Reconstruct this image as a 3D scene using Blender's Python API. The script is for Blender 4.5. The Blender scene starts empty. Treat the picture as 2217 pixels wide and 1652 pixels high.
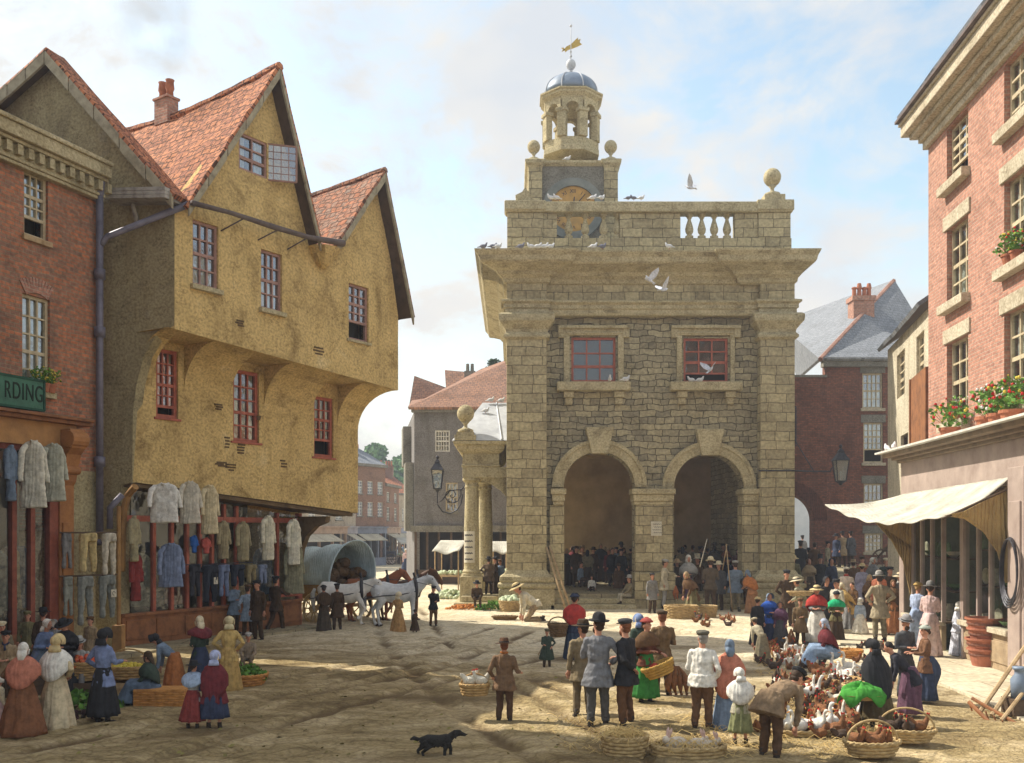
import bpy, bmesh, math, random
from mathutils import Vector, Matrix, noise
from mathutils.geometry import tessellate_polygon
R=math.radians; PI=math.pi; V=Vector
rnd=random.Random(7)
SC=bpy.context.scene; COL=SC.collection
# ---------------- camera ----------------
F=2129.0; HZ=1150.0; CX=1108.5; CH=3.0
cd=bpy.data.cameras.new('camera'); cam=bpy.data.objects.new('camera',cd); COL.objects.link(cam)
cam.location=(0,0,CH); cam.rotation_euler=(R(90),0,0)
cd.sensor_width=36; cd.lens=36*F/2217; cd.shift_y=(HZ-826)/2217; cd.clip_start=.1; cd.clip_end=3000
SC.camera=cam
# ---------------- light ----------------
SUN_EL=R(46); SUNDIR=V((-0.91,0.41,0)).normalized()   # horizontal direction towards the sun
sv=V((SUNDIR.x*math.cos(SUN_EL),SUNDIR.y*math.cos(SUN_EL),math.sin(SUN_EL)))
sl=bpy.data.lights.new('sun','SUN'); sl.energy=4.3; sl.angle=R(.6); sl.color=(1,.93,.80)
so=bpy.data.objects.new('sun',sl); COL.objects.link(so); so.rotation_euler=sv.to_track_quat('Z','Y').to_euler()
W=bpy.data.worlds.new('World'); SC.world=W; W.use_nodes=True
def build_world():
    nt=W.node_tree; n=nt.nodes; l=nt.links; n.clear()
    out=n.new('ShaderNodeOutputWorld'); bg=n.new('ShaderNodeBackground'); bg.inputs[1].default_value=.135
    sky=n.new('ShaderNodeTexSky'); sky.sky_type='NISHITA'; sky.sun_disc=False
    sky.sun_elevation=SUN_EL; sky.sun_rotation=math.atan2(sv.x,sv.y); sky.air_density=1.0; sky.dust_density=1.5
    tc=n.new('ShaderNodeTexCoord'); mp=n.new('ShaderNodeMapping'); mp.inputs['Scale'].default_value=(1,1,1.7)
    mp.inputs['Location'].default_value=(.35,.1,.15)
    n1=n.new('ShaderNodeTexNoise'); n1.inputs['Scale'].default_value=5.6; n1.inputs['Detail'].default_value=9; n1.inputs['Roughness'].default_value=.62; n1.inputs['Distortion'].default_value=.25
    cr=n.new('ShaderNodeValToRGB'); cr.color_ramp.elements[0].position=.385; cr.color_ramp.elements[1].position=.56
    sx=n.new('ShaderNodeSeparateXYZ')
    n2=n.new('ShaderNodeTexNoise'); n2.inputs['Scale'].default_value=7; n2.inputs['Detail'].default_value=7
    cc=n.new('ShaderNodeValToRGB'); e=cc.color_ramp.elements
    e[0].position=.35; e[0].color=(3.5,3.7,3.95,1); e[1].position=.62; e[1].color=(4.2,4.14,4.0,1)
    mx=n.new('ShaderNodeMixRGB'); hz=n.new('ShaderNodeMapRange')
    hz.inputs[1].default_value=.30; hz.inputs[2].default_value=-.02; hz.inputs[3].default_value=0; hz.inputs[4].default_value=.75
    m2=n.new('ShaderNodeMixRGB'); m2.inputs[2].default_value=(4.7,4.45,4.0,1)
    br=n.new('ShaderNodeMixRGB'); br.blend_type='MULTIPLY'; br.inputs[0].default_value=1; br.inputs[2].default_value=(1.5,1.42,1.15,1)
    L=l.new
    L(tc.outputs['Generated'],mp.inputs[0]); L(mp.outputs[0],n1.inputs[0]); L(mp.outputs[0],n2.inputs[0]); L(n1.outputs[0],cr.inputs[0])
    L(n2.outputs[0],cc.inputs[0]); L(cr.outputs[0],mx.inputs[0]); L(sky.outputs[0],br.inputs[1]); L(br.outputs[0],mx.inputs[1]); L(cc.outputs[0],mx.inputs[2])
    L(tc.outputs['Generated'],sx.inputs[0]); L(sx.outputs[2],hz.inputs[0]); L(hz.outputs[0],m2.inputs[0]); L(mx.outputs[0],m2.inputs[1])
    L(m2.outputs[0],bg.inputs[0]); L(bg.outputs[0],out.inputs[0])
build_world()
SC.view_settings.view_transform='Standard'; SC.view_settings.look='None'; SC.view_settings.exposure=0.70; SC.view_settings.gamma=1
SC.render.engine='CYCLES'
SC.cycles.max_bounces=6; SC.cycles.volume_bounces=0
# ---------------- projection helpers (pixel of the 2217 wide view -> place in the world) ----------------
def gd(py,z=0): return (CH-z)*F/(py-HZ)
def WX(px,d): return (px-CX)*d/F
def WZ(py,d): return CH+(HZ-py)*d/F
def GP(px,py,z=0):
    d=gd(py,z); return V((WX(px,d),d,z))
class Pl:
    def __init__(s,p1,d1,p2,d2):
        a=V((WX(p1,d1),d1)); b=V((WX(p2,d2),d2)); s.o=a; s.u=(b-a).normalized(); s.n=V((s.u.y,-s.u.x))
        if s.n.y>0 and abs(s.n.y)>.3 : s.n=-s.n
        s.L=(b-a).length
    def flip(s): s.n=-s.n; return s
    def t(s,px):
        k=(px-CX)/F   # X=k*d ; o.x+u.x t = k(o.y+u.y t)
        return (k*s.o.y-s.o.x)/(s.u.x-k*s.u.y)
    def at(s,px,py):
        t=s.t(px); d=s.o.y+s.u.y*t; return (t,WZ(py,d))
    def pt(s,t,z,off=0):
        p=s.o+s.u*t+s.n*off; return V((p.x,p.y,z))
    def P(s,px,py,off=0):
        t,z=s.at(px,py); return s.pt(t,z,off)
# ---------------- materials ----------------
MC={}
def nodes(name):
    m=bpy.data.materials.new(name); m.use_nodes=True; nt=m.node_tree
    return m,nt,nt.nodes,nt.links.new,nt.nodes['Principled BSDF']
def ramp(n,stops):
    c=n.new('ShaderNodeValToRGB'); e=c.color_ramp.elements
    while len(e)<len(stops): e.new(.5)
    for i,(p,col) in enumerate(stops): e[i].position=p; e[i].color=(*col,1)
    return c
def sh(c,f): return tuple(max(0,min(1,x*f)) for x in c)
def mat(name,c,c2=None,sc=3,rough=.85,bump=.3,bs=25,dist=.02,metal=0,fold=0,coord='Object'):
    if name in MC: return MC[name]
    m,nt,n,L,b=nodes(name); c2=c2 or sh(c,.6)
    tc=n.new('ShaderNodeTexCoord'); src=tc.outputs[coord]
    a=n.new('ShaderNodeTexNoise'); a.inputs['Scale'].default_value=sc; a.inputs['Detail'].default_value=6; a.inputs['Roughness'].default_value=.65
    L(src,a.inputs[0]); r=ramp(n,[(.32,c2),(.52,c),(.72,sh(c,1.25))]); L(a.outputs[0],r.inputs[0]); L(r.outputs[0],b.inputs['Base Color'])
    b.inputs['Roughness'].default_value=rough; b.inputs['Metallic'].default_value=metal
    b.inputs['Specular IOR Level'].default_value=.25
    if bump:
        q=n.new('ShaderNodeTexNoise'); q.inputs['Scale'].default_value=bs; q.inputs['Detail'].default_value=4; L(src,q.inputs[0])
        h=q.outputs[0]
        if fold:
            w=n.new('ShaderNodeTexWave'); w.bands_direction='X'; w.inputs['Scale'].default_value=fold; w.inputs['Distortion'].default_value=9; w.inputs['Detail'].default_value=2; w.inputs['Detail Scale'].default_value=1.2
            mp=n.new('ShaderNodeMapping'); mp.inputs['Scale'].default_value=(1,.7,.25); L(src,mp.inputs[0]); L(mp.outputs[0],w.inputs[0])
            ad=n.new('ShaderNodeMath'); ad.operation='ADD'; L(w.outputs['Fac'],ad.inputs[0]); L(q.outputs[0],ad.inputs[1]); h=ad.outputs[0]
        bp=n.new('ShaderNodeBump'); bp.inputs['Strength'].default_value=bump; bp.inputs['Distance'].default_value=dist
        L(h,bp.inputs['Height']); L(bp.outputs[0],b.inputs['Normal'])
    MC[name]=m; return m
def brick(name,c1,c2,mo,bw,bh,ms=.012,bump=.6,wob=.02,stain=.5,stainc=None,sq=0,dist=.02,big=None,rough=.9):
    if name in MC: return MC[name]
    m,nt,n,L,b=nodes(name)
    tc=n.new('ShaderNodeTexCoord'); nz=n.new('ShaderNodeTexNoise'); nz.inputs['Scale'].default_value=1.6; nz.inputs['Detail'].default_value=5
    L(tc.outputs['UV'],nz.inputs[0])
    sb=n.new('ShaderNodeVectorMath'); sb.operation='SUBTRACT'; sb.inputs[1].default_value=(.5,.5,.5); L(nz.outputs['Color'],sb.inputs[0])
    scv=n.new('ShaderNodeVectorMath'); scv.operation='SCALE'; scv.inputs['Scale'].default_value=wob*4; L(sb.outputs[0],scv.inputs[0])
    ad=n.new('ShaderNodeVectorMath'); ad.operation='ADD'; L(tc.outputs['UV'],ad.inputs[0]); L(scv.outputs[0],ad.inputs[1])
    t=n.new('ShaderNodeTexBrick'); t.inputs['Scale'].default_value=1; t.inputs['Brick Width'].default_value=bw; t.inputs['Row Height'].default_value=bh
    t.inputs['Mortar Size'].default_value=ms; t.inputs['Mortar Smooth'].default_value=.3; t.inputs['Bias'].default_value=-.1
    t.inputs['Color1'].default_value=(*c1,1); t.inputs['Color2'].default_value=(*c2,1); t.inputs['Mortar'].default_value=(*mo,1)
    if sq: t.squash=sq; t.squash_frequency=3
    L(ad.outputs[0],t.inputs[0])
    g=n.new('ShaderNodeTexNoise'); g.inputs['Scale'].default_value=.9; g.inputs['Detail'].default_value=8; g.inputs['Roughness'].default_value=.7; L(tc.outputs['UV'],g.inputs[0])
    rr=ramp(n,[(.36,stainc or (.48,.45,.38)),(.5,(.95,.95,.93)),(.66,(1.12,1.1,1.05))]); L(g.outputs[0],rr.inputs[0])
    mx=n.new('ShaderNodeMixRGB'); mx.blend_type='MULTIPLY'; mx.inputs[0].default_value=stain; L(t.outputs[0],mx.inputs[1]); L(rr.outputs[0],mx.inputs[2])
    f=n.new('ShaderNodeTexNoise'); f.inputs['Scale'].default_value=9; f.inputs['Detail'].default_value=6; L(tc.outputs['UV'],f.inputs[0])
    fr=ramp(n,[(.3,(.62,.62,.62)),(.7,(1.25,1.22,1.18))]); L(f.outputs[0],fr.inputs[0])
    m3=n.new('ShaderNodeMixRGB'); m3.blend_type='MULTIPLY'; m3.inputs[0].default_value=.8; L(mx.outputs[0],m3.inputs[1]); L(fr.outputs[0],m3.inputs[2])
    L(m3.outputs[0],b.inputs['Base Color']); b.inputs['Roughness'].default_value=rough; b.inputs['Specular IOR Level'].default_value=.2
    mth=n.new('ShaderNodeMath'); mth.operation='MULTIPLY_ADD'; mth.inputs[1].default_value=-1.2; L(t.outputs['Fac'],mth.inputs[0]); L(f.outputs[0],mth.inputs[2])
    bp=n.new('ShaderNodeBump'); bp.inputs['Strength'].default_value=bump; bp.inputs['Distance'].default_value=dist; L(mth.outputs[0],bp.inputs['Height']); L(bp.outputs[0],b.inputs['Normal'])
    MC[name]=m; return m
def stucco(name,c,c2,c3,scale=.8,bump=.5):
    if name in MC: return MC[name]
    m,nt,n,L,b=nodes(name); tc=n.new('ShaderNodeTexCoord'); s=tc.outputs['UV']
    a=n.new('ShaderNodeTexNoise'); a.inputs['Scale'].default_value=scale; a.inputs['Detail'].default_value=9; a.inputs['Roughness'].default_value=.68; a.inputs['Distortion'].default_value=.6; L(s,a.inputs[0])
    r=ramp(n,[(.3,c2),(.46,c),(.6,sh(c,1.1)),(.75,c3)]); L(a.outputs[0],r.inputs[0])
    v=n.new('ShaderNodeTexNoise'); v.inputs['Scale'].default_value=14; v.inputs['Detail'].default_value=7; L(s,v.inputs[0])
    fr=ramp(n,[(.3,(.6,.58,.55)),(.6,(1.1,1.1,1.1))]); L(v.outputs[0],fr.inputs[0])
    # cracks and patches
    cr=n.new('ShaderNodeTexNoise'); cr.inputs['Scale'].default_value=2.1; cr.inputs['Detail'].default_value=12; cr.inputs['Roughness'].default_value=.6; L(s,cr.inputs[0])
    ab=n.new('ShaderNodeMath'); ab.operation='SUBTRACT'; ab.inputs[1].default_value=.43; L(cr.outputs[0],ab.inputs[0])
    aa=n.new('ShaderNodeMath'); aa.operation='ABSOLUTE'; L(ab.outputs[0],aa.inputs[0])
    kr=ramp(n,[(.0,(.35,.3,.22)),(.012,(1,1,1))]); L(aa.outputs[0],kr.inputs[0])
    mp=n.new('ShaderNodeMapping'); mp.inputs['Scale'].default_value=(1.5,.35,1); L(s,mp.inputs[0]); sk=n.new('ShaderNodeTexNoise'); sk.inputs['Scale'].default_value=1.3; sk.inputs['Detail'].default_value=7; L(mp.outputs[0],sk.inputs[0])
    skr=ramp(n,[(.36,(.55,.5,.42)),(.5,(1,1,1)),(.7,(1.06,1.06,1.06))]); L(sk.outputs[0],skr.inputs[0]); m0=n.new('ShaderNodeMixRGB'); m0.blend_type='MULTIPLY'; m0.inputs[0].default_value=.38; L(r.outputs[0],m0.inputs[1]); L(skr.outputs[0],m0.inputs[2])
    m1=n.new('ShaderNodeMixRGB'); m1.blend_type='MULTIPLY'; m1.inputs[0].default_value=.85; L(m0.outputs[0],m1.inputs[1]); L(fr.outputs[0],m1.inputs[2])
    m2=n.new('ShaderNodeMixRGB'); m2.blend_type='MULTIPLY'; m2.inputs[0].default_value=.7; L(m1.outputs[0],m2.inputs[1]); L(kr.outputs[0],m2.inputs[2])
    L(m2.outputs[0],b.inputs['Base Color']); b.inputs['Roughness'].default_value=.95; b.inputs['Specular IOR Level'].default_value=.15
    sm=n.new('ShaderNodeMath'); sm.operation='MULTIPLY_ADD'; sm.inputs[1].default_value=2.0; L(a.outputs[0],sm.inputs[0]); L(v.outputs[0],sm.inputs[2])
    bp=n.new('ShaderNodeBump'); bp.inputs['Strength'].default_value=bump; bp.inputs['Distance'].default_value=.05; L(sm.outputs[0],bp.inputs['Height']); L(bp.outputs[0],b.inputs['Normal'])
    MC[name]=m; return m
def glassm(nm='glass',fac=.3):
    if nm in MC: return MC[nm]
    m,nt,n,L,b=nodes(nm); out=n['Material Output']; n.remove(b)
    t=n.new('ShaderNodeBsdfTransparent'); t.inputs[0].default_value=(.75,.8,.78,1); g=n.new('ShaderNodeBsdfGlossy'); g.inputs['Roughness'].default_value=.08; g.inputs[0].default_value=(.9,.93,1,1)
    tc=n.new('ShaderNodeTexCoord'); q=n.new('ShaderNodeTexNoise'); q.inputs['Scale'].default_value=3; L(tc.outputs['Object'],q.inputs[0])
    bp=n.new('ShaderNodeBump'); bp.inputs['Strength'].default_value=.5; bp.inputs['Distance'].default_value=.03; L(q.outputs[0],bp.inputs['Height']); L(bp.outputs[0],g.inputs['Normal'])
    mx=n.new('ShaderNodeMixShader'); mx.inputs[0].default_value=fac; L(t.outputs[0],mx.inputs[1]); L(g.outputs[0],mx.inputs[2]); L(mx.outputs[0],out.inputs[0])
    MC[nm]=m; return m
# ---------------- mesh builder ----------------
def uvmap(me):
    uv=me.uv_layers.new(name='UVMap').data
    vs=me.vertices
    for p in me.polygons:
        nn=p.normal
        if abs(nn.z)>.97: ax=V((1,0,0)); ay=V((0,1,0))
        else:
            ax=V((-nn.y,nn.x,0)).normalized(); ay=nn.cross(ax)
            if ay.z<0: ay=-ay
        for li in p.loop_indices:
            c=vs[me.loops[li].vertex_index].co; uv[li].uv=(c.dot(ax),c.dot(ay))
ORG={}
class MB:
    def __init__(s): s.v=[]; s.f=[]; s.M=None
    def add(s,vs,fs):
        o=len(s.v); M=s.M
        s.v+=[(M@V(v) if M else V(v)) for v in vs]; s.f+=[tuple(i+o for i in f) for f in fs]; return s
    def box(s,a,b):
        x0,y0,z0=a; x1,y1,z1=b
        return s.add([(x0,y0,z0),(x1,y0,z0),(x1,y1,z0),(x0,y1,z0),(x0,y0,z1),(x1,y0,z1),(x1,y1,z1),(x0,y1,z1)],[(0,3,2,1),(4,5,6,7),(0,1,5,4),(1,2,6,5),(2,3,7,6),(3,0,4,7)])
    def obox(s,c,ax,ay,az):   # oriented box: centre and three half vectors
        c=V(c); ax=V(ax);ay=V(ay);az=V(az); vs=[c+ax*i+ay*j+az*k for k in(-1,1) for (i,j) in((-1,-1),(1,-1),(1,1),(-1,1))]
        return s.add(vs,[(0,3,2,1),(4,5,6,7),(0,1,5,4),(1,2,6,5),(2,3,7,6),(3,0,4,7)])
    def pbox(s,pl,t0,t1,z0,z1,o0,o1):   # box on a facade plane, offsets outwards
        vs=[pl.pt(t,z,o) for z in(z0,z1) for (t,o) in((t0,o1),(t1,o1),(t1,o0),(t0,o0))]
        return s.add(vs,[(0,3,2,1),(4,5,6,7),(0,1,5,4),(1,2,6,5),(2,3,7,6),(3,0,4,7)])
    def prism(s,pts,vec):
        n=len(pts); vec=V(vec); vs=[V(p) for p in pts]+[V(p)+vec for p in pts]
        return s.add(vs,[tuple(range(n)),tuple(range(2*n-1,n-1,-1))]+[(i,i+n,(i+1)%n+n,(i+1)%n) for i in range(n)])
    def tube(s,pts,rad,n=8,cap=True,up=None,sq=1.0):
        pts=[V(p) for p in pts]; 
        if not hasattr(rad,'__len__'): rad=[rad]*len(pts)
        vs=[];k=len(pts); ref=None
        for i,p in enumerate(pts):
            d=(pts[min(i+1,k-1)]-pts[max(i-1,0)])
            if d.length<1e-6: d=V((0,0,1))
            d.normalize()
            if ref is None: ref=V(up) if up else (V((0,0,1)) if abs(d.z)<.9 else V((0,1,0)))
            a=(ref-d*ref.dot(d)); 
            if a.length<1e-4: a=d.orthogonal()
            a.normalize(); ref=a; b=d.cross(a)
            r=rad[i]; rx,ry=(r if hasattr(r,'__len__') else (r,r*sq))
            for j in range(n):
                q=2*PI*j/n; vs.append(p+a*(math.cos(q)*rx)+b*(math.sin(q)*ry))
        fs=[(i*n+j,i*n+(j+1)%n,(i+1)*n+(j+1)%n,(i+1)*n+j) for i in range(k-1) for j in range(n)]
        if cap: fs+=[tuple(range(n-1,-1,-1)),tuple(range((k-1)*n,k*n))]
        return s.add(vs,fs)
    def lathe(s,c,prof,n=16,a0=0,sx=1,sy=1):   # prof [(r,z)] bottom to top
        c=V(c); vs=[]
        for r,z in prof:
            for j in range(n):
                q=2*PI*j/n+a0; vs.append(c+V((math.cos(q)*r*sx,math.sin(q)*r*sy,z)))
        k=len(prof); fs=[(i*n+j,i*n+(j+1)%n,(i+1)*n+(j+1)%n,(i+1)*n+j) for i in range(k-1) for j in range(n)]
        fs+=[tuple(range(n-1,-1,-1)),tuple(range((k-1)*n,k*n))]
        return s.add(vs,fs)
    def ell(s,c,r,n=12,m=8,Mx=None):
        c=V(c); r=r if hasattr(r,'__len__') else (r,r,r); vs=[V((0,0,-r[2]))]
        for i in range(1,m):
            p=-PI/2+PI*i/m
            for j in range(n):
                q=2*PI*j/n; vs.append(V((math.cos(q)*math.cos(p)*r[0],math.sin(q)*math.cos(p)*r[1],math.sin(p)*r[2])))
        vs.append(V((0,0,r[2]))); T=len(vs)-1
        if Mx: vs=[Mx@v for v in vs]
        fs=[(0,1+(j+1)%n,1+j) for j in range(n)]
        fs+=[(1+(i-1)*n+j,1+(i-1)*n+(j+1)%n,1+i*n+(j+1)%n,1+i*n+j) for i in range(1,m-1) for j in range(n)]
        fs+=[(1+(m-2)*n+j,1+(m-2)*n+(j+1)%n,T) for j in range(n)]
        return s.add([c+v for v in vs],fs)
    def grid(s,fn,nu,nv,thick=None):
        vs=[V(fn(i/nu,j/nv)) for j in range(nv+1) for i in range(nu+1)]
        fs=[(j*(nu+1)+i,j*(nu+1)+i+1,(j+1)*(nu+1)+i+1,(j+1)*(nu+1)+i) for j in range(nv) for i in range(nu)]
        return s.add(vs,fs)
    def mould(s,x0,x1,y0,y1,prof,kx=1):   # mitred moulding round a rectangle, prof [(out,z)]
        vs=[];k=len(prof)
        for o,z in prof: vs+=[(x0-o,y0-o,z),(x1+o*kx,y0-o,z),(x1+o*kx,y1+o,z),(x0-o,y1+o,z)]
        fs=[(i*4+j,i*4+(j+1)%4,(i+1)*4+(j+1)%4,(i+1)*4+j) for i in range(k-1) for j in range(4)]
        fs+=[(3,2,1,0),tuple((k-1)*4+j for j in range(4))]
        return s.add(vs,fs)
    def wall(s,pl,outline,holes,depth,off=0):   # outline, holes: lists of (t,z) ; makes front face, back face and reveals
        loops=[outline]+holes
        tri=tessellate_polygon([[V((t,z,0)) for t,z in lp] for lp in loops])
        flat=[p for lp in loops for p in lp]; N=len(flat)
        vs=[pl.pt(t,z,off) for t,z in flat]+[pl.pt(t,z,off-depth) for t,z in flat]
        fs=[]
        pn=V((pl.n.x,pl.n.y,0))
        for a,b,c in tri:
            nn=(vs[b]-vs[a]).cross(vs[c]-vs[a])
            if nn.length<1e-9: continue
            if nn.dot(pn)<0: a,b,c=c,b,a
            fs+=[(a,b,c),(c+N,b+N,a+N)]
        o=0
        for lp in loops:
            k=len(lp)
            for i in range(k):
                a=o+i;b=o+(i+1)%k; fs.append((a,b,b+N,a+N))
            o+=k
        return s.add(vs,fs)
    def build(s,name,m,parent=None,local=False,smooth=False,bevel=0,uv=True,vox=0,sm=2,rec=True,wr=0):
        me=bpy.data.meshes.new(name)
        org=V((0,0,0)) if (local or parent is None) else ORG.get(parent.name,V((0,0,0)))
        me.from_pydata([tuple(v) for v in s.v],[],s.f); me.update()
        if rec:
            bm=bmesh.new(); bm.from_mesh(me); bmesh.ops.recalc_face_normals(bm,faces=bm.faces[:]); bm.to_mesh(me); bm.free()
        if uv and not vox: uvmap(me)
        if org.length>0: me.transform(Matrix.Translation(-org))
        me.materials.append(m)
        o=bpy.data.objects.new(name,me); COL.objects.link(o)
        if parent: o.parent=parent; ORG[o.name]=org
        if smooth:
            for p in me.polygons: p.use_smooth=True
        if bevel:
            b=o.modifiers.new('bevel','BEVEL'); b.width=bevel; b.segments=2; b.limit_method='ANGLE'; b.angle_limit=R(40)
        if vox:
            q=o.modifiers.new('remesh','REMESH'); q.mode='VOXEL'; q.voxel_size=vox; q.use_smooth_shade=True
            if sm: q=o.modifiers.new('smooth','SMOOTH'); q.iterations=sm; q.factor=.5
        if wr:
            tx_=bpy.data.textures.get('crease') or bpy.data.textures.new('crease','CLOUDS'); tx_.noise_scale=.085; md=o.modifiers.new('crease','DISPLACE'); md.texture=tx_; md.strength=wr; md.texture_coords='GLOBAL'
        return o
def thing(name,label,cat,loc=(0,0,0),group=None,kind=None,rz=0,sc=1):
    o=bpy.data.objects.new(name,None); COL.objects.link(o); o.location=loc; o.rotation_euler=(0,0,rz); o.scale=(sc,sc,sc)
    o.empty_display_size=.2; ORG[o.name]=V(loc); tag(o,label,cat,group,kind); return o
def tag(o,label=None,cat=None,group=None,kind=None):
    if label: o['label']=label
    if cat: o['category']=cat
    if group: o['group']=group
    if kind: o['kind']=kind
    return o
def rebase(o):   # single mesh things: move origin to the bottom centre
    me=o.data; xs=[v.co for v in me.vertices]
    c=V((sum(v.x for v in xs)/len(xs),sum(v.y for v in xs)/len(xs),min(v.z for v in xs)))
    me.transform(Matrix.Translation(-c)); o.location=c; return o
def copy_tree(o,parent=None):
    c=o.copy(); COL.objects.link(c); c.parent=parent
    for ch in list(o.children): copy_tree(ch,c)
    return c
# ---------------- shared materials (linear base colours) ----------------
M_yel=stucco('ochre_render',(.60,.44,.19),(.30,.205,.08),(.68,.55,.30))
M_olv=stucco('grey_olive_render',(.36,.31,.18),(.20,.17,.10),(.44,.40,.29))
M_brk=brick('red_brick',(.52,.20,.105),(.25,.155,.12),(.30,.22,.15),.24,.085,.012,stainc=(.45,.42,.42))
M_brr=brick('pink_brick',(.50,.25,.18),(.36,.18,.135),(.42,.32,.26),.24,.085,.011,stain=.35)
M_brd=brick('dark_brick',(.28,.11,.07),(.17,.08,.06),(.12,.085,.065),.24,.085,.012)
M_sto=brick('ashlar_stone',(.50,.435,.27),(.35,.30,.19),(.15,.125,.075),.78,.36,.014,wob=.035,stain=.6,sq=.7,dist=.03)
M_rub=brick('rubble_stone',(.42,.37,.24),(.25,.225,.16),(.11,.095,.06),.62,.24,.018,wob=.075,stain=.6,sq=.55,dist=.05)
M_trim=stucco('worn_stone_trim',(.46,.40,.25),(.23,.195,.115),(.56,.50,.35),1.2,.4)
M_trimg=stucco('grey_stone_trim',(.22,.21,.18),(.15,.14,.12),(.30,.29,.25),1.2,.4)
M_tile=brick('red_roof_tiles',(.58,.24,.12),(.32,.13,.085),(.12,.06,.04),.26,.22,.022,bump=1,wob=.05,stain=.5,stainc=(.6,.55,.5),dist=.05)
M_tile2=brick('mossy_roof_tiles',(.44,.18,.10),(.28,.21,.17),(.13,.07,.05),.26,.22,.022,bump=1,wob=.05,stain=.5,stainc=(.5,.6,.6),dist=.05)
M_slate=brick('slate_roof',(.27,.29,.33),(.22,.24,.27),(.13,.14,.16),.3,.22,.01,bump=.6,stain=.3)
M_lead=mat('lead_sheet',(.20,.25,.33),(.12,.16,.22),1.5,rough=.5,bump=.15,metal=.1)
M_leadw=mat('pale_lead_roof',(.50,.52,.55),(.38,.40,.44),1.5,rough=.6,bump=.15)
M_wood=mat('brown_wood',(.26,.11,.045),(.15,.065,.03),4,rough=.6,bump=.3)
M_wood2=mat('pale_wood',(.42,.30,.17),(.27,.18,.09),5,rough=.7,bump=.3)
M_woodd=mat('dark_wood',(.10,.065,.04),(.06,.04,.025),4,rough=.7,bump=.3)
M_redf=mat('red_painted_frame',(.40,.12,.075),(.28,.085,.055),6,rough=.5,bump=.1)
M_pink=mat('pinkish_frame',(.36,.21,.17),(.26,.15,.12),6,rough=.5,bump=.1)
M_crm=mat('cream_frame',(.50,.42,.28),(.38,.30,.19),6,rough=.5,bump=.1)
M_wht=mat('white_paint',(.62,.60,.54),(.48,.46,.41),5,rough=.5,bump=.1)
M_mauve=mat('mauve_paint',(.38,.30,.26),(.29,.22,.19),1.5,rough=.5,bump=.15)
M_iron=mat('black_iron',(.06,.06,.07),(.03,.03,.035),6,rough=.5,bump=.15,metal=.4)
M_pipe=mat('grey_lead_pipe',(.17,.16,.20),(.11,.10,.13),3,rough=.5,bump=.25,metal=.2)
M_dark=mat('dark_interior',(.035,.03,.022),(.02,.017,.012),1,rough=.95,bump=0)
M_dim=mat('dim_interior_plaster',(.50,.37,.20),(.36,.26,.14),.8,rough=.95,bump=.3,bs=6)
M_gold=mat('gilded_metal',(.55,.38,.10),(.4,.27,.07),8,rough=.4,bump=.1,metal=.4)
M_cur=mat('white_curtain',(.60,.60,.56),(.45,.46,.45),6,rough=.9,bump=.4,fold=6)
M_glass=glassm(); M_glass2=glassm('shop_glass',.10); GLS=[M_glass]
def cloth(c,st=0,nm=None):
    key='cloth_%02d_%02d_%02d_%d'%(int(c[0]*99),int(c[1]*99),int(c[2]*99),st)
    return mat(nm or key,c,sh(c,.62),9,rough=.92,bump=.3,bs=30,dist=.02,fold=(3.5 if st==0 else st))
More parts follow.
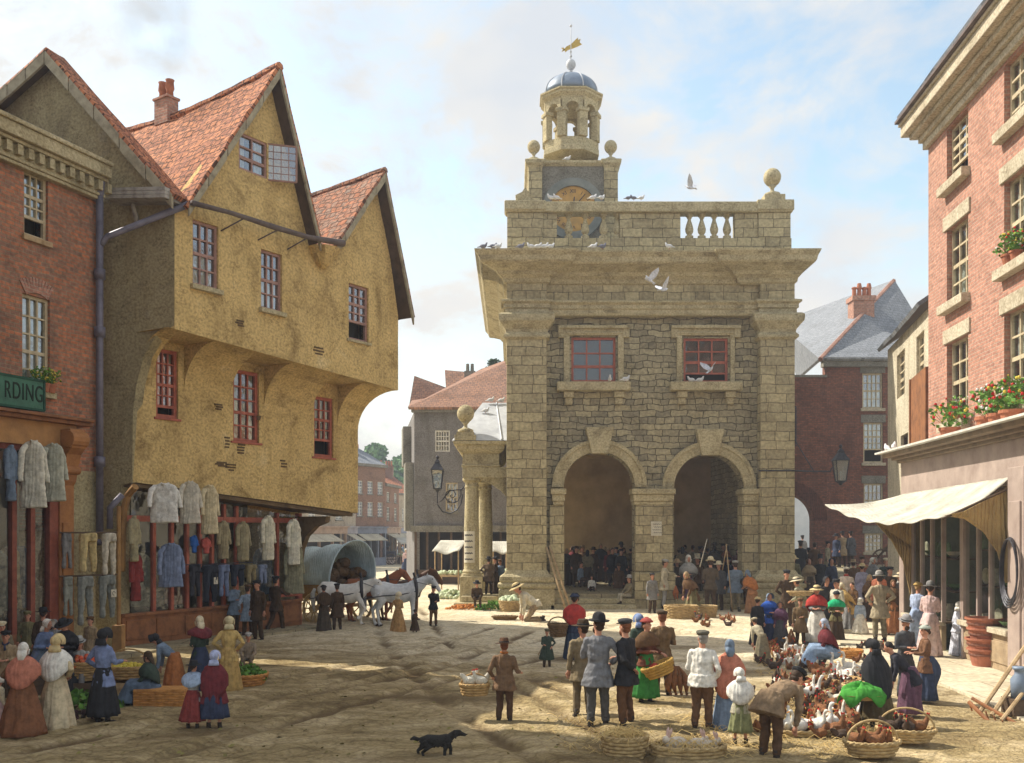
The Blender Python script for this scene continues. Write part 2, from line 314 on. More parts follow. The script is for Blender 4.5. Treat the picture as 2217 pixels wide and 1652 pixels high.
# ---------------- windows ----------------
def win(pl,x0,x1,yt,yb,par,fm,cols=3,rows=4,sill=None,curt=0,fw=.07,rec=.10,openb=0,arch=0,lintel=None,off=0,wd=.9):
    t0,t1=sorted((pl.t(x0),pl.t(x1))); xc=(x0+x1)/2; z1=pl.at(xc,yt)[1]; z0=pl.at(xc,yb)[1]
    return winr(pl,t0,t1,z0,z1,par,fm,cols,rows,sill,curt,fw,rec,openb,arch,lintel,off)
def winr(pl,t0,t1,z0,z1,par,fm,cols=3,rows=4,sill=None,curt=0,fw=.07,rec=.10,openb=0,arch=0,lintel=None,off=0):
    f=MB(); a=off-rec-.05; b=off-rec+.03; w=t1-t0; h=z1-z0
    f.pbox(pl,t0,t0+fw,z0,z1,a,b); f.pbox(pl,t1-fw,t1,z0,z1,a,b); f.pbox(pl,t0+fw,t1-fw,z1-fw,z1,a,b); f.pbox(pl,t0+fw,t1-fw,z0,z0+fw,a,b)
    zi=z0+fw+openb*h; it0,it1,iz1=t0+fw,t1-fw,z1-fw; mw=.014+w*.007
    for i in range(1,cols):
        t=it0+(it1-it0)*i/cols; f.pbox(pl,t-mw,t+mw,zi,iz1,a+.01,b-.012)
    for j in range(1,rows):
        z=zi+(iz1-zi)*j/rows; mz=mw*(2.0 if j==rows//2 else 1); f.pbox(pl,it0,it1,z-mz,z+mz,a+.012,b-.014)
    if openb: f.pbox(pl,it0,it1,zi-.04,zi+.03,a+.012,b-.006)
    w_=f.build('window',fm,par)
    g=MB(); g.add([pl.pt(it0,zi,a+.02),pl.pt(it1,zi,a+.02),pl.pt(it1,iz1,a+.02),pl.pt(it0,iz1,a+.02)],[(0,1,2,3)]); g.build('pane',GLS[0],w_)
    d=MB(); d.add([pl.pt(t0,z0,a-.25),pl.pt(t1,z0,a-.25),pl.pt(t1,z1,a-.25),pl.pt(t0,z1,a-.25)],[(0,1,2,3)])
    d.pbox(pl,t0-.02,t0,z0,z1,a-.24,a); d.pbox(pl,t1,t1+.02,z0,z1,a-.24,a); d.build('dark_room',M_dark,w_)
    if curt:
        c=MB()
        def sheet(ta,tb,za,zb,n):
            c.grid(lambda u,v:pl.pt(ta+(tb-ta)*u,za+(zb-za)*v,a-.06+.025*math.sin(u*n*PI)),14,3)
        if curt==1: sheet(it0,it1,zi+(iz1-zi)*.45,iz1,9)
        elif curt==2: sheet(it0,it0+(it1-it0)*.3,zi,iz1,5); sheet(it1-(it1-it0)*.3,it1,zi,iz1,5)
        elif curt==3: sheet(it0,it1,zi,zi+(iz1-zi)*.5,9)
        elif curt==4: sheet(it0,it1,zi,iz1,11)
        c.build('curtain',M_cur,w_)
    if sill:
        m,sh_,so_=sill; s=MB(); s.pbox(pl,t0-.1*w,t1+.1*w,z0-sh_,z0,off-rec,off+so_); s.build('sill',m,w_,bevel=.012)
    if lintel:
        m,lh,lo=lintel; s=MB(); s.pbox(pl,t0-.12*w,t1+.12*w,z1+.003,z1+lh,off-.02,off+lo); s.build('lintel',m,w_,bevel=.01)
    if arch:
        s=MB(); n=11; cx=(t0+t1)/2
        for i in range(n):
            q=-1+2*(i+.5)/n; ang=q*.62; r0=w*.86
            c0=V((cx+math.sin(ang)*r0, z1-w*.86*.83+math.cos(ang)*r0))
            p=pl.pt(c0.x,c0.y+.13,off+.012); ax=pl.pt(cx+math.cos(ang),0,0)-pl.pt(cx,0,0)-V((0,0,math.sin(ang)))
            s.obox(p,ax*(w*.044),V((math.sin(ang)*pl.u.x,math.sin(ang)*pl.u.y,math.cos(ang)))*.17,V((pl.n.x,pl.n.y,0))*.02)
        s.build('brick_arch',arch,w_)
    return [(t0,z0),(t1,z0),(t1,z1),(t0,z1)]
# =============== ground ===============
def groundmat(name,a,b,c,sc,bump,cob=0,rut=0):
    m,nt,n,L,bs=nodes(name); tc=n.new('ShaderNodeTexCoord'); s=tc.outputs['Object']
    n1=n.new('ShaderNodeTexNoise'); n1.inputs['Scale'].default_value=sc; n1.inputs['Detail'].default_value=10; n1.inputs['Roughness'].default_value=.7; n1.inputs['Distortion'].default_value=.8
    mp=n.new('ShaderNodeMapping'); mp.inputs['Scale'].default_value=(1,1.6,1); mp.inputs['Rotation'].default_value=(0,0,R(28)); L(s,mp.inputs[0]); L(mp.outputs[0],n1.inputs[0])
    r0=ramp(n,[(.32,a),(.48,b),(.66,c)]); L(n1.outputs[0],r0.inputs[0])
    # sunlight painted as paler ground over the far half and along the right
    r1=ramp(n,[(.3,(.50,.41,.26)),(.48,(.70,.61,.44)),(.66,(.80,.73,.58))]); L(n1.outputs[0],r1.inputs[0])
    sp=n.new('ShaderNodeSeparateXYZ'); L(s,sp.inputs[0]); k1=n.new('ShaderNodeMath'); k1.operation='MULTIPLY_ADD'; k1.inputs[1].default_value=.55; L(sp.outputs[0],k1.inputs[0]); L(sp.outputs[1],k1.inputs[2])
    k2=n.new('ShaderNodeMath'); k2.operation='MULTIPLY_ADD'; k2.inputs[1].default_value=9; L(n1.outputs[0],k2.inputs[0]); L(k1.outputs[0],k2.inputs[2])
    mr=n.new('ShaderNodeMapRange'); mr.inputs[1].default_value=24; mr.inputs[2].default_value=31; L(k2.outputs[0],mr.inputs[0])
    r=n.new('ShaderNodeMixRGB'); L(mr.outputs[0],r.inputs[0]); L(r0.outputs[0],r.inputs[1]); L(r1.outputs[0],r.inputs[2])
    v=n.new('ShaderNodeTexVoronoi'); v.feature='DISTANCE_TO_EDGE'; v.inputs['Scale'].default_value=3.6; v.inputs['Randomness'].default_value=1
    wn=n.new('ShaderNodeTexNoise'); wn.inputs['Scale'].default_value=3; L(s,wn.inputs[0]); vm=n.new('ShaderNodeVectorMath'); vm.operation='MULTIPLY_ADD'
    vm.inputs[1].default_value=(.25,.25,0); L(wn.outputs['Color'],vm.inputs[0]); L(s,vm.inputs[2]); 
    m2=n.new('ShaderNodeMapping'); m2.inputs['Scale'].default_value=(1,1.25,1); L(vm.outputs[0],m2.inputs[0]); L(m2.outputs[0],v.inputs[0])
    vr=ramp(n,[(.0,(.32,.28,.22)),(.07,(.8,.78,.74)),(.2,(1.1,1.1,1.08))]); L(v.outputs['Distance'],vr.inputs[0])
    mx=n.new('ShaderNodeMixRGB'); mx.blend_type='MULTIPLY'; mx.inputs[0].default_value=cob; L(r.outputs[0],mx.inputs[1]); L(vr.outputs[0],mx.inputs[2])
    f=n.new('ShaderNodeTexNoise'); f.inputs['Scale'].default_value=22; f.inputs['Detail'].default_value=6; L(s,f.inputs[0])
    fr=ramp(n,[(.3,(.7,.68,.64)),(.62,(1.15,1.14,1.1))]); L(f.outputs[0],fr.inputs[0])
    m3=n.new('ShaderNodeMixRGB'); m3.blend_type='MULTIPLY'; m3.inputs[0].default_value=.75; L(mx.outputs[0],m3.inputs[1]); L(fr.outputs[0],m3.inputs[2])
    at_=n.new('ShaderNodeAttribute'); at_.attribute_name='mud'; m4=n.new('ShaderNodeMixRGB'); m4.inputs[2].default_value=(.13,.085,.04,1); L(at_.outputs['Fac'],m4.inputs[0]); L(m3.outputs[0],m4.inputs[1]); L(m4.outputs[0],bs.inputs['Base Color']); bs.inputs['Roughness'].default_value=.95; bs.inputs['Specular IOR Level'].default_value=.12
    h=n.new('ShaderNodeMath'); h.operation='MULTIPLY_ADD'; h.inputs[1].default_value=1.3; L(v.outputs['Distance'],h.inputs[0]); L(f.outputs[0],h.inputs[2])
    h2=n.new('ShaderNodeMath'); h2.operation='MULTIPLY_ADD'; h2.inputs[1].default_value=1.6; L(n1.outputs[0],h2.inputs[0]); L(h.outputs[0],h2.inputs[2])
    bp=n.new('ShaderNodeBump'); bp.inputs['Strength'].default_value=bump; bp.inputs['Distance'].default_value=.06; L(h2.outputs[0],bp.inputs['Height']); L(bp.outputs[0],bs.inputs['Normal'])
    return m
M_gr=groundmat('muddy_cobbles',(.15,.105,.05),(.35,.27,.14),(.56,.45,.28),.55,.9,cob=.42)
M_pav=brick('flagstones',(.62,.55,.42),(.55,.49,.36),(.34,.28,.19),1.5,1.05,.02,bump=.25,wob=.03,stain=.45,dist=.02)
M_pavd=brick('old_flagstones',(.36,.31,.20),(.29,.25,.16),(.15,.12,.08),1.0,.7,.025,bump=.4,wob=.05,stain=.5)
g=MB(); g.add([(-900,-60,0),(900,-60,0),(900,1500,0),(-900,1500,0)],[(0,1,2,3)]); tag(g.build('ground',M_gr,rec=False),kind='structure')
# rutted road surface, real relief, over the middle of the square
RUTS=[((-8,14),(-4.5,16.5),(-1.5,21),(.6,29)),((-9.5,15.5),(-6,18),(-2.8,22.5),(-.6,30)),((4.5,12),(2.2,15),(.2,20),(-2.2,27)),((1.2,10),(-1.2,17),(-3.2,25),(-5.5,38)),((2.6,10),(.5,17),(-1.4,24),(-3.6,38)),((-5,12),(-2,18),(1.5,24),(5,30)),((-6.5,13),(-3.2,19.5),(.5,26),(4,32))]
def rutd(x,y):
    h=0
    for rr in RUTS:
        for i in range(3):
            (x0,y0),(x1,y1)=rr[i],rr[i+1]; dx,dy=x1-x0,y1-y0; t=((x-x0)*dx+(y-y0)*dy)/(dx*dx+dy*dy)
            if 0<=t<=1:
                d=abs((x-x0)*dy-(y-y0)*dx)/math.hypot(dx,dy)+.12*noise.noise(V((x*1.5,y*1.5,0)))
                h-=.05*math.exp(-(d/.13)**2); h+=.025*math.exp(-((d-.28)/.12)**2)
    return h
g=MB(); 
def gf(u,v):
    x=-13+26*u; y=9.5+29*v*v+ (1-v)*v*9
    e=min(1,min(u,1-u)*12,min(v,1-v)*14)
    return (x,y,.004+e*max(0,.05+rutd(x,y)+.035*noise.noise(V((x*.9,y*.9,0)))+.016*noise.noise(V((x*4,y*4,3)))))
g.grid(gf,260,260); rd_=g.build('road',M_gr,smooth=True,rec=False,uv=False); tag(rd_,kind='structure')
ma_=rd_.data.attributes.new('mud','FLOAT','POINT')
for i_,v_ in enumerate(rd_.data.vertices):
    k_=min(1,max(0,-rutd(v_.co.x,v_.co.y)/.042)); k_*=max(0,min(1,.6+1.6*noise.noise(V((v_.co.x*.6,v_.co.y*.6,9))))); k2_=max(0,noise.noise(V((v_.co.x*.35+3,v_.co.y*.9,2)))-.22)*1.6*(1 if v_.co.y<27 else .3); ma_.data[i_].value=min(.9,k_*1.0+k2_)
# pavement on the right, pavement strip before the left shops
PR=Pl(2010,27,2599,15)
g=MB(); 
pts=[(6.9,8),(7.6,13),(8.1,17),(8.3,21),(8.6,27),(9.1,38),(14,38),(14,8)]
g.prism([(x,y,-.02) for x,y in pts],(0,0,.12)); tag(g.build('pavement',M_pav),kind='structure')
PB=Pl(0,21.2,225,24); PSd=Pl(378,24,123,25.3); PS=Pl(378,24,862,31); PF1=Pl(286,24.46,775,31.3); PG=Pl(262,24.57,650,30.3)
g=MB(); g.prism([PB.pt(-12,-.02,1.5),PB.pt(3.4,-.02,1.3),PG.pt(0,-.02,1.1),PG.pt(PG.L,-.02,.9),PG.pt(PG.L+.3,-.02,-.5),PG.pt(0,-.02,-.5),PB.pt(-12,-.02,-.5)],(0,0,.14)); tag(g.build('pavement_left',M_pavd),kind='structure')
def arcp(cx,cz,r,a0,a1,n): return [(cx+r*math.cos(R(a0+(a1-a0)*i/n)),cz+r*math.sin(R(a0+(a1-a0)*i/n))) for i in range(n+1)]
def roofgrid(p,q,r,s,m,par,name='roof',nu=14,nv=8,sag=.12,jit=.05,th=.12,off=V((0,0,0))):
    # p-q ridge, s-r eave
    p,q,r,s=[V(x) for x in (p,q,r,s)]; b=MB()
    def fn(u,v):
        a=p.lerp(q,u); c=s.lerp(r,u); x=a.lerp(c,v); k=math.sin(PI*u)*sag*(1-v*.6)
        j=noise.noise(V((x.x*1.7,x.y*1.7,x.z*1.7)))*jit
        return x+V((0,0,-k+j))
    b.grid(fn,nu,nv); o=b.build(name,m,par,rec=False)
    if o.data.polygons[0].normal.z<0: o.data.flip_normals()
    o.data.materials.append(M_woodd); md=o.modifiers.new('solid','SOLIDIFY'); md.thickness=th; md.offset=0; md.material_offset=1
    return o
def txt(s,size,m,parent,M4,name='lettering',ext=.01,sp=1):
    cu=bpy.data.curves.new('t','FONT'); cu.body=s; cu.size=size; cu.extrude=ext; cu.space_character=sp
    o=bpy.data.objects.new('t',cu); COL.objects.link(o); bpy.context.view_layer.update()
    me=bpy.data.meshes.new_from_object(o); bpy.data.objects.remove(o); me.name=name
    org=ORG.get(parent.name,V((0,0,0))) if parent else V((0,0,0))
    me.transform(Matrix.Translation(-org)@M4); me.materials.clear(); me.materials.append(m)
    q=bpy.data.objects.new(name,me); COL.objects.link(q); q.parent=parent; return q
def plmat(pl,t,z,off):
    p=pl.pt(t,z,off); u=V((pl.u.x,pl.u.y,0)); n=V((pl.n.x,pl.n.y,0)); 
    return Matrix.Translation(p)@Matrix(((u.x,0,n.x,0),(u.y,0,n.y,0),(0,1,0,0),(0,0,0,1)))
# =============== brick shop on the far left ===============
bs=thing('brick_shop','red brick shop at the left edge with dentil cornice, console bracket and tall glazed front','shop building',tuple(PB.pt(0,0)))
h=[]
h.append(win(PB,52,104,376,516,bs,M_crm,3,4,(M_wood2,.12,.08),curt=4,openb=.26))
h.append(win(PB,48,108,642,846,bs,M_crm,3,5,(M_trim,.14,.14),curt=4,arch=M_brr))
tE=PB.t(207); zf=PB.at(110,915)[1]; zt=PB.at(110,372)[1]+.1
MB().wall(PB,[(-14,zf-.3),(tE,zf-.3),(tE,zt),(-14,zt)],h,.35).build('brick_wall',M_brk,bs)
tP0,tP1=PB.t(115),PB.t(146)
MB().pbox(PB,tP1-.02,tE,0,zf-.3-.75,-.35,0).build('plaster_wall',M_olv,bs)
MB().pbox(PB,tP1-.02,tE,zf-1.05,zf-.3,-.35,-.002).build('brick_pier',M_brk,bs)
zc=PB.at(225,352)[1]
c=MB()
zc-=.12
for (o,a,b) in ((.16,-.90,-.82),(.2,-.82,-.74),(.30,-.46,-.38),(.40,-.38,-.10),(.46,-.10,0)): c.pbox(PB,-14,tE+.12,zc+a,zc+b,-.1,o)
c.pbox(PB,-14,tE+.1,zc-.74,zc-.46,-.1,.16)
c.build('cornice',M_trim,bs,bevel=.02)
d=MB(); i=-14
while i<tE+.1: d.pbox(PB,i,i+.14,zc-.70,zc-.48,.16,.29); i+=.29
tag(d.build('dentils',M_trim,bs),kind='stuff')
roofgrid(PB.pt(-14,zc+2.6,-5),PB.pt(tE,zc+2.6,-5),PB.pt(tE,zc,.3),PB.pt(-14,zc,.3),M_slate,bs,th=.15,sag=.05)
roofgrid(PB.pt(-14,zc+2.6,-5),PB.pt(tE,zc+2.6,-5),PB.pt(tE,zc,-9.2),PB.pt(-14,zc,-9.2),M_slate,bs,th=.15,sag=.05)
MB().pbox(PB,tE-.3,tE-.01,3,zc-.1,-9,-.4).pbox(PB,-14,-13.7,0,zc,-9,0).pbox(PB,-14,tE,0,zc-.2,-9,-8.7).build('rear_wall',M_brk,bs)
# shop front
f=MB(); zfa=PB.at(60,912)[1]; zfb=PB.at(60,965)[1]
f.pbox(PB,-14,tP1+.05,zfb,zfa,-.1,.22); f.build('fascia',M_wood2 if 0 else mat('tan_painted_fascia',(.42,.22,.08),(.32,.16,.06),3,rough=.6),bs)
f=MB(); f.pbox(PB,-14,PB.t(172),zfa,zfa+.09,-.1,.42); f.pbox(PB,-14,PB.t(168),zfa+.09,zfa+.16,-.1,.52); f.build('shop_cornice',M_wood,bs,bevel=.015)
f=MB(); f.pbox(PB,tP0,tP1,0,zfb,-.1,.20)
for a,b in ((.3,1.2),(1.4,2.2),(2.4,3.2)): f.pbox(PB,tP0+.07,tP1-.07,a,b,.18,.235)
f.build('pilaster',mat('chestnut_paint',(.36,.16,.055),(.25,.10,.035),3,rough=.5),bs,bevel=.01)
f=MB(); pc=PB.pt((tP0+tP1)/2,zfb,0); nn=V((PB.n.x,PB.n.y,0)); uu=V((PB.u.x,PB.u.y,0))
hw=(tP1-tP0)/2
cc=[(.2,.42),(.5,.44),(.62,.2),(.55,0),(.42,-.14),(.34,-.4),(.27,-.75),(.2,-.85)]
f.prism([pc-uu*hw+nn*a+V((0,0,b)) for a,b in cc],uu*2*hw)
f.tube([pc-uu*(hw+.03)+nn*.45+V((0,0,.2)),pc+uu*(hw+.03)+nn*.45+V((0,0,.2))],.2,14)
f.tube([pc-uu*(hw+.03)+nn*.3+V((0,0,-.5)),pc+uu*(hw+.03)+nn*.3+V((0,0,-.5))],.1,12)
f.build('scroll_bracket',mat('chestnut_paint',(.36,.16,.055)),bs,bevel=.01)
f=MB()
for px in (22,62,-20,-65,-120,-180): t=PB.t(px); f.pbox(PB,t-.06,t+.06,.75,zfb,0,.13)
f.pbox(PB,PB.t(96),tP0+.01,.2,zfb,0,.16); f.pbox(PB,-14,tP0,2.9 if 0 else zfb-.12,zfb,0,.12)
f.build('window_frame',M_redf if 0 else mat('oxblood_frame',(.26,.075,.045),(.18,.05,.035),5,rough=.45),bs)
MB().add([PB.pt(-14,.75,.05),PB.pt(tP0,.75,.05),PB.pt(tP0,zfb,.05),PB.pt(-14,zfb,.05)],[(0,1,2,3)]).build('shop_glass',M_glass2,bs)
MB().pbox(PB,-14,tP0,.1,.75,-.05,.14).build('stall_riser',M_wood,bs)
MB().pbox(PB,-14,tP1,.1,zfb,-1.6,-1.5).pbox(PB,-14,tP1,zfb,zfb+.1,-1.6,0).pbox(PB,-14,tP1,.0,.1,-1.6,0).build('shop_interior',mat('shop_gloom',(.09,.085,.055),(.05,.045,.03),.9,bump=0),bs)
# signboard
sb=thing('signboard','green painted signboard with dark lettering fixed under the window of the brick shop','sign',tuple(PB.P(40,850)),)
tS=PB.t(73); zs0=PB.at(50,888)[1]; zs1=PB.at(50,823)[1]
MB().pbox(PB,-3.2,tS,zs0,zs1,.25,.31).build('board',mat('sign_green',(.055,.16,.105),(.04,.11,.075),3,rough=.5),sb,bevel=.01)
fr=MB(); fr.pbox(PB,-3.2,tS,zs1-.03,zs1+.02,.24,.33); fr.pbox(PB,-3.2,tS,zs0-.02,zs0+.03,.24,.33); fr.pbox(PB,tS-.03,tS+.02,zs0,zs1,.24,.33); fr.build('border',mat('sign_edge',(.03,.09,.06)),sb)
txt('RDING',.52,mat('sign_lettering',(.02,.03,.02)),sb,plmat(PB,PB.t(-15),zs0+.18,.312)@Matrix.Scale(.60,4,(1,0,0)),sp=1.1)
# =============== lead downpipe ===============
dp=thing('downpipe','grey lead downpipe with hopper head between brick shop and ochre house','drainpipe',tuple(PB.pt(PB.t(206),0)))
tD=PB.t(206); p0=PB.pt(tD,0,.14)
def atz(z): return V((p0.x,p0.y,z))
zh=PB.at(206,405)[1]; q=MB(); q.tube([atz(PB.at(206,1155)[1]),atz(zh)],.085,12)
for py in (595,720,1000): z=PB.at(206,py)[1]; q.tube([atz(z-.12),atz(z+.12)],.13,12)
q.build('pipe',M_pipe,dp,smooth=True)
q=MB(); q.tube([atz(zh-.25),atz(zh+.1),atz(zh+.3),atz(zh+.42),atz(zh+.5)],[.09,.13,.22,.26,.2],8); q.build('hopper',M_pipe,dp)
q=MB(); z=PB.at(206,525)[1]; e=PS.P(391,447,.32); q.tube([atz(z-.1),atz(z)+V((.1,0,.02)),atz(z)+ (e-atz(z))*.08+V((0,0,.05)),e],[.075,.075,.075,.085],10); q.build('branch_pipe',M_pipe,dp,smooth=True)
q=MB(); z=PB.at(206,1100)[1]; a=PB.pt(tD,z,.3)+V((.12,0,0)); q.tube([a+V((0,0,-.5)),a,a+V((.28,.05,.32))],.075,10); q.tube([atz(z-.75),atz(z-.9)],.17,12); q.build('waste_pipe',M_pipe,dp,smooth=True)
# =============== ochre gabled house ===============
yh=thing('gabled_house','tall ochre rendered house with two steep gables jettied over a clothes shop','house',tuple(PG.pt(0,0)))
zSl=PS.at(378,712)[1]; zSr=PS.at(862,845)[1]; TS=PS.t(862)
def zS(t): return zSl+(zSr-zSl)*t/TS
h=[win(PS,417,473,482,622,yh,M_pink,3,4,(M_trim,.12,.12),curt=3),win(PS,565,611,545,672,yh,M_pink,3,4,(M_trim,.12,.12),curt=3),win(PS,755,798,618,738,yh,M_pink,3,4,(M_trim,.08,.06),curt=0,openb=.3)]
tg0,tg1=PS.t(517),PS.t(578); zg1=PS.at(547,297)[1]; zg0=PS.at(547,376)[1]
h.append(winr(PS,tg0,tg1,zg0,zg1,yh,M_pink,2,3,None,curt=2,fw=.06,rec=.06))
o=[PS.at(*p) for p in ((378,712),(378,450),(583,168),(655,450),(692,548),(812,390),(845,560),(862,684),(862,845))]
MB().wall(PS,o,h,.3).build('upper_wall',M_yel,yh)
# open casement
cs=MB(); pa=PS.pt(tg1,zg0,-.05); pb=pa+V((PS.u.x,PS.u.y,0))*.62+V((PS.n.x,PS.n.y,0))*.52; hh=zg1-zg0
for k in range(5): x=pa.lerp(pb,k/4); cs.tube([x,x+V((0,0,hh))],.028 if k in(0,4) else .012,5)
for k in range(6): z=V((0,0,hh*k/5)); cs.tube([pa+z,pb+z],.028 if k in(0,5) else .012,5)
w=cs.build('open_casement',M_pink,yh)
MB().add([pa,pb,pb+V((0,0,hh)),pa+V((0,0,hh))],[(0,1,2,3)]).build('pane',M_glass,w)
# first floor
TF=PF1.t(775); zB=lambda t: PF1.at(286,1043)[1]+(PF1.at(770,1110)[1]-PF1.at(286,1043)[1])*t/TF
ws=[(338,386,757,905),(505,561,803,957),(680,722,860,990)]; h=[]
for i,(a,b,c_,d_) in enumerate(ws): h.append(win(PF1,a,b,c_,d_,yh,M_redf,3,5 if i<2 else 4,(M_redf,.06,.05),curt=(2,2,1)[i],openb=(0.12,0,.24)[i],fw=.09))
def zT(t):
    p=PF1.pt(t,0); ts=(p.x-PS.o.x)*PS.u.x+(p.y-PS.o.y)*PS.u.y; return zS(ts)
MB().wall(PF1,[(0,zB(0)),(TF,zB(TF)),(TF,zT(TF)),(0,zT(0))],h,.3).build('first_floor_wall',M_yel,yh)
so_=MB()   # soffit of the upper jetty
so_.prism([PS.pt(0,zSl+.01,-.01),PS.pt(TS,zSr+.01,-.01),PF1.pt(TF,zSr+.01,-.05),PF1.pt(0,zSl+.01,-.05)],(0,0,.15)); so_.build('upper_soffit',M_yel,yh)
cv=MB(); hc=1.25; N=10
edges=[0]+[x for w_ in h for x in (w_[0][0]-.12,w_[1][0]+.18)]+[TF]
for k in range(0,len(edges),2):
    ta,tb=edges[k],edges[k+1]; st=[]; M_=6
    for m_ in range(M_+1):
        t=ta+(tb-ta)*m_/M_; f0=PF1.pt(t,0); ts=(f0.x-PS.o.x)*PS.u.x+(f0.y-PS.o.y)*PS.u.y
        if k+1==len(edges)-1 and m_==M_: ts=TS
        if k==0 and m_==0: ts=0
        s0=PS.pt(ts,0,-.004); z1=zS(ts); ring=[]
        for i in range(N+1):
            q=PI/2*i/N; p=f0.lerp(s0,1-math.cos(q)); ring.append(V((p.x,p.y,z1-hc+hc*math.sin(q))))
        ring.append(V((f0.x-.1*PF1.n.x,f0.y-.1*PF1.n.y,z1))); ring.append(V((f0.x-.1*PF1.n.x,f0.y-.1*PF1.n.y,z1-hc))); st.append(ring)
    n_=N+3; vs=[p for r_ in st for p in r_]
    fs=[(a*n_+i,a*n_+(i+1)%n_,(a+1)*n_+(i+1)%n_,(a+1)*n_+i) for a in range(M_) for i in range(n_)]+[tuple(range(n_-1,-1,-1)),tuple(range(M_*n_,(M_+1)*n_))]
    cv.add(vs,fs)
cv.build('cove',M_yel,yh)
# side wall facing the camera with grey gable
sw=[(390,432),(378,455),(377,705),(340,722),(312,770),(296,830),(288,890),(286,1045),(262,1050),(262,1400),(150,1400),(150,500),(-60,300),(123,128)]
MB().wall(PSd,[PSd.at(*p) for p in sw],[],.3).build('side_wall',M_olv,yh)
# lower jetty
so_=MB(); so_.prism([PF1.pt(0,zB(0)-.02,-.02),PF1.pt(TF,zB(TF)-.02,-.02),PG.pt(PG.L+.1,zB(TF)-.02,-.2),PG.pt(0,zB(0)-.02,-.2)],(0,0,.16)); so_.build('jetty_soffit',M_woodd,yh)
so_=MB()
for k in range(3): so_.prism([PF1.pt(0,zB(0)-.12,-.05-.3*k),PF1.pt(TF-.2,zB(TF)-.12,-.05-.3*k),PF1.pt(TF-.2,zB(TF)-.12,-.2-.3*k),PF1.pt(0,zB(0)-.12,-.2-.3*k)],(0,0,.12))
so_.build('jetty_beams',mat('old_beam',(.15,.10,.05),(.09,.06,.03),3),yh)
# end wall and back so the house is closed
nS=V((PS.n.x,PS.n.y,0)); uS=V((PS.u.x,PS.u.y,0))
e0=PS.pt(TS-.02,0,-.02); e1=PF1.pt(TF-.02,0,-.02); e2=PG.pt(PG.L,0,-.1)
ew=MB(); ew.prism([V((e0.x,e0.y,zSr)),V((e0.x,e0.y,PS.at(862,690)[1])),V((e0.x,e0.y,0))-nS*4+V((0,0,13)),V((e0.x,e0.y,0))-nS*8+V((0,0,10)),V((e0.x,e0.y,zSr))-nS*8],-uS*.3)
ew.prism([V((e1.x,e1.y,zB(TF))),V((e1.x,e1.y,zSr)),V((e1.x,e1.y,zSr))-nS*8,V((e1.x,e1.y,zB(TF)))-nS*8],-uS*.3)
ew.prism([V((e2.x,e2.y,0)),V((e2.x,e2.y,zB(TF))),V((e2.x,e2.y,zB(TF)))-nS*8,V((e2.x,e2.y,0))-nS*8],-uS*.3)
ew.build('end_wall',M_yel,yh)
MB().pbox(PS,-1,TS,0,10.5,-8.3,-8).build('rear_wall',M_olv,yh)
# roofs
A0=PS.P(583,156,.42); L0=PS.P(384,452,.42); R0=PS.P(672,530,.42); bk=-nS*9
up1=(A0-L0)*.0
roofgrid(A0+bk,A0,L0,L0+bk,M_tile,yh,nu=26,nv=16,sag=.35,jit=.12)
roofgrid(A0,A0+bk,R0+bk,R0,M_tile,yh,nu=26,nv=10,sag=.38)
MB().tube([(A0.lerp(A0+bk,i/20))+V((0,0,-.35*math.sin(PI*i/20)+.05)) for i in range(21)],[.12+.015*(i%2) for i in range(21)],7).build('ridge_tiles',M_tile,yh)
A2=PS.P(812,378,.42); L2=PS.P(700,545,.42); R2=PS.P(874,690,.42)
roofgrid(A2+bk,A2,L2,L2+bk,M_tile2,yh,nu=20,nv=10,sag=.25,jit=.10)
roofgrid(A2,A2+bk,R2+bk,R2,M_tile2,yh,nu=20,nv=8,sag=.28)
MB().tube([(A2.lerp(A2+bk,i/16))+V((0,0,-.25*math.sin(PI*i/16)+.05)) for i in range(17)],[.11+.015*(i%2) for i in range(17)],7).build('ridge_tiles',M_tile2,yh)
nD=V((PSd.n.x,PSd.n.y,0)); uD=V((PSd.u.x,PSd.u.y,0)); A3=PSd.P(123,122,.4); L3=PSd.P(398,436,.4); R3=PSd.P(-70,300,.4); bk3=-nD*.6
roofgrid(A3,A3+bk3,L3+bk3,L3,M_tile,yh,jit=.05,sag=.0)
roofgrid(A3+bk3,A3,R3,R3+bk3,M_tile,yh)
bb=MB()
def barge(a,b,nv_,w=.26,th=.07):
    d=(b-a); 
    for i in range(5):
        p=a+d*(i/5+.004); q=a+d*((i+1)/5-.004); j=V((0,0,rnd.uniform(-.03,.03)))
        dn=V((0,0,-w)); bb.add([p+j,q+j,q+dn+j,p+dn+j,p+j-nv_*th,q+j-nv_*th,q+dn+j-nv_*th,p+dn+j-nv_*th],[(0,1,2,3),(7,6,5,4),(0,4,5,1),(1,5,6,2),(2,6,7,3),(3,7,4,0)])
for a,b in ((L0,A0),(A0,R0),(L2,A2),(A2,R2)): barge(a+nS*.02,b+nS*.02,nS)
for a,b in ((L3,A3),(A3,R3)): barge(a+nD*.02,b+nD*.02,nD,.34)
bb.build('bargeboards',mat('weathered_board',(.34,.30,.21),(.22,.19,.13),4,bump=.5),yh,bevel=.01)
